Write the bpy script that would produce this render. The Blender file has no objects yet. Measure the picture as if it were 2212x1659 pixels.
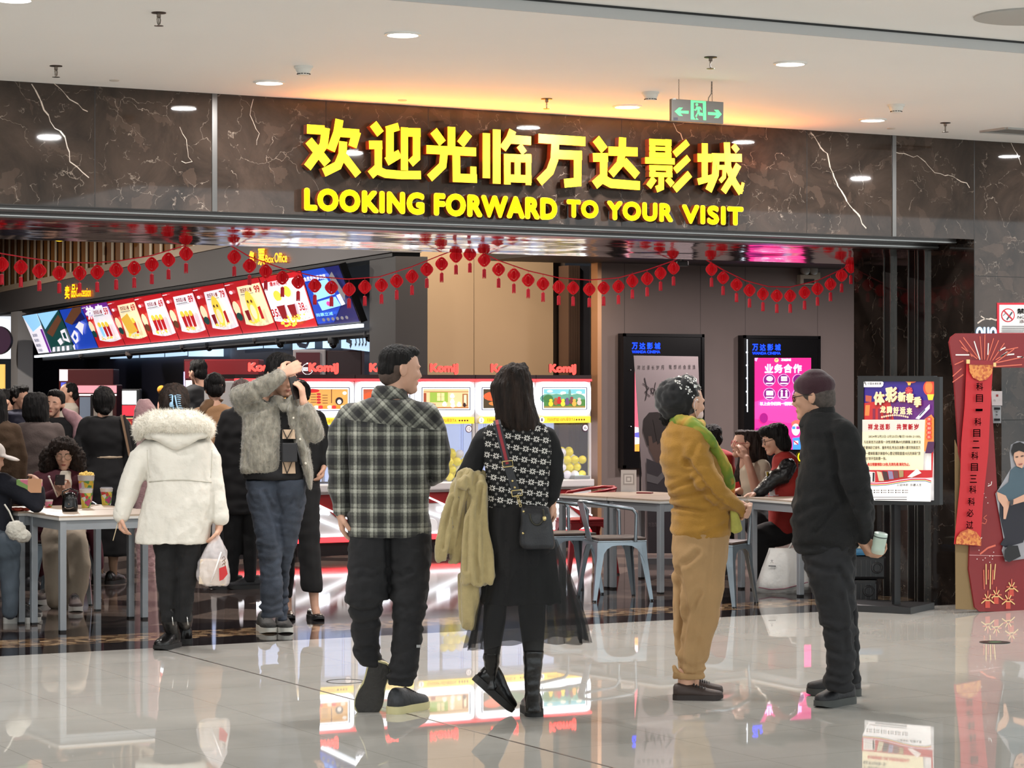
import bpy, bmesh, math, random
from mathutils import Vector, Matrix, noise

# ------------------------------------------------------------------ camera, world, exposure
F, CX, HY, HC = 5300.0, 1106.0, 835.0, 1.55          # focal length in pixels of the 2212 px frame, horizon row, eye height
TH = math.radians(28.8)
ct, st = math.cos(TH), math.sin(TH)
SC = bpy.context.scene
COL = SC.collection
cam = bpy.data.cameras.new('camera')
cam.sensor_width = 36.0
cam.lens = 36.0 * F / 2212.0
cam.shift_y = (HY - 829.5) / 2212.0
cam.clip_end = 200
camo = bpy.data.objects.new('camera', cam)
COL.objects.link(camo)
camo.location = (0, 0, HC)
camo.rotation_euler = (math.pi / 2, 0, -TH)
SC.camera = camo
SC.view_settings.view_transform = 'Standard'
SC.view_settings.look = 'None'
SC.view_settings.gamma = 1
SC.view_settings.use_curve_mapping = False
SC.view_settings.exposure = 0.3
SC.cycles.use_denoising = True
SC.cycles.use_adaptive_sampling = True
SC.cycles.adaptive_threshold = 0.03
SC.cycles.max_bounces = 8
SC.cycles.diffuse_bounces = 3
SC.cycles.glossy_bounces = 4
SC.cycles.transmission_bounces = 6
SC.cycles.transparent_max_bounces = 12
SC.cycles.sample_clamp_indirect = 6
SC.cycles.caustics_reflective = False
SC.cycles.caustics_refractive = False
world = bpy.data.worlds.new('world')
SC.world = world
world.use_nodes = True
world.node_tree.nodes['Background'].inputs[0].default_value = (0.82, 0.9, 0.92, 1)
world.node_tree.nodes['Background'].inputs[1].default_value = 1.5

FY = 13.62            # the front plane of the marble facade (world Y)
FT = 13.77            # where the dark threshold of the hall floor begins
ZC = 3.29             # mall ceiling
ZO = 2.59             # top of the opening


def W(xc, d, z):
    """camera-right offset, depth and height -> world"""
    return Vector((ct * xc + st * d, -st * xc + ct * d, z))


def at(px, py, d):
    return W((px - CX) / F * d, d, HC - (py - HY) / F * d)


def fl(px, py, z=0.0):
    return at(px, py, F * (HC - z) / (py - HY))


def pl(px, py, Y):
    a = (px - CX) / F
    return at(px, py, Y / (ct - st * a))


def flx(px, d, z=0.0):
    return W((px - CX) / F * d, d, z)


# ------------------------------------------------------------------ materials
def lin(c):
    def f(v):
        v /= 255.0
        return v / 12.92 if v <= 0.04045 else ((v + 0.055) / 1.055) ** 2.4
    return (f(c[0]), f(c[1]), f(c[2]), 1.0)


MC = {}


def M(col, rough=0.6, metal=0.0, em=0.0, bump=None, var=None, alpha=None, trans=0.0, spec=0.5, sheen=0.0, stretch=None, ior=1.5):
    key = (tuple(col), rough, metal, em, bump, var, alpha, trans, spec, sheen, stretch, ior)
    if key in MC:
        return MC[key]
    m = bpy.data.materials.new('mat_%d' % len(MC))
    MC[key] = m
    m.use_nodes = True
    nt = m.node_tree
    b = nt.nodes['Principled BSDF']
    c = lin(col)
    b.inputs['Base Color'].default_value = c
    b.inputs['Roughness'].default_value = rough
    b.inputs['Metallic'].default_value = metal
    b.inputs['Specular IOR Level'].default_value = spec
    b.inputs['IOR'].default_value = ior
    if sheen:
        b.inputs['Sheen Weight'].default_value = sheen
    if em:
        b.inputs['Emission Color'].default_value = c
        b.inputs['Emission Strength'].default_value = em
    if trans:
        b.inputs['Transmission Weight'].default_value = trans
    if alpha is not None:
        b.inputs['Alpha'].default_value = alpha
    if bump or var:
        tc = nt.nodes.new('ShaderNodeTexCoord')
        mp = nt.nodes.new('ShaderNodeMapping')
        nt.links.new(tc.outputs['Object'], mp.inputs['Vector'])
        if stretch:
            mp.inputs['Scale'].default_value = stretch
    if bump:
        n = nt.nodes.new('ShaderNodeTexNoise')
        n.inputs['Scale'].default_value = bump[0]
        n.inputs['Detail'].default_value = 3
        nt.links.new(mp.outputs[0], n.inputs['Vector'])
        bp = nt.nodes.new('ShaderNodeBump')
        bp.inputs['Strength'].default_value = bump[1]
        bp.inputs['Distance'].default_value = bump[2] if len(bump) > 2 else 0.01
        nt.links.new(n.outputs['Fac'], bp.inputs['Height'])
        nt.links.new(bp.outputs[0], b.inputs['Normal'])
    if var:
        n2 = nt.nodes.new('ShaderNodeTexNoise')
        n2.inputs['Scale'].default_value = var[0]
        n2.inputs['Detail'].default_value = 4
        nt.links.new(mp.outputs[0], n2.inputs['Vector'])
        r = nt.nodes.new('ShaderNodeValToRGB')
        r.color_ramp.elements[0].position = 0.3
        r.color_ramp.elements[1].position = 0.7
        r.color_ramp.elements[0].color = tuple(v * var[1] for v in c[:3]) + (1,)
        r.color_ramp.elements[1].color = tuple(min(1, v * var[2]) for v in c[:3]) + (1,)
        nt.links.new(n2.outputs['Fac'], r.inputs[0])
        nt.links.new(r.outputs[0], b.inputs['Base Color'])
    return m


class NT:
    """small helper to write node materials"""
    def __init__(s, name):
        s.m = bpy.data.materials.new(name)
        s.m.use_nodes = True
        s.t = s.m.node_tree
        s.b = s.t.nodes['Principled BSDF']

    def n(s, typ, **kw):
        o = s.t.nodes.new('ShaderNode' + typ)
        for k, v in kw.items():
            setattr(o, k, v)
        return o

    def l(s, a, b):
        s.t.links.new(a, b)

    def math(s, op, a, b=None, c=None):
        o = s.n('Math', operation=op)
        for i, v in enumerate((a, b, c)):
            if v is None:
                continue
            if isinstance(v, (int, float)):
                o.inputs[i].default_value = v
            else:
                s.l(v, o.inputs[i])
        return o.outputs[0]

    def mix(s, f, a, b):
        o = s.n('Mix', data_type='RGBA')
        for i, v in ((0, f), (6, a), (7, b)):
            if isinstance(v, (tuple, float, int)):
                o.inputs[i].default_value = v
            else:
                s.l(v, o.inputs[i])
        return o.outputs[2]

    def ramp(s, f, *els):
        o = s.n('ValToRGB')
        e = o.color_ramp.elements
        while len(e) < len(els):
            e.new(0.5)
        for k, (p, c) in enumerate(els):
            e[k].position = p
            e[k].color = c if len(c) == 4 else tuple(c) + (1,)
        s.l(f, o.inputs[0])
        return o.outputs[0]

    def coord(s, kind='Object', scale=None, rot=None, loc=None):
        tc = s.n('TexCoord')
        mp = s.n('Mapping')
        s.l(tc.outputs[kind], mp.inputs['Vector'])
        if scale:
            mp.inputs['Scale'].default_value = scale
        if rot:
            mp.inputs['Rotation'].default_value = rot
        if loc:
            mp.inputs['Location'].default_value = loc
        return mp.outputs[0]

    def noise(s, vec, scale, detail=4, rough=0.5, dist=0.0):
        o = s.n('TexNoise')
        s.l(vec, o.inputs['Vector'])
        o.inputs['Scale'].default_value = scale
        o.inputs['Detail'].default_value = detail
        o.inputs['Roughness'].default_value = rough
        o.inputs['Distortion'].default_value = dist
        return o.outputs['Fac']


def g(v):
    return (v, v, v, 1)


def marble(name, dark, light, vein, rough=0.06, seed=0.0):
    k = NT(name)
    v = k.coord('Object', loc=(seed, seed * 0.7, seed * 1.3))
    n1 = k.noise(v, 2.2, 8, 0.65, 0.8)
    n2 = k.noise(v, 9, 6, 0.6, 1.2)
    base = k.ramp(n1, (0.3, lin(dark)), (0.72, lin(light)))
    vo = k.n('TexVoronoi', feature='DISTANCE_TO_EDGE')
    dv = k.n('VectorMath', operation='ADD')
    cn = k.n('TexNoise')
    k.l(v, cn.inputs['Vector'])
    cn.inputs['Scale'].default_value = 4
    cn.inputs['Detail'].default_value = 6
    k.l(v, dv.inputs[0])
    sc = k.n('VectorMath', operation='SCALE')
    k.l(cn.outputs['Color'], sc.inputs[0])
    sc.inputs['Scale'].default_value = 0.55
    k.l(sc.outputs[0], dv.inputs[1])
    k.l(dv.outputs[0], vo.inputs['Vector'])
    vo.inputs['Scale'].default_value = 3.6
    edge = k.ramp(vo.outputs['Distance'], (0.0, g(.8)), (0.012, g(0)))
    mask = k.ramp(n2, (0.46, g(0)), (0.66, g(.9)))
    f = k.math('MULTIPLY', edge, mask)
    c1 = k.mix(f, base, lin(vein))
    # lighter pebble-like blotches
    vb = k.n('TexVoronoi')
    k.l(dv.outputs[0], vb.inputs['Vector'])
    vb.inputs['Scale'].default_value = 9.0
    blot = k.ramp(vb.outputs['Color'], (0.78, g(0)), (0.8, g(1)))
    f2 = k.math('MULTIPLY', blot, 0.10)
    k.l(k.mix(f2, c1, lin([min(255, x * 1.9) for x in light])), k.b.inputs['Base Color'])
    k.b.inputs['Roughness'].default_value = rough
    return k.m


# ------------------------------------------------------------------ mesh builder
class MB:
    def __init__(s, *mats):
        s.bm = bmesh.new()
        s.mats = list(mats)
        s.mi = 0

    def use(s, m):
        if m not in s.mats:
            s.mats.append(m)
        s.mi = s.mats.index(m)
        return s

    def face(s, vs):
        try:
            f = s.bm.faces.new(vs)
            f.material_index = s.mi
            return f
        except ValueError:
            return None

    def box(s, x0, x1, y0, y1, z0, z1, mat=None, bev=0.0):
        v = [s.bm.verts.new(p) for p in ((x0, y0, z0), (x1, y0, z0), (x1, y1, z0), (x0, y1, z0), (x0, y0, z1), (x1, y0, z1), (x1, y1, z1), (x0, y1, z1))]
        if mat is not None:
            bmesh.ops.transform(s.bm, matrix=mat, verts=v)
        fs = [s.face([v[i] for i in q]) for q in ((3, 2, 1, 0), (4, 5, 6, 7), (0, 1, 5, 4), (1, 2, 6, 5), (2, 3, 7, 6), (3, 0, 4, 7))]
        if bev:
            es = list({e for f in fs for e in f.edges})
            bmesh.ops.bevel(s.bm, geom=es, offset=bev, segments=2, affect='EDGES', profile=0.6)
        return s

    def bar(s, a, b, w, h=None, up=(0, 0, 1)):
        """square bar from a to b"""
        a, b = Vector(a), Vector(b)
        h = w if h is None else h
        z = (b - a)
        L = z.length
        z.normalize()
        x = z.cross(Vector(up))
        if x.length < 1e-4:
            x = Vector((1, 0, 0))
        x.normalize()
        y = z.cross(x)
        mt = Matrix((x, y, z)).transposed().to_4x4()
        mt.translation = a
        return s.box(-w / 2, w / 2, -h / 2, h / 2, 0, L, mt)

    def quad(s, a, b, c, d):
        s.face([s.bm.verts.new(p) for p in (a, b, c, d)])
        return s

    def poly(s, pts):
        s.face([s.bm.verts.new(p) for p in pts])
        return s

    def prism(s, pts, vec):
        vec = Vector(vec)
        a = [s.bm.verts.new(p) for p in pts]
        b = [s.bm.verts.new(Vector(p) + vec) for p in pts]
        s.face(a[::-1])
        s.face(b)
        n = len(a)
        for i in range(n):
            s.face([a[i], a[(i + 1) % n], b[(i + 1) % n], b[i]])
        return s

    def rings(s, rings, cap=True, closed=True):
        vs = [[s.bm.verts.new(p) for p in r] for r in rings]
        n = len(vs[0])
        for a, b in zip(vs, vs[1:]):
            for i in range(n if closed else n - 1):
                s.face([a[i], a[(i + 1) % n], b[(i + 1) % n], b[i]])
        if cap:
            s.face(vs[0][::-1])
            s.face(vs[-1])
        return s

    def tube(s, pts, r, n=8, cap=True):
        pts = [Vector(p) for p in pts]
        rs = r if isinstance(r, (list, tuple)) else [r] * len(pts)
        rings = []
        x = None
        for i, p in enumerate(pts):
            t = (pts[min(i + 1, len(pts) - 1)] - pts[max(i - 1, 0)])
            if t.length < 1e-9:
                t = Vector((0, 0, 1))
            t.normalize()
            if x is None:
                x = t.orthogonal().normalized()
            x = (x - t * x.dot(t))
            if x.length < 1e-6:
                x = t.orthogonal()
            x.normalize()
            y = t.cross(x)
            rings.append([p + (x * math.cos(2 * math.pi * k / n) + y * math.sin(2 * math.pi * k / n)) * rs[i] for k in range(n)])
        return s.rings(rings, cap)

    def lathe(s, prof, n=20, mat=None, cap=True):
        mt = mat or Matrix()
        return s.rings([[mt @ Vector((r * math.cos(2 * math.pi * k / n), r * math.sin(2 * math.pi * k / n), z)) for k in range(n)] for r, z in prof], cap)

    def ball(s, c, r, n=12, m=8, mat=None):
        c = Vector(c)
        rx, ry, rz = r if isinstance(r, (list, tuple, Vector)) else (r, r, r)
        mt = mat or Matrix()
        top = s.bm.verts.new(c + mt @ Vector((0, 0, rz)))
        bot = s.bm.verts.new(c + mt @ Vector((0, 0, -rz)))
        rg = []
        for j in range(1, m):
            a = math.pi * j / m
            rg.append([s.bm.verts.new(c + mt @ Vector((rx * math.sin(a) * math.cos(2 * math.pi * k / n), ry * math.sin(a) * math.sin(2 * math.pi * k / n), rz * math.cos(a)))) for k in range(n)])
        for k in range(n):
            s.face([top, rg[0][k], rg[0][(k + 1) % n]])
            s.face([bot, rg[-1][(k + 1) % n], rg[-1][k]])
        for a, b in zip(rg, rg[1:]):
            for k in range(n):
                s.face([a[k], b[k], b[(k + 1) % n], a[(k + 1) % n]])
        return s

    def addmesh(s, vf, mat):
        vs, fs = vf
        nv = [s.bm.verts.new(mat @ Vector(v)) for v in vs]
        for f in fs:
            s.face([nv[i] for i in f])
        return s

    def build(s, name, parent=None, smooth=False, loc=None, rotz=0.0, origin=None):
        me = bpy.data.meshes.new(name)
        if origin is not None:
            bmesh.ops.translate(s.bm, vec=-Vector(origin), verts=s.bm.verts)
            loc = origin
        bmesh.ops.recalc_face_normals(s.bm, faces=s.bm.faces)
        s.bm.to_mesh(me)
        s.bm.free()
        for m in s.mats:
            me.materials.append(m)
        if smooth:
            if smooth is True:
                me.polygons.foreach_set('use_smooth', [True] * len(me.polygons))
            else:
                me.polygons.foreach_set('use_smooth', [True] * len(me.polygons))
                me.set_sharp_from_angle(angle=math.radians(smooth))
        o = bpy.data.objects.new(name, me)
        COL.objects.link(o)
        if loc is not None:
            o.location = loc
        o.rotation_euler[2] = rotz
        if parent is not None:
            o.parent = parent
        return o


def tag(o, label, cat, group=None):
    o['label'] = label
    o['category'] = cat
    if group:
        o['group'] = group
    return o


def thing(name, label, cat, loc=(0, 0, 0), rotz=0.0, group=None):
    o = bpy.data.objects.new(name, None)
    o.empty_display_size = 0.1
    COL.objects.link(o)
    o.location = loc
    o.rotation_euler[2] = rotz
    return tag(o, label, cat, group)


def struct(o):
    o['kind'] = 'structure'
    return o


def dup(root, loc=None, rotz=None, label=None):
    r = root.copy()
    COL.objects.link(r)
    if loc is not None:
        r.location = loc
    if rotz is not None:
        r.rotation_euler[2] = rotz
    if label:
        r['label'] = label
    for ch in list(root.children):
        c = ch.copy()
        COL.objects.link(c)
        c.parent = r
        for gch in list(ch.children):
            d = gch.copy()
            COL.objects.link(d)
            d.parent = c
    return r


TXT = {}


def text(body, extr=0.0, spacing=1.0):
    """glyph outlines of a string, 1 unit = font size; returns verts, faces, bounds"""
    key = (body, extr, spacing)
    if key in TXT:
        return TXT[key]
    cu = bpy.data.curves.new('t', 'FONT')
    cu.body = body
    cu.size = 1
    cu.extrude = extr
    cu.space_character = spacing
    cu.resolution_u = 4
    ob = bpy.data.objects.new('t', cu)
    COL.objects.link(ob)
    me = bpy.data.meshes.new_from_object(ob.evaluated_get(bpy.context.evaluated_depsgraph_get()))
    vs = [tuple(v.co) for v in me.vertices]
    fs = [tuple(p.vertices) for p in me.polygons]
    bpy.data.objects.remove(ob)
    bpy.data.curves.remove(cu)
    bpy.data.meshes.remove(me)
    xs = [v[0] for v in vs] or [0, 1]
    ys = [v[1] for v in vs] or [0, 1]
    TXT[key] = (vs, fs, (min(xs), max(xs), min(ys), max(ys)))
    return TXT[key]


def textfit(mb, body, o, r, u, w, h, extr=0.0, bold=0.0, spacing=1.0, shear=0.0):
    """fit glyphs of body into the w x h rectangle whose lower-left corner is o (axes r, u)"""
    vs, fs, (x0, x1, y0, y1) = text(body, extr, spacing)
    if not vs:
        return
    r, u = Vector(r).normalized(), Vector(u).normalized()
    n = r.cross(u)
    bx = bold * h
    sx, sy = (w - 2 * bx) / (x1 - x0), (h - 2 * bx) / (y1 - y0)
    offs = [(0, 0)] if not bold else [(math.cos(a * math.pi / 4), math.sin(a * math.pi / 4)) for a in range(8)]
    for ox, oy in offs:
        nv = []
        for v in vs:
            y = (v[1] - y0) * sy
            x = (v[0] - x0) * sx + shear * y
            nv.append(Vector(o) + r * (x + bx + ox * bx) + u * (y + bx + oy * bx) + n * v[2])
        mv = [mb.bm.verts.new(p) for p in nv]
        for f in fs:
            mb.face([mv[i] for i in f])


class Plane:
    """a flat printed or lit surface standing at a real place; art on it is laid down in layers"""
    def __init__(s, org, r, nrm=None, u=(0, 0, 1)):
        s.o = Vector(org)
        s.r = Vector(r).normalized()
        s.u = Vector(u).normalized()
        s.u = (s.u - s.r * s.u.dot(s.r)).normalized()
        s.n = s.r.cross(s.u)          # towards the viewer when r points to the viewer's right
        s.mb = MB()
        s.k = 0
        s.step = 0.0006

    def q(s, px, py):
        """where the sight line of an image point meets the surface -> u, v on it"""
        d = at(px, py, 1.0) - Vector((0, 0, HC))
        t = (s.o - Vector((0, 0, HC))).dot(s.n) / d.dot(s.n)
        p = Vector((0, 0, HC)) + d * t - s.o
        return p.dot(s.r), p.dot(s.u)

    def p(s, u, v, lift=None):
        return s.o + s.r * u + s.u * v + s.n * ((s.k * s.step) if lift is None else lift)

    def layer(s, m):
        s.k += 1
        s.mb.use(m)
        return s

    def poly(s, m, pts, keep=False):
        if not keep:
            s.layer(m)
        else:
            s.mb.use(m)
        s.mb.poly([s.p(*s.q(*a)) for a in pts])
        return s

    def rect(s, m, x0, y0, x1, y1, keep=False):
        return s.poly(m, [(x0, y0), (x1, y0), (x1, y1), (x0, y1)], keep)

    def disc(s, m, cx, cy, rx, ry=None, n=20, keep=False):
        ry = rx if ry is None else ry
        return s.poly(m, [(cx + rx * math.cos(2 * math.pi * k / n), cy + ry * math.sin(2 * math.pi * k / n)) for k in range(n)], keep)

    def line(s, m, pts, w, keep=False):
        if not keep:
            s.layer(m)
        else:
            s.mb.use(m)
        qs = [Vector(s.q(*a)) for a in pts]
        wu = (Vector(s.q(pts[0][0] + 1, pts[0][1])) - qs[0]).length * w / 2
        for a, b in zip(qs, qs[1:]):
            d = (b - a)
            if d.length < 1e-6:
                continue
            d.normalize()
            nn = Vector((-d.y, d.x)) * wu
            s.mb.poly([s.p(*(a + nn)), s.p(*(b + nn)), s.p(*(b - nn)), s.p(*(a - nn))])
        return s

    def text(s, m, body, x0, y0, x1, y1, bold=0.0, keep=False, extr=0.0, spacing=1.0, shear=0.0):
        """x0,y0 upper-left and x1,y1 lower-right in image pixels"""
        if not keep:
            s.layer(m)
        else:
            s.mb.use(m)
        a = s.q(x0, y1)
        b = s.q(x1, y1)
        c = s.q(x0, y0)
        o = s.p(a[0], a[1])
        ax = (s.p(b[0], b[1]) - o)
        textfit(s.mb, body, o, ax, s.p(c[0], c[1]) - o, ax.length, (s.p(c[0], c[1]) - o).length, extr, bold, spacing, shear)
        return s

    def build(s, name, parent=None):
        o = s.mb.build(name, parent)
        s.mb = MB()
        return o


def reparent(o, root):
    """keep the world place of o while making it a part of root"""
    m = Matrix.Translation(root.location) @ Matrix.Rotation(root.rotation_euler[2], 4, 'Z')
    o.parent = root
    o.matrix_parent_inverse = m.inverted()
    return o

# ------------------------------------------------------------------ the room
XJ = 11.217                      # right jamb of the wide opening
XL = -2.0                       # its left end, far outside the frame
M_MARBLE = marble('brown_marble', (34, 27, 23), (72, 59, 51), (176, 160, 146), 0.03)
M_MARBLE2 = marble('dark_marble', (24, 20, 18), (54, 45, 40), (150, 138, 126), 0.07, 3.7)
M_CEIL = M((238, 236, 234), 0.75, var=(0.6, 0.96, 1.0))
M_CEIL2 = M((190, 190, 190), 0.7)
M_BLACK = M((16, 16, 17), 0.5)
M_STEEL = M((150, 146, 143), 0.25, 1.0, bump=(3, 0.4, 0.02))
M_STRIP = M((120, 118, 116), 0.3, 1.0)
M_VEIN = M((205, 190, 176), 0.1)


def floor_mat():
    k = NT('cream_tiles')
    v = k.coord('Object')
    n = k.noise(v, 1.3, 6, 0.6, 0.4)
    n2 = k.noise(v, 22, 3)
    base = k.ramp(n, (0.3, lin((180, 178, 172))), (0.7, lin((197, 194, 187))))
    base = k.mix(k.math('MULTIPLY', n2, 0.10), base, lin((170, 160, 146)))
    sx = k.n('SeparateXYZ')
    k.l(v, sx.inputs[0])
    T = 0.667

    def joint(o, off):
        f = k.math('FRACT', k.math('DIVIDE', k.math('ADD', o, off), T))
        return k.math('LESS_THAN', f, 0.0035 / T)
    jx = joint(sx.outputs[0], 100 * T - 5.165)
    jy = joint(sx.outputs[1], 100 * T - FT)
    j = k.math('MAXIMUM', jx, jy)
    k.l(k.mix(k.math('MULTIPLY', j, 0.45), base, lin((96, 88, 78))), k.b.inputs['Base Color'])
    k.b.inputs['Roughness'].default_value = 0.018
    k.b.inputs['IOR'].default_value = 1.55
    return k.m


def hall_floor_mat():
    k = NT('hall_floor')
    v = k.coord('Object')
    n = k.noise(v, 1.5, 5, 0.6)
    base = k.ramp(n, (0.3, lin((92, 80, 74))), (0.7, lin((116, 102, 94))))
    rot = k.coord('Object', rot=(0, 0, math.pi / 4))
    ch = k.n('TexBrick')
    k.l(rot, ch.inputs['Vector'])
    ch.inputs['Scale'].default_value = 1.0
    ch.offset = 0.0
    ch.inputs['Brick Width'].default_value = 1.15
    ch.inputs['Row Height'].default_value = 1.15
    ch.inputs['Mortar Size'].default_value = 0.2
    ch.inputs['Mortar Smooth'].default_value = 0.0
    ch.inputs['Bias'].default_value = -1
    f = k.math('MULTIPLY', ch.outputs['Fac'], 0.85)
    k.l(k.mix(f, base, lin((38, 31, 31))), k.b.inputs['Base Color'])
    k.b.inputs['Roughness'].default_value = 0.06
    return k.m


def mosaic_mat():
    k = NT('mosaic_band')
    v = k.coord('Object')
    vo = k.n('TexVoronoi')
    k.l(v, vo.inputs['Vector'])
    vo.inputs['Scale'].default_value = 16
    c = k.ramp(vo.outputs['Color'], (0.2, lin((44, 32, 28))), (0.45, lin((120, 92, 66))), (0.7, lin((178, 150, 116))), (0.9, lin((70, 46, 36))))
    k.l(c, k.b.inputs['Base Color'])
    k.b.inputs['Roughness'].default_value = 0.07
    return k.m


# floors
m = MB(floor_mat())
m.quad((-14, -6, 0), (24, -6, 0), (24, FT, 0), (-14, FT, 0))
struct(m.build('floor'))
m = MB(M((34, 28, 29), 0.06, var=(2.5, 0.7, 1.5)), mosaic_mat(), hall_floor_mat())
m.quad((-14, FT, 0), (XJ, FT, 0), (XJ, FT + 0.42, 0), (-14, FT + 0.42, 0))
m.quad((-14, FT + 0.86, 0), (XJ, FT + 0.86, 0), (XJ, FT + 1.3, 0), (-14, FT + 1.3, 0))
m.mi = 1
m.quad((-14, FT + 0.42, 0), (XJ, FT + 0.42, 0), (XJ, FT + 0.86, 0), (-14, FT + 0.86, 0))
m.mi = 2
m.quad((-14, FT + 1.3, 0), (18, FT + 1.3, 0), (18, 56, 0), (-14, 56, 0))
struct(m.build('floor_hall'))
m = MB(M((52, 46, 42), 0.4))
m.box(5.159, 5.171, -6, FT, 0.0, 0.0008)
struct(m.build('floor_joint'))

# mall ceiling, its small step and shadow gap
m = MB(M_CEIL, M_CEIL2, M_BLACK)
YS = 9.95
m.box(-14, 24, YS, FY + 0.1, ZC, ZC + 0.3)
m.mi = 1
m.box(-14, 24, YS - 0.012, YS, ZC, ZC + 0.05)
m.mi = 2
m.box(-14, 24, YS - 0.02, YS - 0.008, ZC + 0.05, ZC + 0.062)
m.mi = 0
m.box(-14, 7.6, -1.5, YS - 0.012, ZC + 0.06, ZC + 0.3)
m.box(7.6, 24, 6.4, YS - 0.012, ZC + 0.06, ZC + 0.3)
struct(m.build('ceiling'))

# marble front above the opening, right wall with the jamb, left wall outside the frame
m = MB(M_MARBLE)
m.box(XL, XJ, FY, FY + 0.12, ZO, ZC)
struct(m.build('wall_front'))
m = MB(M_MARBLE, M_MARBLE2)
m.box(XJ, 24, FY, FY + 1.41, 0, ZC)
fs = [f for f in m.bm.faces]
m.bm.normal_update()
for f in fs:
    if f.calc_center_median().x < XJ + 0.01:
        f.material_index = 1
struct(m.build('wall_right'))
m = MB(M_MARBLE)
m.box(-14, XL, FY, FY + 1.41, 0, ZC)
struct(m.build('wall_left'))

# stone joints, steel cover strips and white veins of the front
m = MB(M((22, 18, 16), 0.5))
for px in (205, 704, 925, 1343, 1743):
    X = pl(px, 300, FY).x
    m.box(X - 0.0025, X + 0.0025, FY - 0.0006, FY, ZO, ZC)
m.box(XJ - 0.004, XJ + 0.002, FY - 0.0006, FY, 0, ZC)
for z in (1.31, 1.93, 2.33):
    m.box(XJ, 24, FY - 0.0006, FY, z, z + 0.004)
struct(m.build('trim_1'))
m = MB(M_STRIP)
for px in (463, 1931):
    X = pl(px, 300, FY).x
    m.box(X - 0.016, X + 0.016, FY - 0.006, FY, ZO, ZC - 0.002)
struct(m.build('trim_2'))
random.seed(3)
m = MB(M_VEIN)


def vein(pts, w=0.008):
    P = [pl(x, y, FY) for x, y in pts]
    q = []
    for a, b in zip(P, P[1:]):
        n = max(2, int((b - a).length / 0.035))
        for i in range(n):
            p = a.lerp(b, i / n)
            q.append(Vector((p.x + random.uniform(-1, 1) * 0.010, FY - 0.0008, p.z + random.uniform(-1, 1) * 0.012)))
    for i, (a, b) in enumerate(zip(q, q[1:])):
        t = (b - a).normalized()
        nn = Vector((-t.z, 0, t.x)) * w * 0.5 * random.uniform(0.4, 1.2)
        m.quad(a - nn, b - nn, b + nn, a + nn)


vein([(70, 182), (92, 222), (106, 262), (140, 298), (152, 345), (176, 375), (205, 400)])
vein([(112, 178), (140, 208), (178, 238), (205, 250)], 0.005)
vein([(1752, 285), (1785, 335), (1812, 405), (1835, 445), (1858, 470), (1874, 505)], 0.011)
vein([(1935, 328), (1990, 340), (2020, 372), (2068, 384), (2105, 411)], 0.005)
vein([(2184, 312), (2212, 365)], 0.006)
vein([(2110, 695), (2135, 690), (2160, 690), (2180, 684)], 0.012)
vein([(2120, 683), (2136, 692)], 0.008)
vein([(1452, 268), (1478, 303), (1490, 322)], 0.006)
vein([(395, 345), (412, 352), (402, 300), (385, 262)], 0.003)
vein([(545, 215), (540, 250), (560, 290), (552, 330)], 0.003)
struct(m.build('trim_3'))

# steel soffit of the opening, shutter rails with rivets, jamb tracks
k = NT('wavy_steel')
v = k.coord('Object', scale=(1.0, 2.2, 1))
n1 = k.noise(v, 1.6, 2, 0.4)
bp = k.n('Bump')
bp.inputs['Strength'].default_value = 0.55
bp.inputs['Distance'].default_value = 0.02
k.l(n1, bp.inputs['Height'])
k.l(bp.outputs[0], k.b.inputs['Normal'])
k.b.inputs['Base Color'].default_value = lin((148, 140, 140))
k.b.inputs['Metallic'].default_value = 1.0
k.b.inputs['Roughness'].default_value = 0.09
m = MB(k.m)
m.prism([(XL, FY + 0.52, 2.545), (XL, FY + 1.41, 2.475), (XL, FY + 1.41, 2.60), (XL, FY + 0.52, 2.60)], (XJ - XL, 0, 0))
struct(m.build('trim_4'))
m = MB(M((88, 84, 82), 0.3, 1.0), M((170, 168, 165), 0.25, 1.0))
m.box(XL, XJ - 0.05, FY + 0.14, FY + 0.30, 2.565, 2.62)
m.box(XL, XJ - 0.05, FY + 0.34, FY + 0.52, 2.535, 2.61)
m.mi = 1
m.box(XL, XJ - 0.05, FY + 0.134, FY + 0.14, 2.570, 2.576)
m.box(XL, XJ - 0.05, FY + 0.334, FY + 0.34, 2.545, 2.552)
x = 3.6
while x < XJ - 0.2:
    m.ball((x, FY + 0.136, 2.598), 0.006, 6, 4)
    m.ball((x + 0.1, FY + 0.336, 2.575), 0.006, 6, 4)
    x += 0.21
struct(m.build('trim_5'))
m = MB(M((60, 58, 57), 0.3, 1.0), M((185, 183, 178), 0.25, 1.0))
for y in (0.53, 0.64, 0.93):
    Y = FY + y
    m.mi = 0
    m.box(XJ - 0.025, XJ, Y, Y + 0.075, 0, ZO - 0.03)
    m.mi = 1
    m.box(XJ - 0.03, XJ, Y - 0.008, Y, 0, ZO - 0.03)
    m.box(XJ - 0.03, XJ, Y + 0.075, Y + 0.083, 0, ZO - 0.03)
struct(m.build('trim_6'))

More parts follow.
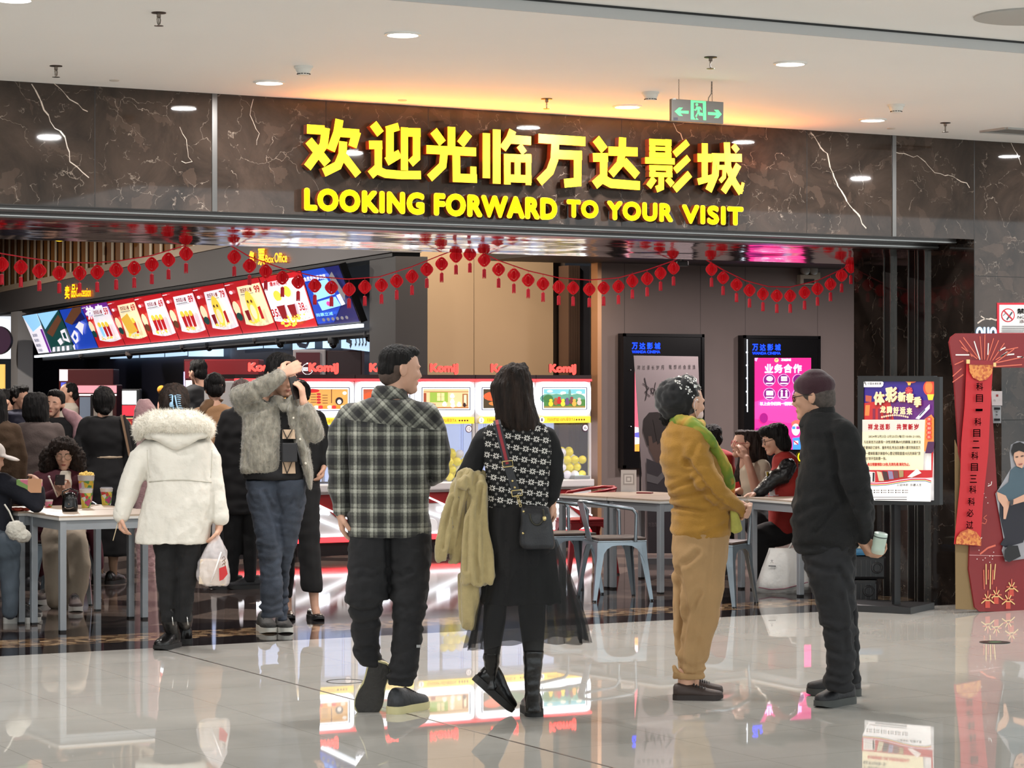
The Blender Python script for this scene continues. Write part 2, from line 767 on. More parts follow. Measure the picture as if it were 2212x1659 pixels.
# the hall behind: walls, ceilings
YG = 20.6                     # grey wall on the right with the two poster boxes
YT = 21.45                        # taupe panels behind the claw machines
M_GREY = M((112, 100, 96), 0.7, var=(1.2, 0.94, 1.05))
M_TAUPE = M((142, 119, 92), 0.65, var=(1.0, 0.95, 1.05))
M_DARKW = M((74, 62, 52), 0.7)
xg = pl(1299, 800, YG).x
m = MB(M_GREY)
m.box(xg, 24, YG, YG + 0.15, 0, 3.4)
struct(m.build('wall_back_1'))
m = MB(M((70, 62, 60), 0.6))
for px in (1349, 1513, 1610, 1766):
    X = pl(px, 650, YG).x
    m.box(X - 0.002, X + 0.002, YG - 0.0015, YG, 0, 3.0)
struct(m.build('trim_7'))
xa, xb, xc_ = pl(850, 700, YT).x, pl(1024, 700, YT).x, pl(1195, 700, YT).x
m = MB(M_TAUPE)
m.box(xa, xb - 0.004, YT, YT + 0.2, 0, 4.2)
m.box(xb + 0.004, xc_, YT, YT + 0.2, 0, 4.2)
m.use(M_DARKW)
m.box(xb - 0.004, xb + 0.004, YT + 0.01, YT + 0.1, 0, 4.2)
m.box(xc_, xg + 0.15, YT + 0.12, YT + 0.25, 0, 4.2)
struct(m.build('wall_back_2'))
# fluted metal pilaster with a dark glass side and the grey wall's edge strip, orange light put into its colour
m = MB(M((122, 98, 84), 0.3, 0.8), M((38, 38, 42), 0.15), M((120, 112, 106), 0.3, 0.9))
Yp = YT - 0.25
x0, x1, x2 = pl(1228, 700, Yp).x, pl(1253, 700, Yp).x, pl(1287, 700, Yp).x
for i in range(5):
    w = (x1 - x0) / 5
    m.box(x0 + i * w + 0.002, x0 + (i + 1) * w - 0.002, Yp, Yp + 0.2, 0, 2.76)
m.mi = 1
m.box(x1, x2, Yp + 0.03, Yp + 0.2, 0, 2.76)
m.mi = 2
m.box(x2 - 0.05, x2 - 0.04, Yp + 0.02, Yp + 0.03, 0, 2.76)
struct(m.build('pillar_1'))
m = MB(M((214, 168, 130), 0.3, 0.6))
m.box(xg - 0.045, xg, YG - 0.004, YG + 0.12, 0, 2.76)
struct(m.build('trim_8'))
# dark ceilings of the hall
m = MB(M((34, 29, 27), 0.6))
m.box(xg - 1.2, 24, FY + 1.41, YG + 0.2, 2.76, 2.9)
m.box(-14, 24, FY + 1.41, 56, 4.6, 4.8)
m.box(-14, 24, FY + 0.12, FY + 1.41, 2.62, 4.7)
struct(m.build('ceiling_hall'))
m = MB(M((40, 40, 48), 0.7))
m.box(-14.2, -14, FY + 1.41, 56, 0, 4.6)
m.box(-14, 40, 55.8, 56, 0, 4.8)
m.box(23.8, 24, FY + 1.41, 56, 0, 4.8)
struct(m.build('wall_hall'))

# ------------------------------------------------------------------ ceiling fittings
M_RIM = M((235, 233, 228), 0.4)
M_LED = M((255, 252, 244), 0.5, em=9.0)
M_CHROME = M((130, 120, 112), 0.25, 1.0)


def downlight(x, y, z, label, power=42.0, r=0.075):
    t = thing('downlight', label, 'ceiling light', (x, y, z), 0, 'round downlights in the mall ceiling')
    m = MB(M_RIM)
    m.lathe([(r + 0.016, 0), (r + 0.016, -0.006), (r + 0.002, -0.010), (r, -0.004), (r, 0.0)], 28)
    m.build('rim', t, 40)
    m = MB(M_LED)
    m.poly([(r * math.cos(2 * math.pi * i / 28), -r * math.sin(2 * math.pi * i / 28), -0.0045) for i in range(28)])
    m.build('diffuser', t)
    return t


def lamp(x, y, z, power, size, col=(1, 0.98, 0.955), spread=180, rot=None):
    l = bpy.data.lights.new('lamp', 'AREA')
    l.shape = 'DISK'
    l.size = size
    l.energy = power
    l.color = col
    l.spread = math.radians(spread)
    o = bpy.data.objects.new('lamp', l)
    COL.objects.link(o)
    o.location = (x, y, z)
    if rot:
        o.rotation_euler = rot
    return o


def ceil_at(px, py, z=ZC):
    return fl(px, py, z)


DL = [((870, 73), 'round downlight nearest the camera above the first big character'),
      ((1707, 136), 'bright round downlight right of the sprinkler beside the exit sign'),
      ((582, 177), 'round downlight just left of the orange glow on the ceiling'),
      ((1355, 229), 'round downlight in the orange glow left of the exit sign'),
      ((1885, 258), 'round downlight at the right end of the ceiling near the marble'),
      ((30, -3), 'round downlight cut off by the upper left corner of the photo')]
for (px, py), lab in DL:
    p = ceil_at(px, py)
    downlight(p.x, p.y, ZC, lab)
    lamp(p.x, p.y, ZC - 0.02, 30, 0.15)
# the same row of lamps goes on outside the frame
for x, y in ((1.3, 10.85), (10.0, 10.85), (12.3, 10.85), (3.2, 12.95), (1.0, 12.95), (12.1, 12.95)):
    lamp(x, y, ZC - 0.02, 30, 0.15)
for x in (-2.5, 0.0, 2.5, 5.0, 7.3):  # bare lamps added for the mall light, kept out of the marble's reflections
    for y in (3.0, 0.6):
        lamp(x, y, ZC + 0.04, 34, 0.15)


def sprinkler(px, py, label):
    p = ceil_at(px, py)
    t = thing('sprinkler', label, 'sprinkler', (p.x, p.y, ZC), random.random(), 'fire sprinklers in the mall ceiling')
    m = MB(M((72, 60, 54), 0.35, 0.9))
    m.lathe([(0.034, 0), (0.034, -0.004), (0.012, -0.006), (0.012, 0)], 18)
    m.build('escutcheon', t, 40)
    m = MB(M_CHROME)
    m.lathe([(0.010, 0), (0.010, -0.022), (0.006, -0.024), (0.004, -0.024)], 12)
    for s in (-1, 1):
        m.tube([(s * 0.009, 0, -0.02), (s * 0.014, 0, -0.034), (s * 0.010, 0, -0.05), (0, 0, -0.058)], 0.0028, 6)
    m.tube([(0, 0, -0.024), (0, 0, -0.056)], 0.0022, 6)
    m.build('yoke', t, 40)
    m = MB(M_CHROME)
    m.lathe([(0.0, -0.060), (0.022, -0.061), (0.022, -0.063), (0.0, -0.064)], 14)
    m.build('deflector', t, 40)


random.seed(5)
sprinkler(343, 27, 'fire sprinkler at the upper left, nearest of the sprinklers')
sprinkler(121, 142, 'fire sprinkler above the left end of the marble front')
sprinkler(1535, 123, 'fire sprinkler straight above the exit sign')
sprinkler(1181, 213, 'small fire sprinkler in the orange glow above the lettering')
sprinkler(2042, 265, 'fire sprinkler right of the smoke detector at the right end')


def detector(px, py, label):
    p = ceil_at(px, py)
    t = thing('smoke_detector', label, 'smoke detector', (p.x, p.y, ZC), 0, 'smoke detectors on the mall ceiling')
    m = MB(M((222, 220, 214), 0.5))
    m.lathe([(0.052, 0), (0.052, -0.012), (0.046, -0.014), (0.046, -0.018), (0.030, -0.05), (0.0, -0.05)], 24)
    m.build('body', t, 35)
    m = MB(M((40, 38, 36), 0.6))
    for i in range(14):
        a = 2 * math.pi * i / 14
        c, s_ = math.cos(a), math.sin(a)
        q = Vector((c * 0.0345, s_ * 0.0345, -0.043))
        m.bar(q + Vector((-s_, c, 0)) * 0.005, q - Vector((-s_, c, 0)) * 0.005, 0.006, 0.004)
    m.build('grille', t)


detector(656, 143, 'white smoke detector right of the downlight above the left marble')
detector(1405, 199, 'white smoke detector beside the exit sign in the orange glow')
detector(1936, 226, 'white smoke detector at the right above the last downlight')
m = MB(M((190, 150, 120), 0.6))
for i, (px, py, lab) in enumerate(((247, 173, 'small round cover plate on the ceiling above the left marble'), (869, 216, 'small round cover plate on the ceiling above the lettering'), (1925, 277, 'small round cover plate on the ceiling near the right downlight'))):
    p = ceil_at(px, py)
    mm = MB(M((196, 186, 176), 0.6))
    mm.lathe([(0.028, 0), (0.028, -0.004), (0.024, -0.006), (0.0, -0.006)], 16)
    tag(mm.build('cover_plate', None, 40, (p.x, p.y, ZC)), lab, 'cover plate', 'cover plates on the ceiling')
# air vent on the right and round recess in the nearer ceiling
p = ceil_at(2196, 282)
t = thing('air_vent', 'grey slatted air vent in the ceiling at the right edge', 'air vent', (p.x, p.y, ZC))
m = MB(M((170, 168, 165), 0.5))
for a, b in (((-0.2, -0.13), (0.2, -0.13)), ((0.2, -0.13), (0.2, 0.13)), ((0.2, 0.13), (-0.2, 0.13)), ((-0.2, 0.13), (-0.2, -0.13))):
    m.bar((a[0], a[1], -0.006), (b[0], b[1], -0.006), 0.03, 0.012)
m.build('frame', t)
m = MB(M((120, 116, 112), 0.5))
for i in range(9):
    m.bar((-0.19, -0.11 + i * 0.0275, -0.005), (0.19, -0.11 + i * 0.0275, -0.005), 0.014, 0.006)
m.build('slats', t)
p = fl(2225, 34, ZC + 0.06)
m = MB(M((176, 174, 170), 0.7))
m.lathe([(0.0, -0.012), (0.25, -0.012), (0.27, -0.008), (0.27, 0.0)], 40)
tag(m.build('ceiling_disc', None, 40, (p.x, p.y, ZC + 0.06)), 'round pale grey access cover in the nearer ceiling at upper right', 'ceiling cover')

# exit sign on two chains
pc = at(1507, 240, 13.95)
Xe, Ye = pc.x, pc.y
t = thing('exit_sign', 'hanging grey exit sign with green running man and two arrows', 'exit sign', (Xe, Ye, pc.z))
P = Plane((Xe, Ye - 0.0125, pc.z), (1, 0, 0.0))
a = P.q(1451, 213)
b = P.q(1563, 268)
m = MB(M((112, 108, 104), 0.35, 0.3))
m.box(a[0], b[0], 0, 0.025, b[1], a[1], Matrix.Translation((Xe, Ye - 0.0125, pc.z)), 0.003)
o = m.build('housing')
reparent(o, t)
GR = M((88, 232, 128), 0.4, em=0.9)
EG = M((100, 96, 92), 0.4)


def ex(x, y):       # zoom crop coordinates -> image
    return 1380 + x * 240 / 2212.0, 150 + y * 140 / 1290.0


P.poly(GR, [ex(*q) for q in ((712, 835), (800, 757), (875, 762), (825, 822), (992, 825), (988, 882), (825, 872), (875, 928), (800, 922))])
P.poly(GR, [ex(*q) for q in ((1375, 848), (1545, 858), (1495, 802), (1580, 806), (1650, 893), (1580, 970), (1495, 965), (1545, 915), (1375, 903))], True)
P.poly(GR, [ex(*q) for q in ((1032, 612), (1335, 635), (1338, 1012), (1280, 1005), (1272, 670), (1090, 658), (1092, 940), (1125, 1000), (1032, 995))], True)
P.disc(GR, *ex(1153, 700), 3.0, keep=True)
P.poly(GR, [ex(*q) for q in ((1145, 738), (1225, 742), (1255, 800), (1240, 815), (1212, 775), (1210, 850), (1290, 878), (1285, 925), (1195, 918), (1180, 870), (1150, 950), (1120, 935), (1165, 850), (1165, 790), (1130, 825), (1092, 805), (1100, 790), (1125, 795))], True)
P.poly(GR, [ex(*q) for q in ((1140, 955), (1190, 1000), (1130, 1000))], True)
P.rect(M((70, 64, 80), 0.4), *ex(690, 955), *ex(775, 1010))
P.rect(M((200, 196, 190), 0.4), *ex(672, 572), *ex(735, 600))
reparent(P.build('pictogram'), t)
for px in (1469, 1541):
    u, v_ = P.q(px, 220)
    m = MB(M((96, 84, 76), 0.4, 0.8))
    z0, z1 = pc.z + a[1] - 0.01, ZC
    nlk = 15
    for i in range(nlk):
        zc = z0 + (z1 - z0) * (i + 0.5) / nlk
        hl = (z1 - z0) / nlk * 0.62
        pts = [(Xe + u + (0.0025 * math.cos(q) if i % 2 else 0), Ye + (0 if i % 2 else 0.0025 * math.cos(q)), zc + hl * math.sin(q)) for q in [2 * math.pi * j / 8 for j in range(9)]]
        m.tube(pts, 0.0009, 4)
    reparent(m.build('chain'), t)
m = MB(M((110, 104, 98), 0.5))
u, v_ = P.q(1532, 218)
u2, _ = P.q(1541, 218)
m.tube([(Xe + u, Ye, pc.z + a[1] - 0.01), (Xe + u + 0.004, Ye, pc.z + a[1] + 0.02), (Xe + u2 - 0.006, Ye, pc.z + a[1] + 0.045), (Xe + u2 - 0.004, Ye, ZC)], 0.003, 6)
reparent(m.build('cable'), t)

# ------------------------------------------------------------------ the big illuminated lettering
SIGN_Y = FY - 0.075
t = thing('shop_sign', 'large yellow illuminated Chinese and English lettering on the brown marble front', 'sign', tuple(pl(1130, 480, FY)))
E_YEL = M((255, 222, 24), 0.4, em=1.35)
E_SIDE = M((110, 44, 12), 0.5, em=0.12)
M_SIDE = M((120, 66, 22), 0.4)


def letter_block(body, x0, y0, x1, y1, name, bold, spacing=1.0, dep=0.05):
    a, b, c = pl(x0, y1, SIGN_Y), pl(x1, y1, SIGN_Y), pl(x0, y0, SIGN_Y)
    mb = MB()
    o = Vector((a.x, SIGN_Y, a.z))
    w, h = b.x - a.x, c.z - a.z
    mb.use(E_YEL)
    textfit(mb, body, o, (1, 0, 0), (0, 0, 1), w, h, 0.0, bold, spacing)
    mb.use(E_SIDE)
    textfit(mb, body, o + Vector((0, 0.0012 + dep / 2, 0)), (1, 0, 0), (0, 0, 1), w, h, dep / 2, bold, spacing)
    reparent(mb.build(name), t)


def SA(x, y):
    return 640 + x / 4.424, 230 + y / 4.424


def SB(x, y):
    return 1120 + x / 4.254, 230 + y / 4.254


def strokes(fn, items, sc):
    """one heavy character: strokes with centre line and width, front plate and dark returns"""
    mb = MB(E_YEL, E_SIDE)
    for si, (w, *pts) in enumerate(items):
        P_ = [pl(*fn(*q), SIGN_Y) - Vector((0, si * .0005, 0)) for q in pts]
        w = w / sc * (P_[0] - Vector((0, 0, HC))).length / F / 2
        L_, R_ = [], []
        for k, p in enumerate(P_):
            a = (P_[k] - P_[k - 1]).normalized() if k else (P_[1] - P_[0]).normalized()
            c = (P_[k + 1] - P_[k]).normalized() if k < len(P_) - 1 else a
            t_ = (a + c).normalized()
            n_ = Vector((-t_.z, 0, t_.x))
            f = min(1.5, 1 / max(.5, t_.dot(a)))
            L_.append(p + n_ * w * f)
            R_.append(p - n_ * w * f)
        for k in range(len(P_) - 1):
            qd = [L_[k], L_[k + 1], R_[k + 1], R_[k]]
            mb.mi = 0
            mb.poly(qd)
            mb.mi = 1
            mb.prism([q + Vector((0, .0012, 0)) for q in qd], (0, .05, 0))
    reparent(mb.build('sign_character'), t)


HUAN = [(88, (102, 215), (270, 226)), (84, (283, 205), (262, 370), (106, 582)), (88, (118, 325), (298, 548)), (84, (412, 125), (392, 250), (330, 420)), (86, (415, 248), (600, 262)), (88, (578, 240), (535, 385)),
        (84, (447, 335), (440, 460), (395, 565), (260, 632)), (80, (448, 470), (590, 655))]
YING = [(88, (735, 165), (805, 262)), (80, (695, 367), (822, 367)), (78, (783, 345), (783, 600)), (86, (790, 580), (708, 655)), (80, (765, 605), (850, 642), (1000, 655), (1190, 655)), (82, (893, 205), (893, 500)), (74, (858, 228), (978, 192)),
        (82, (860, 528), (990, 450)), (76, (1031, 200), (1031, 610)), (82, (1000, 245), (1185, 250)), (78, (1146, 225), (1146, 490), (1088, 545))]
GUANG = [(82, (1483, 195), (1483, 420)), (88, (1312, 232), (1398, 352)), (88, (1648, 255), (1568, 362)), (82, (1243, 410), (1717, 435)), (80, (1412, 440), (1398, 565), (1272, 685)), (82, (1527, 440), (1530, 682), (1725, 690)), (66, (1690, 700), (1690, 575))]
LIN = [(80, (1817, 255), (1817, 685)), (84, (1915, 220), (1915, 738)), (80, (2068, 228), (2040, 305), (1972, 405)), (84, (2035, 312), (2243, 328)), (66, (2128, 372), (2180, 445)), (72, (2015, 455), (2015, 745)), (60, (2216, 455), (2216, 752)), (76, (1982, 490), (2245, 500)), (74, (1985, 685), (2245, 695)), (66, (2112, 490), (2112, 690))]
WAN = [(86, (183, 293), (615, 322)), (82, (340, 300), (330, 485), (290, 595), (190, 695)), (84, (330, 440), (582, 450)), (80, (543, 420), (542, 695), (420, 706))]
DA = [(88, (712, 297), (790, 402)), (78, (685, 468), (822, 468)), (78, (782, 445), (782, 660)), (86, (790, 640), (698, 722)), (82, (765, 662), (850, 708), (1115, 728)), (82, (825, 410), (1093, 418)), (76, (955, 285), (950, 425), (930, 530), (848, 625)), (80, (965, 500), (1090, 638))]
YI = [(62, (1231, 298), (1231, 472)), (60, (1375, 302), (1375, 478)), (58, (1200, 326), (1405, 334)), (36, (1200, 386), (1405, 393)), (46, (1200, 442), (1405, 450)), (58, (1163, 495), (1435, 506)), (48, (1200, 562), (1412, 569)), (44, (1200, 624), (1412, 630)), (62, (1230, 542), (1230, 648)), (62, (1381, 545), (1381, 650)),
      (60, (1308, 640), (1308, 742), (1262, 762)), (64, (1245, 660), (1192, 738)), (60, (1362, 662), (1412, 722)), (64, (1552, 328), (1428, 442)), (64, (1560, 470), (1433, 592)), (70, (1570, 620), (1428, 765))]
CHENG = [(66, (1712, 338), (1712, 670)), (76, (1645, 470), (1775, 474)), (60, (1648, 692), (1785, 652)), (74, (1775, 466), (2052, 473)), (74, (1816, 450), (1808, 625), (1745, 775)), (68, (1912, 330), (1925, 560), (1978, 692), (2045, 795)), (32, (2040, 800), (2062, 700)), (66, (2020, 535), (1942, 685), (1880, 785)), (58, (1968, 355), (2012, 412)), (44, (1820, 560), (1898, 560)), (42, (1892, 545), (1885, 650), (1848, 690))]
for it in (HUAN, YING, GUANG, LIN):
    strokes(SA, it, 4.424)
for it in (WAN, DA, YI, CHENG):
    strokes(SB, it, 4.254)
for wd, x0, y0, x1, y1 in (('LOOKING', 657, 405, 917, 455), ('FORWARD', 937, 416, 1204, 466), ('TO', 1224, 430, 1293, 470), ('YOUR', 1311, 433, 1454, 475), ('VISIT', 1473, 441, 1606, 483)):
    letter_block(wd, x0, y0, x1, y1, 'sign_word', 0.074, 1.12, 0.04)
# unseen lamps added in front of the lettering make its orange ceiling glow
for i in range(8):
    for zz, pw, rx in ((2.92, 2.6, 206),):
        l = lamp(6.25 + i * 0.43, FY - 0.12, zz, pw, 0.1, (1.0, 0.24, 0.03), 180, (math.radians(rx), 0, 0))
        l.data.shape = 'RECTANGLE'
        l.data.size = 0.36
        l.data.size_y = 0.03

# hall lamps, some added without fittings to brighten header, slats and walls
for x, y, z, pw, c in ((10.6, 20.3, 4.4, 190, (1, 0.87, 0.72)), (11.8, 20.2, 2.7, 12, (1, 0.75, 0.55)), (13.2, 18.0, 2.72, 80, (1, 0.9, 0.88)), (15.0, 18.2, 2.72, 80, (1, 0.9, 0.88)), (11.6, 17.4, 2.72, 55, (1, 0.88, 0.88)),
                       (7, 17, 4.5, 110, (1, 0.93, 0.88)), (4, 17.5, 4.5, 90, (1, 0.93, 0.9)), (7.6, 23.5, 4.0, 260, (1, 0.93, 0.86)), (7.6, 30, 4.0, 300, (1, 0.9, 0.8)), (7.8, 37, 4.0, 340, (1, 0.9, 0.8))):
    lamp(x, y, z, pw, 0.3, c)

# ------------------------------------------------------------------ concession line: header, wood wall, menu screens
KC = 0.40                                   # the line runs away to the left at this slope (camera right per depth)
CC = 24.0 * (KC - (1106 - 780) / F)
_n = math.hypot(1, KC)
DIRL = W(-KC / _n, 1 / _n, 0)               # along the line, away
NRM = W(-1 / _n, -KC / _n, 0)               # towards the customers


def ql(px, z=0.0, off=0.0):
    a = (px - CX) / F
    d = CC / (a + KC)
    return W(a * d, d, z) + NRM * off


def wallbox(mb, px0, px1, z0, z1, o0, o1):
    """box along the concession line between two image columns, o0..o1 = distance in front of the line"""
    A, B = ql(px0), ql(px1)
    up = Vector((0, 0, 1))
    p = [A + NRM * o0, B + NRM * o0, B + NRM * o1, A + NRM * o1]
    mb.prism([q + up * z0 for q in p], up * (z1 - z0))
    return mb


m = MB(M((96, 92, 92), 0.55))
wallbox(m, -60, 846, 2.82, 3.18, -0.3, 0.0)
m.use(M((22, 21, 23), 0.6))
wallbox(m, -60, 843, 2.78, 2.82, -0.3, -0.02)
m.use(M((46, 43, 43), 0.6))
wallbox(m, 792, 848, 0.0, 2.78, -0.35, -0.03)
struct(m.build('wall_concession'))
m = MB(M((196, 176, 152), 0.5))
wallbox(m, -60, 700, 3.18, 3.27, -0.25, 0.02)
struct(m.build('trim_9'))
m = MB(M((150, 98, 46), 0.5, var=(3, 0.85, 1.15)), M((240, 226, 200), 0.5))
wallbox(m, -60, 846, 3.27, 4.6, -0.3, -0.12)
m.mi = 1
A, B = ql(640), ql(-40)
n = int((B - A).length / 0.56)
for i in range(n):
    p = A + (B - A) * (i / n)
    q = p + (B - A).normalized() * 0.11
    up = Vector((0, 0, 1))
    m.prism([p + NRM * -0.1 + up * 3.27, q + NRM * -0.1 + up * 3.27, q + NRM * -0.085 + up * 3.27, p + NRM * -0.085 + up * 3.27], up * 1.33)
struct(m.build('wall_slats'))
m = MB(M((170, 168, 168), 0.6))          # light column at the far end of the line
wallbox(m, 30, 45, 0, 2.8, -0.2, 0.05)
struct(m.build('pillar_2'))
p = at(128, 514, 34)
m = MB(M((255, 214, 40), 0.5, em=1.0))
m.ball((0, 0, 0), (0.085, 0.085, 0.05), 16, 10)
tag(m.build('pendant_lamp', None, True, p), 'yellow glowing round lamp peeking out below the soffit at upper left', 'lamp')

# lettering of the counters
E_NEON = M((255, 168, 20), 0.4, em=1.5)


def neon(name, lab, items):
    off = 0.03
    P = Plane(ql(400, 3.0, off), -DIRL)
    P.step = 0
    for body, x0, y0, x1, y1, b in items:
        P.text(E_NEON, body, x0, y0, x1, y1, b, keep=True, extr=0.0)
    c = ql(items[0][1], 2.9, off)
    t = thing(name, lab, 'sign', c)
    reparent(P.build('lettering'), t)
    m = MB(M((60, 40, 20), 0.5))
    for body, x0, y0, x1, y1, b in items:
        q = P.q((x0 + x1) / 2, (y0 + y1) / 2)
        o = P.p(*q, lift=-0.03)
        m.box(-0.02, 0.02, -0.02, 0.02, -0.02, 0.02, Matrix.Translation(o))
    reparent(m.build('mount'), t)


neon('counter_sign', 'small orange neon sign lettered Concession on the grey header', [('卖', 140, 617, 150, 646, 0.03), ('品', 154, 614, 163, 643, 0.03), ('Concession', 164, 621, 196, 641, 0.02)])
neon('counter_sign', 'bright yellow neon sign lettered Box Office on the grey header', [('售', 538, 542, 549, 572, 0.03), ('票', 557, 537, 572, 573, 0.03), ('Box', 573, 551, 591, 568, 0.03), ('Office', 593, 546, 620, 567, 0.03)])

# menu screens
SBOT = [83, 113, 164, 214, 272, 327, 389, 454, 526, 602, 688, 780]
STOP = [47, 80, 127, 176, 231, 289, 349, 415, 483, 559, 650, 733]
org = at(780, 699, 24.0)
r_ = org - at(83, 768, CC / ((83 - CX) / F + KC))
PS = Plane(org, r_, u=Vector((0, 0, 1)) + NRM * 0.30)
E_RED = M((178, 26, 34), 0.3, em=0.55)
E_WHT = M((228, 226, 236), 0.3, em=0.62)
E_CRM = M((224, 212, 176), 0.3, em=0.7)
E_POP = M((226, 196, 70), 0.3, em=0.7)
E_DRD = M((130, 22, 30), 0.3, em=0.5)
E_BLU = M((24, 62, 170), 0.3, em=0.6)
E_NVY = M((22, 26, 86), 0.3, em=0.5)
E_LBL = M((140, 196, 236), 0.3, em=0.7)
E_PUR = M((104, 36, 140), 0.3, em=0.6)
E_GRN = M((16, 64, 62), 0.3, em=0.5)
E_GRY = M((120, 118, 122), 0.3, em=0.5)
E_BRN = M((96, 60, 40), 0.3, em=0.5)
M_SCRB = M((14, 14, 16), 0.3)


def lerp2(a, b, t):
    return (a[0] + (b[0] - a[0]) * t, a[1] + (b[1] - a[1]) * t)


labels = ['narrow white price-list screen at the far left end of the menu row', 'dark green menu screen with white lettering, second from the left end', 'bright blue menu screen with big white symbols',
          'menu screen with purple top over a popcorn picture', 'beige menu screen with golden popcorn between purple and red ones', 'red menu screen with white picture panel, fourth left of the box office text lamps',
          'red menu screen with two cups, below the grey header middle', 'red menu screen with a tall yellow cup on white, price 79', 'red menu screen with cream panel and yellow cup, price 99',
          'red and white menu screen with two popcorn tubs priced 35 and 38', 'large blue ticket screen at the right end of the menu row']
prices = [None, None, None, '59', '69', '69', '89', '79', '99', None, None]
for i in range(11):
    BL, BR = (SBOT[i], 768 - (SBOT[i] - 83) * 68 / 695.0 - 3), (SBOT[i + 1], 768 - (SBOT[i + 1] - 83) * 68 / 695.0 - 3)
    TL, TR = (STOP[i], 681 - (STOP[i] - 47) * 111 / 686.0), (STOP[i + 1], 681 - (STOP[i + 1] - 47) * 111 / 686.0)

    def b(u, v, q=(TL, TR, BR, BL)):
        return lerp2(lerp2(q[0], q[1], u), lerp2(q[3], q[2], u), v)

    def pol(m_, *pts, keep=False):
        PS.poly(m_, [b(*p) for p in pts], keep)

    def blob(m_, cu, cv, ru, rv, keep=False, n=12):
        PS.poly(m_, [b(cu + ru * math.cos(2 * math.pi * k / n), cv + rv * math.sin(2 * math.pi * k / n)) for k in range(n)], keep)

    def words(m_, s, u0, v0, u1, v1, bold=0.03):
        a0, a1, a2 = (PS.q(*b(u0, v1)), PS.q(*b(u1, v1)), PS.q(*b(u0, v0)))
        PS.layer(m_)
        o = PS.p(*a0)
        ax, ay = PS.p(*a1) - o, PS.p(*a2) - o
        textfit(PS.mb, s, o, ax, PS.u, ax.length, ay.length, 0, bold)
    PS.mb = MB()
    PS.k = 0
    PS.step = 0.004
    if i == 0:
        pol(E_WHT, (.04, .02), (.98, .02), (.98, .98), (.04, .98))
        pol(E_LBL, (.04, .02), (.98, .02), (.98, .3), (.3, .44))
        pol(E_PUR, (.84, .4), (.98, .4), (.98, .98), (.84, .98))
        for j, s in enumerate(('300', '500', '800', '1000')):
            words(E_NVY, s, .2, .5 + j * .125, .5, .56 + j * .125)
    elif i == 1:
        pol(E_GRN, (.02, .02), (.98, .02), (.98, .98), (.02, .98))
        pol(E_LBL, (.02, .02), (.96, .02), (.55, .2), (.1, .42))
        pol(E_BRN, (.12, .5), (.9, .12), (.96, .25), (.3, .62))
        pol(E_WHT, (.45, .72), (.62, .66), (.66, .78), (.5, .84))
        pol(E_WHT, (.74, .5), (.96, .46), (.96, .8), (.72, .72))
        pol(E_GRN, (.8, .56), (.92, .54), (.9, .7), (.8, .68))
        for j in range(4):
            pol(E_WHT, (.1 + j * .2, .97), (.18 + j * .2, .86), (.28 + j * .2, .86), (.22 + j * .2, .97), keep=j > 0)
    elif i == 2:
        pol(E_BLU, (.02, .02), (.98, .02), (.98, .98), (.02, .98))
        pol(E_BRN, (.05, .3), (.6, .02), (.98, .02), (.9, .14), (.3, .4))
        pol(E_NVY, (.3, .4), (.9, .14), (.98, .3), (.6, .36))
        pol(E_WHT, (.08, .66), (.32, .52), (.42, .6), (.32, .78), (.16, .84))
        pol(E_BLU, (.18, .68), (.3, .6), (.32, .7), (.22, .76))
        pol(E_WHT, (.44, .46), (.7, .34), (.86, .42), (.7, .56), (.62, .66), (.52, .5))
        pol(E_WHT, (.03, .88), (.14, .84), (.08, .97), (.03, .97))
    elif i == 10:
        pol(E_NVY, (.02, .02), (.98, .02), (.98, .98), (.02, .98))
        pol(E_BLU, (.02, .02), (.6, .02), (.9, .5), (.4, .95), (.02, .95))
        pol(E_LBL, (.12, .26), (.6, .2), (.66, .48), (.18, .54))
        pol(E_LBL, (.2, .57), (.66, .52), (.72, .68), (.24, .73))
        pol(E_WHT, (.7, .5), (.8, .48), (.84, .66), (.74, .68))
        blob(M((220, 60, 150), .3, em=.7), .46, .62, .05, .04)
        words(E_WHT, '会员充值享优惠', .06, .12, .62, .2)
        words(E_LBL, '购票立减', .1, .76, .5, .82)
        for j in range(6):
            blob(E_GRY, .25 + j * .11, .88, .035, .03, keep=j > 0)
        pol(E_GRY, (.72, .18), (.84, .1), (.97, .5), (.9, .6), keep=False)
    else:
        wide = i == 9
        top = E_PUR if i == 3 else E_RED
        pol(E_RED, (.01, .01), (.99, .01), (.99, .99), (.01, .99))
        if i == 3:
            pol(E_PUR, (.01, .01), (.99, .01), (.99, .3), (.01, .26))
            words(E_WHT, '热卖', .08, .06, .75, .34, .05)
        u0 = .03 if wide else .32
        panel = E_CRM if i in (4, 8) else E_WHT
        pts = [(u0, .12), (.97, .1), (.97, .84)] + [(.97 - (.97 - u0 * .6) * k / 8, .84 - .02 * k / 8 - .05 * math.sin(math.pi * k / 8) * -1) for k in range(1, 9)]
        pol(panel, *pts)
        if not wide:
            words(E_DRD, '欢乐双人餐', .38, .16, .7, .24)
            words(E_RED, prices[i], .78, .14, .93, .27)
            blob(E_WHT, .14, .2, .05, .035)
            pol(E_WHT, (.05, .05), (.2, .045), (.2, .06), (.05, .065))
            pol(E_GRY, (.4, .26), (.76, .25), (.76, .265), (.4, .275))
            blob(E_CRM, .16, .5, .09, .14)
            blob(E_BRN if i in (5, 6) else E_GRN, .17, .66, .08, .08)
        rnd = random.Random(i)
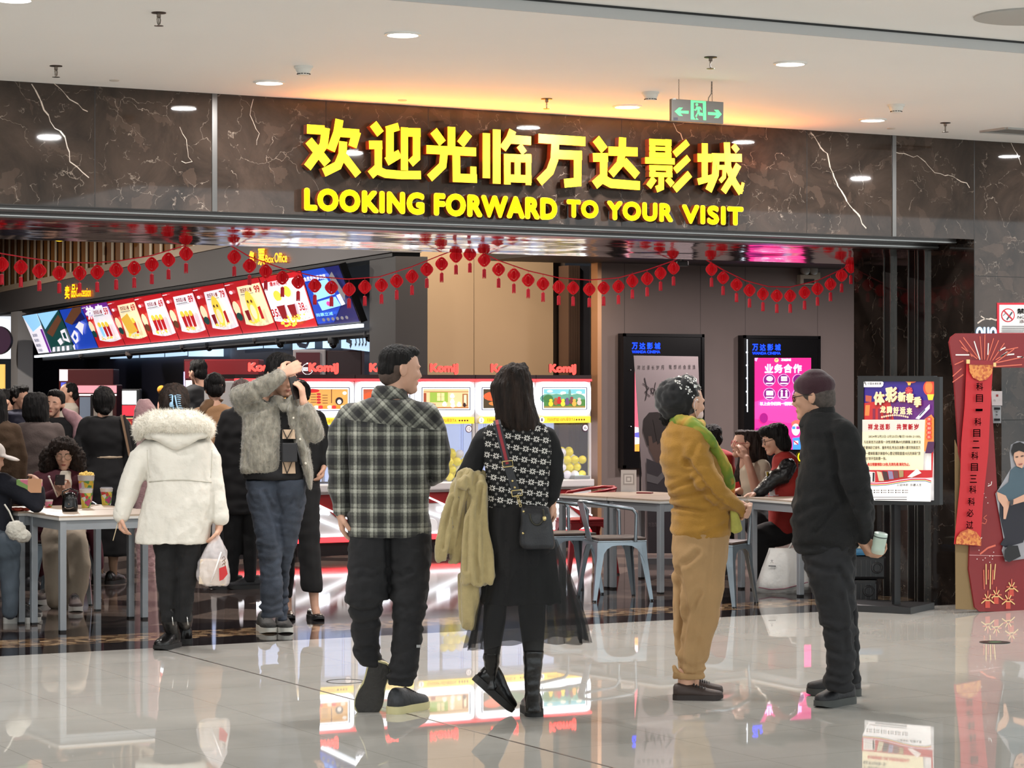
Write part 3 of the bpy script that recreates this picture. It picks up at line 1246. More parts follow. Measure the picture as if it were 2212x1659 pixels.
        if i in (7, 8):
            blob(E_POP, .62, .5, .13, .3)
            blob(E_CRM, .62, .6, .07, .14)
            blob(E_BRN, .57, .4, .025, .03)
            blob(E_BRN, .67, .4, .025, .03, True)
            pol(E_DRD, (.4, .56), (.52, .55), (.5, .76), (.42, .76))
            pol(E_RED, (.8, .52), (.88, .5), (.88, .74), (.8, .74))
        elif wide:
            words(E_RED, '爆米花+3元', .2, .12, .6, .2)
            for c in (.3, .58):
                blob(E_POP, c, .38 if c < .5 else .32, .09, .1)
                pol(E_DRD, (c - .1, .55), (c + .1, .54), (c + .07, .8), (c - .06, .8))
                pol(E_WHT, (c - .1, .47), (c + .1, .46), (c + .1, .55), (c - .1, .56))
            words(E_RED, '35.', .08, .6, .26, .74)
            words(E_RED, '38.', .78, .54, .94, .68)
            for j in range(26):
                blob(E_POP, .25 + rnd.random() * .5, .8 + rnd.random() * .13, .03, .022, keep=j > 0, n=6)
        else:
            for c in (.5, .66, .82):
                pol(E_RED if rnd.random() > .3 else E_LBL, (c - .06, .5), (c + .06, .48), (c + .045, .74), (c - .045, .75))
                blob(E_POP, c, .47, .06, .06)
            if i == 4:
                pol(M((206, 164, 60), .3, em=.7), (.42, .4), (.72, .3), (.86, .7), (.5, .76))
        for j in range(16):
            blob(E_POP, .45 + rnd.random() * .42, .74 + rnd.random() * .06, .022, .018, keep=j > 0, n=6)
    scr = PS.build('screen')
    q0, q1 = PS.q(*b(0, 1)), PS.q(*b(1, 0))
    base = PS.p(*PS.q(*b(.5, 1)), lift=0)
    t = thing('menu_screen', labels[i], 'menu screen', base, 0, 'menu screens above the counter')
    reparent(scr, t)
    m = MB(M_SCRB)
    cor = [PS.p(*PS.q(*b(u, v)), lift=0.0) for u, v in ((0, 0), (1, 0), (1, 1), (0, 1))]
    m.prism(cor, PS.n * -0.07)
    reparent(m.build('bezel'), t)
# LED strip and black duct with round spot cameras under the screens
m = MB(M((226, 236, 246), 0.4, em=1.3))
a, b_ = ql(80, 2.03, 0.02), ql(785, 2.145, 0.02)
m.bar(a, b_, 0.05, 0.035)
tag(m.build('light_strip', origin=a), 'long white light strip running under the menu screens', 'light strip')
m = MB(M((24, 23, 26), 0.5))
a, b_ = ql(85, 1.995, -0.25), ql(815, 2.09, -0.25)
m.bar(a, b_, 0.4, 0.06)
struct(m.build('trim_10'))
for i, (px, py) in enumerate(((178, 771), (280, 768), (398, 752), (556, 738), (655, 722), (452, 750), (606, 742), (720, 742), (798, 728))):
    a = (px - CX) / F
    d = CC / (a + KC) + 0.3
    p = at(px, py, d)
    t = thing('ceiling_camera', 'round dome spot under the black duct, %s from the left' % ('first', 'second', 'third', 'fourth', 'fifth', 'sixth', 'seventh', 'eighth', 'ninth')[(0, 1, 2, 4, 6, 3, 5, 7, 8)[i]], 'spotlight', p, 0, 'spots under the menu screens')
    m = MB(M((110, 98, 92), 0.4) if i < 5 else M((30, 30, 32), 0.5))
    m.lathe([(0.0, 0.06), (0.055, 0.06), (0.06, 0.02), (0.055, 0.0)], 16)
    m.build('housing', t, 40)
    m = MB(M((18, 18, 20), 0.2))
    m.ball((0, 0, -0.005), (0.042, 0.042, 0.045), 14, 8)
    m.build('dome', t, True)

# back of the counter: navy wall with a lit band, counter, red cabinets
P = Plane(ql(500, 1.5, -2.4), -DIRL)
P.step = 0.01
P.rect(M((44, 46, 66), 0.5), 40, 600, 824, 1000)
o = P.build('wall_counter')
struct(o)
E_BAND = M((176, 206, 232), 0.4, em=0.95)
P = Plane(ql(500, 1.5, -2.3), -DIRL)
for pts in (((238, 757), (300, 753), (300, 773), (238, 775)), ((303, 753), (355, 750), (355, 771), (303, 773)), ((357, 750), (405, 747), (405, 768), (357, 771)), ((407, 746), (483, 740), (483, 770), (407, 770)),
            ((512, 742), (568, 737), (568, 752), (512, 756)), ((570, 737), (610, 733), (610, 752), (570, 752)), ((632, 730), (680, 728), (680, 752), (632, 756)), ((697, 726), (724, 726), (724, 752), (697, 752)), ((737, 724), (816, 720), (816, 762), (737, 752))):
    P.poly(E_BAND, pts, True)
P.k = 1
DK = M((30, 34, 60), 0.5)
P.line(DK, [(752, 724), (748, 734), (760, 740), (756, 750)], 3)
for x in (768, 776, 783, 790):
    P.line(DK, [(x, 727), (x + 2, 742), (x - 1, 746)], 2, True)
P.line(DK, [(640, 735), (646, 745), (662, 748), (668, 735)], 3, True)
o = P.build('window_band')
tag(o, 'pale blue lit window band behind the counter below the menu screens', 'light panel')
m = MB(M((44, 38, 40), 0.4))
wallbox(m, 20, 800, 0, 1.02, 0.15, 0.75)
m.use(M((28, 26, 28), 0.2))
wallbox(m, 20, 800, 1.02, 1.06, 0.1, 0.8)
tag(m.build('counter'), 'long dark sales counter under the menu screens behind the crowd', 'counter')


for px in (140, 330, 560, 720):            # unseen lamps added over the counter aisle to lift its darkness
    p = ql(px, 2.7, -1.2)
    lamp(p.x, p.y, p.z, 26, 0.3, (0.85, 0.9, 1))


def cabinet(name, lab, px0, px1, py0, d, z0, depth, mats, extra=None, cat='machine'):
    """box-shaped machine standing at depth d between two image columns; extra adds its parts"""
    c = flx((px0 + px1) / 2, d, z0)
    w = (px1 - px0) / F * d
    top = HC - (py0 - HY) / F * d - z0
    t = thing(name, lab, cat, c, -TH)
    m = MB(*mats)
    m.box(-w / 2, w / 2, 0, depth, 0, top, None, 0.012)
    m.build('body', t)
    if extra:
        extra(t, w, top, depth)
    return t


RED = M((124, 20, 26), 0.35)
DRED = M((74, 14, 18), 0.35)


def panel(t, name, mat, x0, x1, z0, z1, y=-0.006, th=0.006):
    m = MB(mat)
    m.box(x0, x1, y, y + th, z0, z1)
    return m.build(name, t)


def ex_drinks(t, w, h, dp):
    panel(t, 'lit_frame', M((236, 232, 240), .4, em=1.2), -w / 2 + .01, -w / 2 + .12, h - .16, h - .01)
    panel(t, 'display', M((70, 80, 190), .4, em=.7), -w / 2 + .03, -w / 2 + .10, h - .36, h - .18)
    panel(t, 'label_plate', M((226, 226, 234), .4, em=.8), -w / 2 + .02, -w / 2 + .11, h - .5, h - .38)


cabinet('drinks_machine', 'dark red drinks machine with lit white corner below the first menu screens', 127, 245, 797, 33, 1.06, 0.5, [DRED], ex_drinks)


def ex_pop(t, w, h, dp):
    panel(t, 'lit_header', M((236, 150, 160), .4, em=.8), -w / 2, w / 2, h - .1, h - .01)
    panel(t, 'light_bar', M((255, 236, 236), .4, em=1.4), -w / 2, w / 2, h - .135, h - .115)
    panel(t, 'glass_front', M((120, 130, 146), .1, em=.35), -w / 2 + .03, -w / 2 + .16, .05, h - .15)
    panel(t, 'glass_front', M((150, 140, 130), .1, em=.3), -w / 2 + .2, w / 2 - .05, .05, h - .15)
    panel(t, 'post', M((16, 14, 16), .4), -w / 2 + .165, -w / 2 + .195, 0, h - .12, -0.012)


cabinet('popcorn_machine', 'popcorn machine with pink lit header and glass front behind the woman with a bun', 167, 252, 831, 30, 1.06, 0.45, [DRED], ex_pop)


def ex_kiosk(t, w, h, dp):
    panel(t, 'screen', M((238, 236, 240), .3, em=1.1), -w / 2 + .01, w / 2 - .04, .30, h - .02)
    panel(t, 'screen_banner', M((214, 36, 50), .3, em=.8), -w / 2 + .01, w / 2 - .04, .18, .29)
    panel(t, 'leaflet', M((230, 210, 150), .4), -w / 2 + .01, w / 2 - .06, .02, .16)


cabinet('ticket_kiosk', 'small ticket kiosk with bright white screen left of the claw clip woman', 262, 303, 840, 26, 1.06, 0.12, [M((22, 22, 24), .3)], ex_kiosk, 'kiosk')
m = MB(M((150, 28, 38), .5))
c = flx(285, 25.2, 1.06)
m.box(-.06, .06, -.05, .05, 0, .16)
m.use(M((206, 120, 70), .5))
m.box(-.045, 0.0, -.052, -.05, .06, .13)
tag(m.build('gift_box', None, False, c, -TH), 'red box with a small orange label standing on the counter by the kiosk', 'box')
m = MB(M((214, 140, 40), .9, bump=(60, .6, .01)))
c = at(349, 842, 25)
m.ball((0, 0, 0), .045, 14, 10)
t = thing('plush_toy', 'orange pompom toy standing on the counter left of the clipped hair', 'toy', flx(349, 25, 1.06))
reparent(m.build('pompom', None, True, c), t)
m = MB(M((206, 150, 130), .7))
m.tube([c - Vector((0, 0, .04)), c + Vector((-.03, 0, -.15)), flx(346, 25, 1.06)], [.012, .014, .022], 8)
reparent(m.build('stem', None, True), t)


def ex_led(t, w, h, dp):
    panel(t, 'light_edge', M((190, 180, 255), .4, em=1.6), -w / 2, -w / 2 + .012, 0, h - .13)
    panel(t, 'price_list', M((232, 228, 240), .4, em=1.0), -w / 2 + .02, w / 2 - .05, .05, h - .22)
    panel(t, 'header_plate', M((110, 26, 34), .4), -w / 2 + .01, w / 2 - .01, h - .2, h - .02)
    m = MB(M((190, 40, 60), .4, em=.6))
    for i in range(7):
        m.box(-w / 2 + .03, w / 2 - .07, -.008, -.006, .08 + i * .05, .095 + i * .05)
    m.build('price_row', t)


cabinet('snack_cabinet', 'tall red cabinet with lit white price list behind the men in black and tan', 397, 441, 776, 25.5, 1.06, .4, [DRED], ex_led)
cabinet('snack_cabinet', 'long dark red cabinet behind the first two red machine signs', 442, 560, 776, 25.2, 1.06, .5, [RED])


def ex_logo(t, w, h, dp):
    panel(t, 'front_panel', M((88, 14, 24), .3), -w / 2 + .03, w / 2 - .06, .04, h - .03)
    m = MB(M((240, 236, 236), .4, em=.8))
    cz = h - .2
    for i in range(20):
        a0, a1 = 2 * math.pi * i / 20, 2 * math.pi * (i + 1) / 20
        m.quad(*[(r * math.cos(q) - .02, -.008, cz + r * math.sin(q)) for r, q in ((.052, a0), (.052, a1), (.058, a1), (.058, a0))])
    m.box(-.065, .025, -.0085, -.007, cz - .018, cz + .018)
    m.use(M((88, 14, 24), .3))
    textfit(m, 'Hapitea', Vector((-.06, -.009, cz - .012)), (1, 0, 0), (0, 0, 1), .08, .024)
    m.use(M((240, 236, 236), .4, em=.8))
    m.box(-.03, -.012, -.008, -.006, cz + .055, cz + .066)
    m.build('logo', t)


cabinet('snack_machine', 'red machine with round white logo behind the phoning man', 633, 704, 755, 25, 1.06, .4, [M((168, 158, 156), .3)], ex_logo)
cabinet('snack_machine', 'dark maroon machine body next to the one with the round logo', 705, 782, 757, 25, 1.06, .4, [M((44, 16, 18), .35)])
# far left end: round sign and yellow lit strips
c = at(-6, 735, 40)
t = thing('round_sign', 'round purple-rimmed lit sign cut off at the left edge', 'sign', c, -TH)
m = MB(M((240, 238, 244), .4, em=.9))
m.lathe([(0, -.06), (.2, -.06), (.2, -.05)], 28, Matrix.Rotation(math.pi / 2, 4, 'X') @ Matrix.Scale(-1, 4, (0, 0, 1)))
m.build('face', t)
m = MB(M((60, 10, 60), .4))
m.lathe([(.2, -.07), (.235, -.07), (.235, .12), (.2, .12)], 28, Matrix.Rotation(math.pi / 2, 4, 'X') @ Matrix.Scale(-1, 4, (0, 0, 1)))
m.build('rim', t, 40)
m = MB(M((230, 234, 240), .5, em=.9))
p = [at(-40, 680, 43), at(22, 680, 43), at(22, 775, 43), at(-40, 775, 43)]
m.prism(p, W(0, .1, 0))
tag(m.build('lit_board'), 'white lit panel behind the round sign at the left edge', 'light panel')
m = MB(M((238, 186, 96), .5, em=.9))
p = [at(-40, 787, 43), at(9, 787, 43), at(9, 885, 43), at(-40, 885, 43)]
m.prism(p, W(0, .1, 0))
tag(m.build('lit_board'), 'warm yellow lit panel at the left edge below the round sign', 'light panel')

# ------------------------------------------------------------------ claw machines
YM = 20.5
E_WF = M((240, 246, 255), 0.4, em=2.0)
E_STR = M((255, 60, 66), 0.4, em=1.6)
E_KOM = M((255, 78, 70), 0.4, em=1.7)
E_BAND2 = M((250, 212, 60), 0.4, em=0.75)
E_IN = M((176, 190, 226), 0.5, em=0.75)
M_WB = M((214, 212, 212), 0.4)
M_GLASS = M((235, 240, 250), 0.03, alpha=0.08)
M_MAR = M((128, 24, 26), 0.4)
E_LINE = M((246, 250, 255), 0.4, em=2.6)
pic_bg = [((214, 160, 84), .7), ((214, 160, 84), .7), ((190, 90, 60), .6), ((222, 190, 140), .75), ((70, 60, 40), .6), ((110, 180, 190), .75)]
mlab = ['claw machine at the left end of the row, half hidden behind the phoning man', 'claw machine whose sign shows right of the phoning man', 'claw machine whose picture is mostly hidden behind the plaid shirt',
        'claw machine with a bright room picture, between the plaid man and the long-haired woman', 'claw machine mostly hidden behind the long-haired woman', 'claw machine at the right end of the row with a landscape picture']
edges = [507, 637, 767, 897, 1027, 1158, 1278]
mach = []
for i in range(6):
    X0, X1 = pl(edges[i], 820, YM).x, pl(edges[i + 1], 820, YM).x
    w = X1 - X0 - 0.006
    t = thing('claw_machine', mlab[i], 'claw machine', ((X0 + X1) / 2, YM, 0), 0, 'claw machines in a row')
    mach.append(((X0 + X1) / 2, w))
    h = w / 2
    m = MB(M_WB)                       # frame: lower cabinet, posts, head, back
    m.box(-h, h, 0, .75, .17, .585, None, .01)
    m.box(-h, h, -.06, .2, .585, .655, None, .012)
    for s in (-1, 1):
        m.box(s * (h - .014) - .012, s * (h - .014) + .012, 0, .025, .65, 1.2)
        m.box(s * (h - .014) - .012, s * (h - .014) + .012, .72, .75, .65, 1.2)
    m.box(-h, h, .01, .75, 1.2, 1.6, None, .01)
    m.build('cabinet', t)
    m = MB(E_IN, M((150, 164, 206), .5, em=.5))
    m.box(-h + .02, h - .02, .70, .72, .65, 1.2)
    m.mi = 1
    for q in (-.12, -.1, .13, .15):
        m.box(q, q + .006, .692, .70, .65, 1.2)
    m.build('back_panel', t)
    m = MB(M((22, 18, 20), .4))
    m.box(-h + .02, h - .02, .02, .73, 0, .12)
    m.build('plinth', t)
    m = MB(E_STR)
    m.box(-h, h, -.008, .03, .12, .17)
    m.build('base_light_strip', t)
    m = MB(E_STR)
    m.box(-h, h, -.012, .02, 1.602, 1.622)
    m.build('top_light_strip', t)
    m = MB(M((34, 14, 16), .4))
    m.box(-h, h, 0, .7, 1.622, 1.66)
    m.build('top_cap', t)
    m = MB(E_WF)                       # rounded glowing lightbox face
    R = .06
    x0, x1, z0, z1 = -h + .012, h - .012, 1.275, 1.595
    pts = []
    for cx, cz, a0 in ((x1 - R, z1 - R, 0), (x0 + R, z1 - R, 90), (x0 + R, z0 + R, 180), (x1 - R, z0 + R, 270)):
        pts += [(cx + R * math.cos(math.radians(a0 + k * 15)), 0.008, cz + R * math.sin(math.radians(a0 + k * 15))) for k in range(7)]
    m.prism(pts, (0, -.018, 0))
    m.build('lightbox', t)
    m = MB(M((52, 54, 92), .4))
    x0, x1, z0, z1 = -h + .06, h - .06, 1.33, 1.54
    for a, b_ in (((x0, z0), (x1, z0)), ((x1, z0), (x1, z1)), ((x1, z1), (x0, z1)), ((x0, z1), (x0, z0))):
        m.bar((a[0], -.012, a[1]), (b_[0], -.012, b_[1]), .007, .007)
    m.build('picture_frame', t)
    bg, e = pic_bg[i]
    m = MB(M(bg, .4, em=e))
    x0, x1, z0, z1 = x0 + .016, x1 - .016, z0 + .014, z1 - .014
    m.box(x0, x1, -.0125, -.010, z0, z1)
    pw, ph = x1 - x0, z1 - z0
    lay = [0]

    def rc(col, u0, v0, u1, v1, e=.65):
        lay[0] += 1
        m.use(M(col, .4, em=e))
        y = -.0125 - lay[0] * .0004
        m.quad((x0 + u0 * pw, y, z0 + v0 * ph), (x0 + u1 * pw, y, z0 + v0 * ph), (x0 + u1 * pw, y, z0 + v1 * ph), (x0 + u0 * pw, y, z0 + v1 * ph))

    def el(col, u, v, ru, rv, e=.65):
        lay[0] += 1
        m.use(M(col, .4, em=e))
        y = -.0125 - lay[0] * .0004
        m.poly([(x0 + (u + ru * math.cos(2 * math.pi * k / 12)) * pw, y, z0 + (v + rv * math.sin(2 * math.pi * k / 12)) * ph) for k in range(12)])
    if i in (0, 1):
        rc((120, 70, 40), .62, .3, .64, 1)
        el((206, 40, 40), .2, .92, .16, .1)
        for k in range(4):
            el((190, 40, 50), .34, .75 - k * .14, .05, .06)
            rc((110, 60, 40), .16, .72 - k * .13, .28, .75 - k * .13)
            rc((110, 60, 40), .42, .68 - k * .13, .54, .71 - k * .13)
        el((40, 30, 36), .8, .4, .09, .2)
        el((240, 230, 220), .8, .36, .05, .12)
        el((244, 240, 230), .92, .8, .05, .09)
        for k in range(9):
            el([(220, 60, 60), (236, 150, 60), (240, 230, 210)][k % 3], .08 + k * .1, .1, .06, .09)
    elif i == 3:
        rc((176, 120, 70), 0, .84, 1, .88)
        rc((146, 176, 70), .14, .32, .54, .84)
        rc((226, 214, 150), .3, .4, .46, .8)
        rc((120, 100, 60), .375, .4, .385, .8)
        rc((120, 100, 60), .3, .6, .46, .61)
        rc((150, 96, 60), .86, .1, .98, .76)
        rc((244, 220, 180), .89, .2, .95, .7)
        rc((176, 120, 76), 0, 0, 1, .08)
        rc((150, 70, 44), 0, .3, .06, .8)
        rc((150, 60, 44), .16, .06, .26, .24)
        for u, v in ((.46, .2), (.63, .62), (.63, .34), (.78, .18), (.64, .14)):
            el((240, 232, 216), u, v, .055, .1)
            el((250, 244, 234), u, v + .1, .035, .06)
        el((40, 30, 34), .9, .18, .03, .12)
    elif i == 5:
        rc((210, 224, 200), 0, .55, 1, .75)
        for u in (.1, .3, .55, .8):
            el((90, 150, 130), u, .5, .2, .25)
        rc((70, 120, 60), 0, 0, 1, .45)
        el((60, 110, 60), .1, .5, .12, .2)
        el((90, 140, 130), .62, .75, .03, .25)
        for u, v in ((.14, .88), (.46, .8), (.84, .82)):
            el((246, 240, 220), u, v, .07, .07)
        rc((140, 120, 60), 0, 0, 1, .1)
        for k, u in enumerate((.16, .28, .36, .45, .55, .66, .72, .84)):
            col = [(240, 196, 50), (150, 90, 50), (180, 40, 40), (246, 206, 60), (96, 70, 110), (120, 60, 60), (214, 160, 70), (236, 180, 170)][k]
            el(col, u, .22 + (k % 3) * .06, .055, .14)
            el(col, u, .4 + (k % 3) * .06, .04, .08)
    else:
        el((226, 90, 50), .2, .62, .2, .24)
        el((190, 120, 60), .25, .25, .14, .12)
        el((60, 100, 60), .6, .4, .3, .3)
    m.build('picture', t)
    m = MB(E_BAND2, M((120, 60, 20), .5))
    m.box(-h + .03, h - .02, -.02, -.016, 1.2, 1.262)
    m.mi = 1
    textfit(m, '扫码抓娃100%得到TA', Vector((-h + .11, -.0212, 1.214)), (1, 0, 0), (0, 0, 1), .31, .036)
    for k in range(4):
        m.box(h - .185 + k * .028, h - .169 + k * .028, -.021, -.02, 1.222, 1.238)
    m.build('price_band', t)
    m = MB(M((235, 235, 240), .4, em=.6), M((80, 30, 80), .4))
    m.poly([(-h + .05 + .028 * math.cos(-q * .4), -.022, 1.231 + .028 * math.sin(-q * .4)) for q in range(16)])
    m.mi = 1
    textfit(m, str(6 - i), Vector((-h + .042, -.0225, 1.216)), (1, 0, 0), (0, 0, 1), .014, .03)
    m.build('number_badge', t)
    m = MB(M_GLASS)
    m.box(-h + .02, h - .02, .008, .012, .655, 1.2)
    m.build('glass_pane', t)
    m = MB(M((90, 40, 70), .4), M((240, 236, 240), .4, em=.4))
    cx, cz = h - .065, 1.15
    m.poly([(cx + .036 * math.cos(-q * .35), .006, cz + .036 * math.sin(-q * .35)) for q in range(18)])
    m.mi = 1
    m.poly([(cx + .029 * math.cos(-q * .35), .005, cz + .029 * math.sin(-q * .35)) for q in range(18)])
    m.mi = 0
    textfit(m, ('8', '10', '10', '12', '8', '6')[i], Vector((cx - .014, .004, cz - .014)), (1, 0, 0), (0, 0, 1), .028, .03)
    m.build('sticker', t)
    m = MB(M((150, 156, 160), .4), M((190, 250, 220), .3, em=.9))
    m.box(h - .22, h - .04, -.05, .06, .655, .69, None, .008)
    m.mi = 1
    m.quad((h - .17, -.03, .692), (h - .09, -.03, .692), (h - .09, .03, .692), (h - .17, .03, .692))
    m.build('control_box', t)
    m = MB(M_MAR, M_WB)                # red diagonal, white light lines and round badge on the lower front
    y = -.003
    m.prism([(-h, y, .46), (-h, y, .56), (h * .2, y, .56), (h, y, .30), (h, y, .2), (-h * .1, y, .46)], (0, -.004, 0))
    m.build('front_band', t)
    for z0, z1 in ((.57, .30), (.42, .19), (.18, .18)):
        m = MB(E_LINE)
        m.bar((-h, -.012, z0), (h, -.012, z1), .013)
        m.build('white_light_line', t)
    m = MB(M((224, 222, 222), .4, em=.3), M_MAR)
    m.lathe([(0, -.014), (.065, -.014), (.07, -.006)], 24, Matrix.Translation((h * .62, 0, .44)) @ Matrix.Rotation(math.pi / 2, 4, 'X') @ Matrix.Scale(-1, 4, (0, 0, 1)))
    m.mi = 1
    textfit(m, 'N', Vector((h * .62 - .025, -.0155, .41)), (1, 0, 0), (0, 0, 1), .05, .06, 0, .05)
    m.build('round_badge', t)
    m = MB(M((224, 222, 222), .4, em=.3))
    m.lathe([(0, -.014), (.065, -.014), (.07, -.006)], 24, Matrix.Translation((-h * .5, 0, .25)) @ Matrix.Rotation(math.pi / 2, 4, 'X') @ Matrix.Scale(-1, 4, (0, 0, 1)))
    m.build('round_badge', t)
    m = MB(E_LINE)
    textfit(m, 'komij', Vector((-.09, -.009, .375)), (1, 0, 0), (0, 0, 1), .13, .045, 0, .04)
    m.build('front_lettering', t)
    m = MB(E_KOM)
    textfit(m, 'KomiJ', Vector((-.17, -.012, 1.662)), (1, 0, 0), (0, 0, 1), .30, .105, 0, .07)
    m.use(M((150, 20, 24), .4))
    textfit(m, 'KomiJ', Vector((-.17, -.004, 1.662)), (1, 0, 0), (0, 0, 1), .30, .105, .007, .07)
    m.build('sign_lettering', t)
# plastic balls behind the glass of the machines one can see into
M_BY = M((232, 216, 40), 0.35, em=0.12)
M_BW = M((226, 226, 236), 0.35, em=0.12)
bm_ = {}
for nm, mat in (('y', M_BY), ('w', M_BW)):
    me = MB(mat)
    me.ball((0, 0, 0), .041, 14, 9)
    o = me.build('plastic_ball', None, True)
    bm_[nm] = o.data
    bpy.data.objects.remove(o)
rnd = random.Random(11)
for i, u0, where in ((3, .02, 'bright room picture'), (5, -.29, 'landscape picture at the right end')):
    cx, w = mach[i]
    rows = [(0, 0.0), (1, 0.041), (2, 0.0), (3, 0.041)]
    for r, sh in rows:
        for c in range(8):
            for dpt in range(2):
                x = -.262 + c * .0835 + (sh if dpt == 0 else .02 - sh * .5)
                if x < u0 or x > w / 2 - .058:
                    continue
                top = 3.4 - abs(x - .08) * 5 if i == 5 else 3.4 - abs(x - .1) * 4
                if r > top:
                    continue
                z = .697 + r * .0715 + dpt * .012
                o = bpy.data.objects.new('plastic_ball', bm_['y' if rnd.random() < .62 else 'w'])
                COL.objects.link(o)
                o.location = (cx + x + rnd.uniform(-.002, .002), YM + .06 + dpt * .086 + (r % 2) * .03, z)
                y = o.data == bm_['y']
                tag(o, '%s plastic ball in the claw machine with the %s' % ('yellow' if y else 'white', 'room picture' if i == 3 else 'landscape picture'), 'ball',
                    '%s balls in the claw machine with the %s' % ('yellow' if y else 'white', 'room picture' if i == 3 else 'landscape picture'))

# ------------------------------------------------------------------ poster boxes on the grey wall
E_CINE = M((30, 76, 255), 0.4, em=1.6)


def poster_box(lab, x0, y0, x1, y1, build_art, tx, ty):
    Yf = YG - 0.11
    a, b_ = pl(x0, y1, Yf), pl(x1, y0, Yf)
    t = thing('poster_box', lab, 'poster box', ((a.x + b_.x) / 2, YG, a.z))
    m = MB(M((12, 11, 13), 0.25))
    m.box(a.x, b_.x, Yf + .012, YG - .001, a.z, b_.z, None, .006)
    for q in ((a.x, a.x + .03, a.z, b_.z), (b_.x - .03, b_.x, a.z, b_.z), (a.x, b_.x, a.z, a.z + .03), (a.x, b_.x, b_.z - .03, b_.z)):
        m.box(q[0], q[1], Yf, Yf + .014, q[2], q[3])
    reparent(m.build('frame'), t)
    P = Plane((a.x, Yf + .010, a.z), (1, 0, 0))
    for k, ch in enumerate('万达影城'):
        P.text(E_CINE, ch, tx + k * 16.3, ty, tx + 12.5 + k * 16.3, ty + 14.5, .03, keep=k > 0)
    P.text(E_CINE, 'WANDA CINEMA', tx, ty + 17, tx + 61, ty + 23, .04, True)
    reparent(P.build('lettering'), t)
    build_art(t, Yf)


def art1(t, Yf):
    P = Plane((0, Yf + .006, 0), (1, 0, 0))
    P.poly(M((226, 90, 110), .3, em=.8), [(1371, 798), (1384, 930), (1386, 975), (1371, 975)])
    P.poly(M((240, 220, 220), .3, em=.8), [(1371, 922), (1383, 924), (1386, 975), (1371, 975)])
    P.poly(M((90, 90, 180), .3, em=.8), [(1371, 935), (1384, 933), (1385, 946), (1371, 944)])
    P.poly(M((236, 150, 60), .3, em=.8), [(1371, 960), (1386, 958), (1386, 975), (1371, 975)])
    reparent(P.build('poster'), t)
    for q in ((1362, 799), (1363, 921)):
        m = MB(M((220, 220, 220), .2, 1.0))
        m.ball(pl(*q, Yf), .008, 8, 6)
        reparent(m.build('lock'), t)


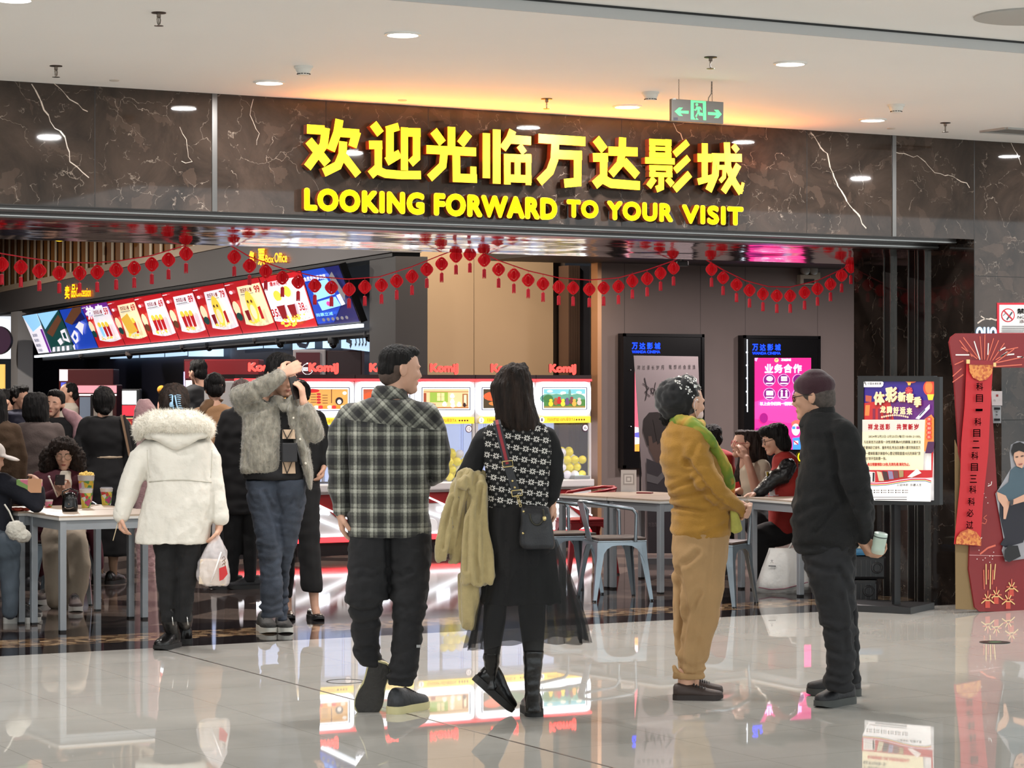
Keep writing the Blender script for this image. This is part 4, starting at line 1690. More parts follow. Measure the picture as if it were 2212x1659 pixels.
def art2(t, Yf):
    P = Plane((0, Yf + .006, 0), (1, 0, 0))
    K = M((224, 44, 128), .3, em=.95)
    P.rect(K, 1630, 773, 1752, 971)
    P.poly(M((198, 34, 116), .3, em=.95), [(1630, 773), (1752, 773), (1752, 800), (1680, 850), (1630, 868)])
    P.poly(M((236, 60, 140), .3, em=.95), [(1630, 868), (1752, 838), (1752, 920), (1630, 905)])
    WH = M((255, 240, 246), .3, em=1.1)
    PK = M((255, 186, 224), .3, em=1.1)
    PU = M((110, 22, 108), .3, em=.8)
    P.poly(M((255, 150, 200), .3, em=1), [(1630, 773), (1637, 773), (1634, 781), (1630, 779)])
    P.disc(M((250, 210, 130), .3, em=1), 1677, 778, 4.5)
    P.line(M((170, 40, 90), .3, em=.8), [(1677, 778), (1679, 776), (1675, 776), (1676, 781)], 1.2)
    P.text(WH, '万达影城', 1687, 774.5, 1708, 780, .02)
    for k, ch in enumerate('业务合作'):
        P.text(PK, ch, 1651 + k * 20.5, 786, 1670 + k * 20.5, 806, .05, keep=k > 0)
    for cx, cy in ((1661, 821), (1692, 821), (1724, 821), (1661, 851), (1692, 851), (1724, 851)):
        P.disc(PK, cx, cy, 13)
        P.disc(PU, cx, cy, 12.2)
    for cx, cy in ((1661, 821), (1692, 821), (1724, 821), (1661, 851), (1692, 851), (1724, 851)):
        P.rect(WH, cx - 8, cy + 6, cx + 8, cy + 8.5, keep=cx != 1661)
    P.disc(WH, 1661, 818, 7, 5.5)
    P.rect(WH, 1685.5, 813, 1698.5, 818)
    P.rect(WH, 1685.5, 819, 1698.5, 823, True)
    P.rect(WH, 1653.5, 844, 1668.5, 854, True)
    for q in (1687, 1697):
        P.disc(WH, q, 845, 2.4, keep=True)
        P.rect(WH, q - 2, 848, q + 2, 856, True)
    P.text(WH, '以上合作扫码一键联系', 1640, 868, 1715, 876, .03)
    PUR2 = M((140, 24, 110), .3, em=.85)
    P.disc(PUR2, 1648, 903, 9, 11)
    P.poly(PUR2, [(1630, 925), (1664, 922), (1668, 971), (1630, 971)], True)
    SK = M((255, 190, 190), .3, em=1)
    BL = M((60, 130, 220), .3, em=.9)
    P.poly(M((255, 90, 80), .3, em=1), [(1708, 912), (1716, 907), (1726, 908), (1727, 918), (1708, 920)])
    P.disc(SK, 1717, 928, 9, 13)
    P.rect(BL, 1709, 921, 1716, 927)
    P.rect(M((150, 40, 130), .3, em=.9), 1718, 921, 1725, 927, True)
    P.poly(BL, [(1710, 946), (1728, 944), (1732, 971), (1710, 971)])
    P.rect(SK, 1713, 952, 1722, 960)
    P.line(M((160, 30, 60), .3, em=.9), [(1712, 952), (1722, 960)], 2)
    P.poly(M((180, 20, 80), .3, em=.9), [(1728, 955), (1752, 950), (1752, 971), (1728, 971)])
    P.disc(SK, 1738, 950, 7, 9)
    P.rect(M((50, 50, 140), .3, em=.9), 1731, 940, 1746, 946)
    reparent(P.build('poster'), t)
    m = MB(M((230, 240, 255), .4, em=2.4))
    a, b_ = pl(1614, 733, Yf - .002), pl(1614.5, 890, Yf - .002)
    m.bar(a, b_, .006)
    for y in (761, 789, 817, 846, 875):
        m.ball(pl(1613.5, y, Yf - .004), .010, 8, 6)
    reparent(m.build('light_strip'), t)
    m = MB(M((255, 222, 20), .4, em=1.3))
    c = pl(1732, 987, Yf - .004)
    r = .046
    m.tube([(c.x + r * math.cos(q * .4), c.y, c.z + r * math.sin(q * .4)) for q in range(17)], .006, 6)
    m.tube([(c.x - .012, c.y, c.z - .022), (c.x - .012, c.y, c.z + .025), (c.x + .014, c.y, c.z + .012), (c.x + .014, c.y, c.z - .01), (c.x - .008, c.y, c.z - .022)], .005, 6)
    m.tube([(c.x - .02, c.y, c.z - .062), (c.x + .006, c.y, c.z - .066)], .005, 6)
    reparent(m.build('neon_mark'), t)


poster_box('black poster box with blue lettering behind the printed banner stand', 1347, 722, 1522, 1012, art1, 1365, 740)
poster_box('black poster box with a bright pink screen behind the man in black', 1607, 726, 1773, 1012, art2, 1625, 743)

# emergency light on the grey wall
c = pl(1738, 600, YG)
t = thing('emergency_light', 'white emergency light with two round heads high on the grey wall', 'emergency light', c)
m = MB(M((168, 158, 142), .5))
m.box(-.10, .10, -.07, 0, -.075, .03, None, .01)
m.box(.10, .165, -.05, 0, -.02, .06, None, .006)
m.build('battery_box', t)
m = MB(M((40, 36, 34), .5))
m.box(-.06, .07, -.073, -.07, -.06, -.015)
m.build('label_plate', t)
for x in (-.045, .055):
    m = MB(M((150, 146, 138), .3), M((70, 66, 60), .15))
    mt = Matrix.Translation((x, -.06, .075)) @ Matrix.Rotation(math.pi / 2, 4, 'X')
    m.lathe([(.0, -.02), (.045, -.01), (.05, .03), (.044, .034)], 18, mt)
    m.mi = 1
    m.lathe([(.044, .032), (.02, .024), (0, .022)], 18, mt)
    m.build('lamp_head', t, 40)
# security camera
c = at(1474, 570, 19.5)
m = MB(M((18, 17, 18), .4))
m.box(-.045, .045, -.04, .06, -.02, .02, None, .008)
m.box(-.01, .01, 0, .02, .02, 2.70 - c.z)
tag(m.build('security_camera', None, False, c, -TH), 'small black camera under the dark ceiling next to a red lantern', 'camera')

# ------------------------------------------------------------------ red paper lanterns on four strings
M_LAN = M((222, 30, 42), 0.6, em=0.08)  # paper given a faint glow to brighten it, no lamp inside
M_LAN2 = M((206, 26, 46), 0.7, em=0.05)
prof = [(0.0, .047), (.012, .045), (.026, .034), (.042, .014), (.046, 0.0), (.042, -.014), (.026, -.034), (.012, -.045), (0.0, -.047)]
m = MB(M_LAN)
for k in range(10):
    a = 2 * math.pi * k / 10
    e = Vector((math.cos(a), math.sin(a), 0))
    nrm = Vector((-math.sin(a), math.cos(a), 0)) * .0006
    for (i0, o0) in ((.70, 1.0), (0.02, .58)):
        for (r0, z0), (r1, z1) in zip(prof, prof[1:]):
            pts = [e * r0 * o0 + Vector((0, 0, z0 * (o0 * .9 + .1))), e * r1 * o0 + Vector((0, 0, z1 * (o0 * .9 + .1))), e * r1 * i0 + Vector((0, 0, z1 * (i0 * .9 + .1))), e * r0 * i0 + Vector((0, 0, z0 * (i0 * .9 + .1)))]
            if (pts[0] - pts[1]).length < 1e-5:
                continue
            m.prism([p - nrm for p in pts], nrm * 2)
lan = m.build('paper_body')
m = MB(M_LAN2)
m.tube([(0, 0, -.046), (0, 0, -.062)], .0012, 5)
m.lathe([(.004, -.060), (.0125, -.066), (.0135, -.118)], 10)
for k in range(9):
    a = 2 * math.pi * k / 9
    m.bar((.011 * math.cos(a), .011 * math.sin(a), -.117), (.0125 * math.cos(a), .0125 * math.sin(a), -.128), .004, .002)
tas = m.build('tassel')
m = MB(M_LAN2)
m.tube([(0, 0, .046), (0, 0, .066)], .0012, 5)
hook = m.build('hanger')
LANT = [
    ('leftmost garland', [(4, 571), (45, 577), (85, 585), (128, 590), (172, 590), (210, 588), (251, 583), (290, 579), (328, 571), (364, 561), (402, 548)], [(-30, 540), (0, 547), (60, 557), (128, 566), (200, 568), (260, 563), (328, 552), (400, 530)]),
    ('garland in front of the menu screens', [(506, 555), (539, 574), (574, 586), (610, 600), (644, 609), (680, 617), (716, 621), (754, 625), (788, 620), (824, 616), (857, 607), (890, 597), (922, 582), (954, 570), (985, 553), (1015, 549)], [(494, 528), (540, 555), (610, 580), (680, 597), (750, 603), (820, 598), (890, 576), (950, 552), (1000, 533), (1030, 540)]),
    ('garland over the claw machines', [(1046, 562), (1077, 582), (1110, 594), (1141, 605), (1173, 613), (1207, 620), (1238, 622), (1273, 625), (1304, 622), (1336, 619), (1366, 607), (1398, 602), (1427, 590), (1455, 579)], [(1030, 540), (1075, 562), (1141, 585), (1207, 600), (1273, 605), (1336, 600), (1398, 583), (1455, 563), (1468, 556)]),
    ('rightmost garland', [(1537, 582), (1562, 600), (1591, 615), (1619, 627), (1648, 635), (1678, 639), (1707, 639), (1738, 632), (1766, 624), (1794, 614), (1818, 595), (1838, 577)], [(1520, 558), (1560, 582), (1610, 606), (1660, 619), (1707, 620), (1766, 606), (1805, 588), (1845, 568)])]
ORD = ['first', 'second', 'third', 'fourth', 'fifth', 'sixth', 'seventh', 'eighth', 'ninth', 'tenth', 'eleventh', 'twelfth', 'thirteenth', 'fourteenth', 'fifteenth', 'sixteenth']
YLN = FY + 1.47
rnd = random.Random(2)
for gname, pos, string in LANT:
    pts = [pl(x, y, YLN) for x, y in string]
    m = MB(M_LAN2)
    m.tube(pts, .004, 6)
    n = len(pts) - 1
    for i in (0, n - 1):                     # wider ribbon near the ends
        m.bar(pts[i], pts[i + 1], .003, .02, up=(0, 1, 0))
    tag(m.build('garland_string', origin=pts[0]), 'red string of the %s of lanterns' % gname, 'garland string', 'strings of the lantern garlands')
    for i, (x, y) in enumerate(pos):
        t = thing('paper_lantern', 'red paper lantern, %s from the left on the %s' % (ORD[i], gname), 'lantern', pl(x, y, YLN), rnd.uniform(0, 6), 'red paper lanterns on the ' + gname)
        for src in (lan, tas, hook):
            c = src.copy()
            COL.objects.link(c)
            c.parent = t
            if src is hook:
                zz = [q for q in zip(pts, pts[1:]) if q[0].x <= t.location.x <= q[1].x]
                if zz:
                    a, b_ = zz[0]
                    zs = a.z + (b_.z - a.z) * (t.location.x - a.x) / (b_.x - a.x)
                    c.scale[2] = 1.0
for o in (lan, tas, hook):
    bpy.data.objects.remove(o)

# ------------------------------------------------------------------ tables
M_TLEG = M((150, 155, 160), 0.4, 0.3)
M_TTOP = M((176, 158, 140), 0.35, var=(3, .92, 1.05), stretch=(1, 9, 1))
M_TEDGE = M((208, 206, 202), 0.4)


def table(lab, legpos, rotz, L, Wd, H=0.735, grp='canteen tables'):
    """legpos: world place of the near-left leg's outer corner; x along the long side, y away"""
    t = thing('table', lab, 'table', (legpos.x, legpos.y, 0), rotz, grp)
    w = 0.042
    m = MB(M_TTOP)
    m.box(-.01, L + .01, -.01, Wd + .01, H - .012, H)
    m.build('tabletop', t)
    m = MB(M_TEDGE)
    m.box(-.012, L + .012, -.012, Wd + .012, H - .028, H - .012)
    m.build('edge_band', t)
    m = MB(M_TLEG)
    for a, b_ in (((w, w / 2), (L - w, w / 2)), ((w, Wd - w / 2), (L - w, Wd - w / 2)), ((w / 2, w), (w / 2, Wd - w)), ((L - w / 2, w), (L - w / 2, Wd - w))):
        m.bar((a[0], a[1], H - .06), (b_[0], b_[1], H - .06), .03, .06, up=(0, 0, 1))
    m.build('apron', t)
    for x, y in ((0, 0), (L - w, 0), (0, Wd - w), (L - w, Wd - w)):
        m = MB(M_TLEG)
        m.box(x, x + w, y, y + w, .012, H - .028, None, .004)
        lg = m.build('leg', t)
        m = MB(M_BLACK)
        m.box(x + .002, x + w - .002, y + .002, y + w - .002, 0, .012)
        m.build('foot_cap', lg)
    return t


def fp(px, py):
    return fl(px, py)


pA = fp(130, 1367)
table('nearest left table, in front of the seated woman in maroon', pA, 0, .80, .62)
pC = pA + Vector((-.06, .655, 0))
table('left table behind the nearest one, holding the popcorn tubs', pC, math.radians(1.5), .80, .66)
R7 = math.radians(7)
pD = fp(1426, 1284)
table('right table nearest the yellow sweater, bare front edge', pD, R7, .84, .615, .705)
table('right table behind, with the small white card stand on it', pD + Matrix.Rotation(R7, 3, 'Z') @ Vector((0, .645, 0)), R7, .84, .615, .705)
pE = fp(1727, 1289)
table('right table at which the girl in the red vest sits', pE, math.radians(-3), .60, .70, .705)

# ------------------------------------------------------------------ metal armchairs
M_GALV = M((132, 142, 150), 0.3, 0.75, var=(6, .9, 1.08))
M_CSEAT = M((60, 44, 36), 0.5, var=(5, .8, 1.2), stretch=(1, 12, 1))
M_CRED = M((140, 20, 28), 0.35, 0.2)
M_CDARK = M((46, 50, 56), 0.35, 0.4)


def chair(lab, loc, rotz, metal=M_GALV, seatm=M_CSEAT, grp='metal armchairs'):
    """seat front towards +x, backrest at -x"""
    t = thing('metal_chair', lab, 'chair', (loc.x, loc.y, 0), rotz, grp)
    m = MB(seatm)
    m.box(-.175, .185, -.18, .18, .437, .458, None, .008)
    m.build('seat', t)
    m = MB(metal)                                  # seat pan with arched aprons between the legs
    m.box(-.18, .19, -.185, .185, .424, .437, None, .004)
    for ax in range(4):
        ro = Matrix.Rotation(ax * math.pi / 2, 4, 'Z')
        n = 10
        for i in range(n):
            u0, u1 = -1 + 2 * i / n, -1 + 2 * (i + 1) / n
            z0, z1 = .425 - .022 - .20 * abs(u0) ** 4, .425 - .022 - .20 * abs(u1) ** 4
            sp0, sp1 = .185 + .05 * (.425 - z0), .185 + .05 * (.425 - z1)
            p = [(u0 * .185, -.186, .425), (u1 * .185, -.186, .425), (u1 * sp1, -sp1 - .002, z1), (u0 * sp0, -sp0 - .002, z0)]
            q = [(x, y + .004, z) for x, y, z in p]
            vs = [ro @ Vector(v) for v in p + q]
            b = [m.bm.verts.new(v) for v in vs]
            for f in ((0, 1, 2, 3), (7, 6, 5, 4), (0, 4, 5, 1), (3, 2, 6, 7)):
                m.face([b[k] for k in f])
    m.build('seat_pan', t)
    for sx in (-1, 1):
        for sy in (-1, 1):
            m = MB(metal)
            a, e = Vector((sx * .165, sy * .165, .43)), Vector((sx * .215, sy * .21, .0))
            rings = []
            for k in range(7):
                f = k / 6
                c = a.lerp(e, f)
                w = .034 * (1 - f) + .013
                rings.append([c + Vector((sx * .012, -sy * w, 0)), c + Vector((sx * .012, sy * .012, 0)), c + Vector((-sx * w, sy * .012, 0)), c + Vector((-sx * w, sy * .006, 0)), c + Vector((sx * .002, sy * .002, 0)), c + Vector((sx * .006, -sy * w, 0))])
            m.rings(rings)
            lg = m.build('leg', t)
            m = MB(M_BLACK)
            m.lathe([(.016, 0), (.016, .012)], 8, Matrix.Translation(e))
            m.build('foot_cap', lg)
    m = MB(metal)                                  # back splat, slightly leaning
    m.prism([(-.185, -.055, .43), (-.185, .055, .43), (-.255, .075, .71), (-.255, -.075, .71)], (-.006, 0, 0))
    m.build('backrest', t)
    m = MB(metal)                                  # one bent tube: arm, back rail, arm
    pts = [(.10, -.195, .43), (.10, -.21, .63), (.07, -.215, .665), (-.12, -.20, .695), (-.22, -.15, .71), (-.262, 0, .715), (-.22, .15, .71), (-.12, .20, .695), (.07, .215, .665), (.10, .21, .63), (.10, .195, .43)]
    m.tube(pts, .0125, 10)
    m.build('armrest', t, 60)
    return t


def cw(xc, d):
    return W(xc, d, 0)


chair('silver metal armchair with wooden seat, fully visible beside the right tables', cw(.747, 17.9), math.radians(-14))
chair('silver metal armchair half hidden behind the skirt of the long-haired woman', cw(.40, 18.45), math.radians(-10))
chair('silver metal armchair right behind the yellow sweater, one leg showing', cw(1.46, 17.42), math.radians(35))
chair('red metal armchair seen through the legs of the right tables', cw(.60, 20.35), math.radians(170), M_CRED, M_CRED)

# ------------------------------------------------------------------ things on the left tables
HT = 0.735


def print_mat(name, cols, scale, seed):
    k = NT(name)
    v = k.coord('Object', loc=(seed, seed, seed))
    vo = k.n('TexVoronoi')
    k.l(v, vo.inputs['Vector'])
    vo.inputs['Scale'].default_value = scale
    els = [(i / len(cols), lin(c)) for i, c in enumerate(cols)]
    r = k.n('ValToRGB')
    r.color_ramp.interpolation = 'CONSTANT'
    e = r.color_ramp.elements
    while len(e) < len(els):
        e.new(.5)
    for q, (p, c) in enumerate(els):
        e[q].position = p
        e[q].color = c
    k.l(vo.outputs['Color'], r.inputs[0])
    k.l(r.outputs[0], k.b.inputs['Base Color'])
    k.b.inputs['Roughness'].default_value = .4
    return k.m


P_TUB = print_mat('tub_print', [(230, 226, 222), (216, 60, 50), (240, 200, 60), (226, 140, 170), (90, 150, 80), (240, 190, 40)], 30, 1)
P_CUP = print_mat('cup_print', [(236, 200, 60), (206, 70, 60), (110, 170, 80), (240, 214, 90), (190, 70, 120), (240, 236, 230)], 34, 4)
P_GIFT = print_mat('gift_print', [(236, 170, 120), (226, 120, 150), (130, 170, 90), (236, 200, 170), (180, 110, 150)], 18, 7)


def on_table(px, py, z=HT):
    """where the sight line through an image point meets the table top"""
    return at(px, py, F * (HC - z) / (py - HY))


def tub(name, lab, px, py, r, h, mat, corn):
    p = on_table(px, py)
    t = thing(name, lab, 'tub' if corn else 'cup', (p.x, p.y, HT), 0, 'printed paper tubs on the table')
    m = MB(mat)
    m.lathe([(0, 0), (r * .74, 0), (r * .99, h * .82), (r * .96, h * .82)], 22)
    m.build('tub_wall', t, 40)
    m = MB(M((232, 226, 222), .5))
    m.lathe([(r * .985, h * .80), (r * 1.02, h * .84), (r * 1.06, h * .98), (r * 1.1, h), (r * 1.0, h)], 22)
    m.build('rim', t, 40)
    if corn:
        m = MB(M((232, 200, 110), .8))
        rn = random.Random(3)
        for k in range(70):
            a, q = rn.uniform(0, 6.28), math.sqrt(rn.random()) * r * .9
            m.ball((q * math.cos(a), q * math.sin(a), h * .97 + rn.uniform(0, .03) * (1 - q / r * .6)), .011, 6, 4)
        o = m.build('popcorn', t, True)
        o['kind'] = 'stuff'
    else:
        m = MB(M((206, 206, 214), .1, alpha=.45))
        m.lathe([(r * 1.06, h), (r * .95, h * 1.07), (0, h * 1.08)], 22)
        m.build('lid', t, 40)


tub('popcorn_tub', 'large popcorn tub heaped with popcorn on the left table', 186, 1085, .055, .19, P_TUB, True)
tub('paper_cup', 'printed cup in front of the large popcorn tub', 186, 1097, .040, .125, P_CUP, False)
tub('paper_cup', 'printed lidded cup standing alone right of the popcorn tub', 230, 1091, .041, .115, P_CUP, False)
tub('paper_cup', 'small low printed cup near the elbow of the kid in the white cap', 105, 1096, .028, .05, P_TUB, False)
p = on_table(151, 1105)
t = thing('handbag', 'small shiny black handbag standing on the left table', 'handbag', (p.x, p.y, HT), -TH)
M_BLEA = M((14, 13, 14), .22)
m = MB(M_BLEA)
m.rings([[Vector((.052 * w_ * math.copysign(abs(math.cos(a)) ** .6, math.cos(a)), .035 * math.sin(a) * w_, z)) for a in [2 * math.pi * k / 16 for k in range(16)]] for z, w_ in ((0, .95), (.03, 1.02), (.08, .92), (.11, .75), (.125, .45))])
m.build('body', t, True)
m = MB(M_CHROME)
m.tube([(-.03, -.036, .03), (-.01, -.04, .02), (.01, -.04, .02), (.03, -.036, .03)], .004, 6)
m.ball((0, -.038, .05), .008, 8, 5)
m.build('clasp', t, True)
m = MB(M_BLEA)
m.tube([(-.045, 0, .09), (-.05, .01, .13), (0, .01, .15), (.05, .01, .13), (.045, 0, .09)], .005, 6)
m.build('handle', t, True)
p = on_table(48, 1104)
m = MB(M((170, 60, 36), .6))
rn = random.Random(8)
for k in range(14):
    m.ball((rn.uniform(-.1, .1), rn.uniform(-.05, .05), .012), (.03, .022, .012), 7, 4)
o = tag(m.build('snack_spill', None, True, (p.x, p.y, HT), -TH), 'reddish snack wrappers spread on the left table by the dark sleeve', 'snacks')
o['kind'] = 'stuff'
# things on the right tables
HR = 0.705
p = on_table(1358, 1062, HR)
t = thing('card_stand', 'small white card stand on the right table behind the armchair', 'card stand', (p.x, p.y, HR), -TH)
m = MB(M((206, 200, 196), .4))
m.box(-.062, .062, -.004, .004, 0, .175)
m.build('card', t)
m = MB(M((170, 164, 160), .5), M((222, 218, 214), .5))
for k, (q, mi) in enumerate(((.045, 0), (.034, 1), (.022, 0), (.012, 1))):
    m.mi = mi
    m.box(-q, q, -.0055 - k * .0005, -.004, .10 - q, .10 + q)
m.build('print', t)
m = MB(M((210, 206, 202), .3))
m.box(-.062, .062, -.03, .03, -.0, .004)
m.build('foot', t)
p = on_table(1668, 1071, HR)
t = thing('menu_stand', 'clear acrylic leaflet stand on the table of the red vest girl', 'leaflet stand', (p.x, p.y, HR), -TH + math.radians(62))
m = MB(M((226, 226, 222), .3))
m.prism([(-.055, -.006, .0), (.055, -.006, .0), (.055, .03, .19), (-.055, .03, .19)], (0, .004, 0))
m.build('leaflet', t)
m = MB(M((226, 190, 60), .3))
m.prism([(-.053, .020, .155), (.053, .020, .155), (.053, .0265, .185), (-.053, .0265, .185)], (0, -.0015, 0))
m.build('leaflet_header', t)
m = MB(M((236, 240, 246), .05, alpha=.35))
m.box(-.058, .058, -.03, .05, 0, .006)
m.build('foot', t)
p = on_table(1393, 1066, HR)
m = MB(M((120, 30, 36), .4))
m.box(-.035, .035, -.06, .06, 0, .010, None, .003)
tag(m.build('booklet', None, False, (p.x, p.y, HR), -TH + 1.2), 'small dark red booklet lying beside the white card stand', 'booklet')

# ------------------------------------------------------------------ printed banner stand in front of the first poster box
P = Plane(at(1440, 900, 21.4), W(1, .10, 0))
P.step = .0015
M_BAN = M((120, 110, 110), .6, var=(1.5, .92, 1.05))
t = thing('banner_stand', 'tall grey printed banner stand with a scribbled signature, behind the yellow sweater', 'banner stand', flx(1445, 21.5))
P.layer(M_BAN)
quad = [(1369, 768), (1508, 770), (1524, 1195), (1398, 1195)]
P.mb.prism([P.p(*P.q(*q), lift=0) for q in quad], P.n * -.004)
INK = M((34, 26, 28), .6)
for k, ch in enumerate('跨过漫长岁月'):
    P.text(INK, ch, 1377 + k * 10.2, 789, 1383 + k * 10.2, 798, keep=k > 0)
for k, ch in enumerate('我想终会重逢'):
    P.text(INK, ch, 1445 + k * 10.2, 788, 1451 + k * 10.2, 797, keep=True)
P.line(INK, [(1392, 816), (1398, 842), (1394, 864)], 2)
P.line(INK, [(1388, 828), (1402, 838), (1393, 847), (1404, 856)], 1.6, True)
P.line(INK, [(1405, 838), (1409, 850), (1415, 842), (1408, 838), (1406, 850)], 1.4, True)
P.line(INK, [(1416, 826), (1411, 853)], 1.6, True)
P.line(INK, [(1420, 838), (1424, 850), (1430, 824)], 1.6, True)
P.line(INK, [(1434, 838), (1435, 851)], 1.4, True)
P.line(INK, [(1438, 822), (1450, 838), (1441, 851), (1456, 842)], 1.6, True)
HAI = M((30, 22, 20), .7)
SKD = M((74, 56, 48), .7)
P.poly(HAI, [(1388, 930), (1390, 905), (1402, 891), (1420, 890), (1438, 898), (1444, 920), (1440, 960), (1420, 968), (1398, 962)])
P.poly(SKD, [(1400, 942), (1407, 942), (1410, 958), (1440, 940), (1452, 950), (1450, 1000), (1420, 1005), (1402, 970)])
P.poly(HAI, [(1410, 905), (1446, 905), (1440, 945), (1420, 960)])
JK = M((44, 40, 44), .7)
P.poly(JK, [(1396, 990), (1420, 1000), (1460, 1000), (1500, 1030), (1512, 1195), (1400, 1195)])
GST = M((84, 82, 84), .7)
P.poly(GST, [(1396, 1022), (1420, 1030), (1440, 1010), (1446, 1018), (1420, 1046), (1397, 1040)])
P.poly(GST, [(1397, 1060), (1436, 1066), (1438, 1076), (1397, 1072)], True)
P.text(M((96, 88, 90), .6), '刘浩存', 1400, 1128, 1419, 1138)
reparent(P.build('print'), t)
m = MB(M((28, 26, 28), .4, .5))
a, b_ = flx(1388, 21.55, .02), at(1389, 800, 21.55)
m.tube([flx(1383, 21.4, .01), at(1383, 770, 21.44)], .008, 6)
reparent(m.build('pole'), t)
m = MB(M((90, 88, 90), .4, .6))
m.box(-.28, .32, -.06, .06, 0, .05, Matrix.Translation(flx(1455, 21.45)) @ Matrix.Rotation(-TH, 4, 'Z'))
reparent(m.build('base'), t)

# ------------------------------------------------------------------ notice stand in front of the jamb
rS = W(.86, -.5, 0).normalized()
P = Plane(at(1940, 950, 16.88), rS)
t = thing('notice_stand', 'black-framed floor stand with a colourful lottery poster beside the marble jamb', 'notice stand', fl(1940, 1316))
m = MB(M((14, 14, 16), .35))


def fr(x0, y0, x1, y1, th0, th1):
    qs = [P.p(*P.q(*q), lift=th0) for q in ((x0, y0), (x1, y0), (x1, y1), (x0, y1))]
    m.prism(qs, P.n * (th1 - th0))


fr(1853, 812, 1866, 1089, -.06, .004)
fr(2018, 814, 2030, 1091, -.06, .004)
fr(1866, 812, 2018, 824, -.06, .004)
fr(1866, 1081, 2018, 1091, -.06, .004)
fr(1866, 824, 2018, 1081, -.06, -.012)
reparent(m.build('frame'), t)
P.step = .0008
P.k = -14


def U(x, y):          # crop coordinates of the poster -> image
    return 1840 + x * 220 / 1141.0, 790 + y * 320 / 1659.0


def UP(m_, *pts, keep=False):
    P.poly(m_, [U(*q) for q in pts], keep)


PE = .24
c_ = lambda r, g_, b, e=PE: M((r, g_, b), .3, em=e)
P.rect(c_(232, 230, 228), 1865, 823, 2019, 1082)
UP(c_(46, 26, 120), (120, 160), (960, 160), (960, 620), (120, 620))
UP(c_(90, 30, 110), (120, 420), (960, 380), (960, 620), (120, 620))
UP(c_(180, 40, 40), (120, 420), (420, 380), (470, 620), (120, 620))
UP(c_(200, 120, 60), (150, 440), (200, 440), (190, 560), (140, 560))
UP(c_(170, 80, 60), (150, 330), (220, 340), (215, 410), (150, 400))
for q in range(4):
    UP(c_(120, 30, 60), (230 + q * 60, 480), (260 + q * 60, 480), (260 + q * 60, 600), (230 + q * 60, 600), keep=q > 0)
P.disc(c_(226, 66, 44), *U(880, 250), 16, 18)
P.disc(c_(236, 120, 60), *U(860, 240), 8, 14)
UP(c_(250, 200, 60), (840, 320), (920, 320), (905, 385), (855, 385))
P.disc(c_(206, 90, 60), *U(660, 170), 12, 5)
UP(c_(240, 170, 70), (620, 185), (665, 185), (655, 220), (630, 220))
P.disc(c_(150, 40, 60), *U(640, 280), 8, 9)
for q in range(8):
    a = q * math.pi / 4
    cx, cy = U(640, 280)
    P.line(c_(220, 80, 80), [(cx, cy), (cx + 8 * math.cos(a), cy + 9 * math.sin(a))], 1.2, q > 0)
UP(c_(232, 230, 230), (125, 165), (330, 165), (358, 190), (350, 225), (330, 240), (125, 240))
P.text(c_(60, 56, 60), '中国体育彩票', *U(178, 188), *U(332, 214), .01)
P.line(c_(40, 40, 46), [U(140, 175), U(150, 190), U(140, 200)], 1.4)
P.line(c_(40, 40, 46), [U(155, 190), U(160, 220)], 1.4, True)
CRM = c_(248, 232, 190)
SHD = c_(120, 40, 40)
for ch, x0, y0, x1, y1 in (('体', 245, 290, 372, 440), ('彩', 376, 236, 515, 410), ('新', 520, 290, 610, 405), ('春', 612, 305, 700, 415), ('季', 700, 345, 785, 465)):
    P.text(SHD, ch, *U(x0 + 8, y0 + 8), *U(x1 + 8, y1 + 8), .06)
    P.text(CRM, ch, *U(x0, y0), *U(x1, y1), .05)
for k, ch in enumerate('龙腾好运来'):
    P.text(CRM, ch, *U(322 + k * 74, 448 + k * 5), *U(388 + k * 74, 528 + k * 6), .05, keep=k > 0)
for q in range(13):
    P.disc(c_(220, 190, 160), *U(345 + q * 24, 575 - 22 * math.sin(q / 12 * math.pi)), 2.2, 2.4, 8, keep=q > 0)
UP(c_(236, 236, 240), (720, 590), (880, 430), (880, 480), (760, 600))
P.line(c_(60, 60, 90), [U(765, 560), U(830, 490)], 2.5)
UP(c_(214, 130, 60), (820, 600), (900, 545), (930, 590), (925, 960), (820, 960))
UP(c_(70, 30, 70), (860, 850), (935, 850), (925, 980), (830, 980))
UP(c_(206, 200, 190), (128, 604), (832, 604), (808, 1170), (128, 1165))
UP(c_(236, 224, 186), (128, 740), (826, 740), (808, 1170), (128, 1165))
for k, ch in enumerate('祥龙送彩'):
    P.text(c_(190, 30, 44), ch, *U(192 + k * 65, 650), *U(245 + k * 65, 718), .04, keep=k > 0)
for k, ch in enumerate('共贺新岁'):
    P.text(c_(190, 30, 44), ch, *U(512 + k * 65, 650), *U(565 + k * 65, 718), .04, keep=True)
INK2 = c_(60, 56, 50)
for s, x0, y0, x1, y1 in (('2024年2月2日-2月25日(每日10:00-21:00),', 198, 776, 785, 812), ('凡在吴忠万达影院一次性消费满69元的顾客,注册关注', 145, 836, 785, 872), ('宁夏体彩订阅号、服务号后,凭当日消费小票可到吴忠万', 142, 898, 780, 936),
                          ('达一楼体彩展示体验中心登记领取面值10元的体彩"顶', 140, 962, 780, 1000), ('呱刮"即开型彩票一张。', 140, 1020, 400, 1056)):
    P.text(INK2, s, *U(x0, y0), *U(x1, y1), .015)
P.text(c_(206, 40, 40), '每日限额领取120张,先到先得,领完为止。', *U(188, 1084), *U(664, 1124), .03)
for q in range(5):
    P.disc(c_(214, 60, 50), *U(878, 598 + q * 50), 6, 5.2, keep=q > 0)
for k, ch in enumerate('顶呱刮刮乐'):
    P.text(c_(240, 200, 180), ch, *U(862, 585 + k * 50), *U(894, 612 + k * 50), keep=k > 0)
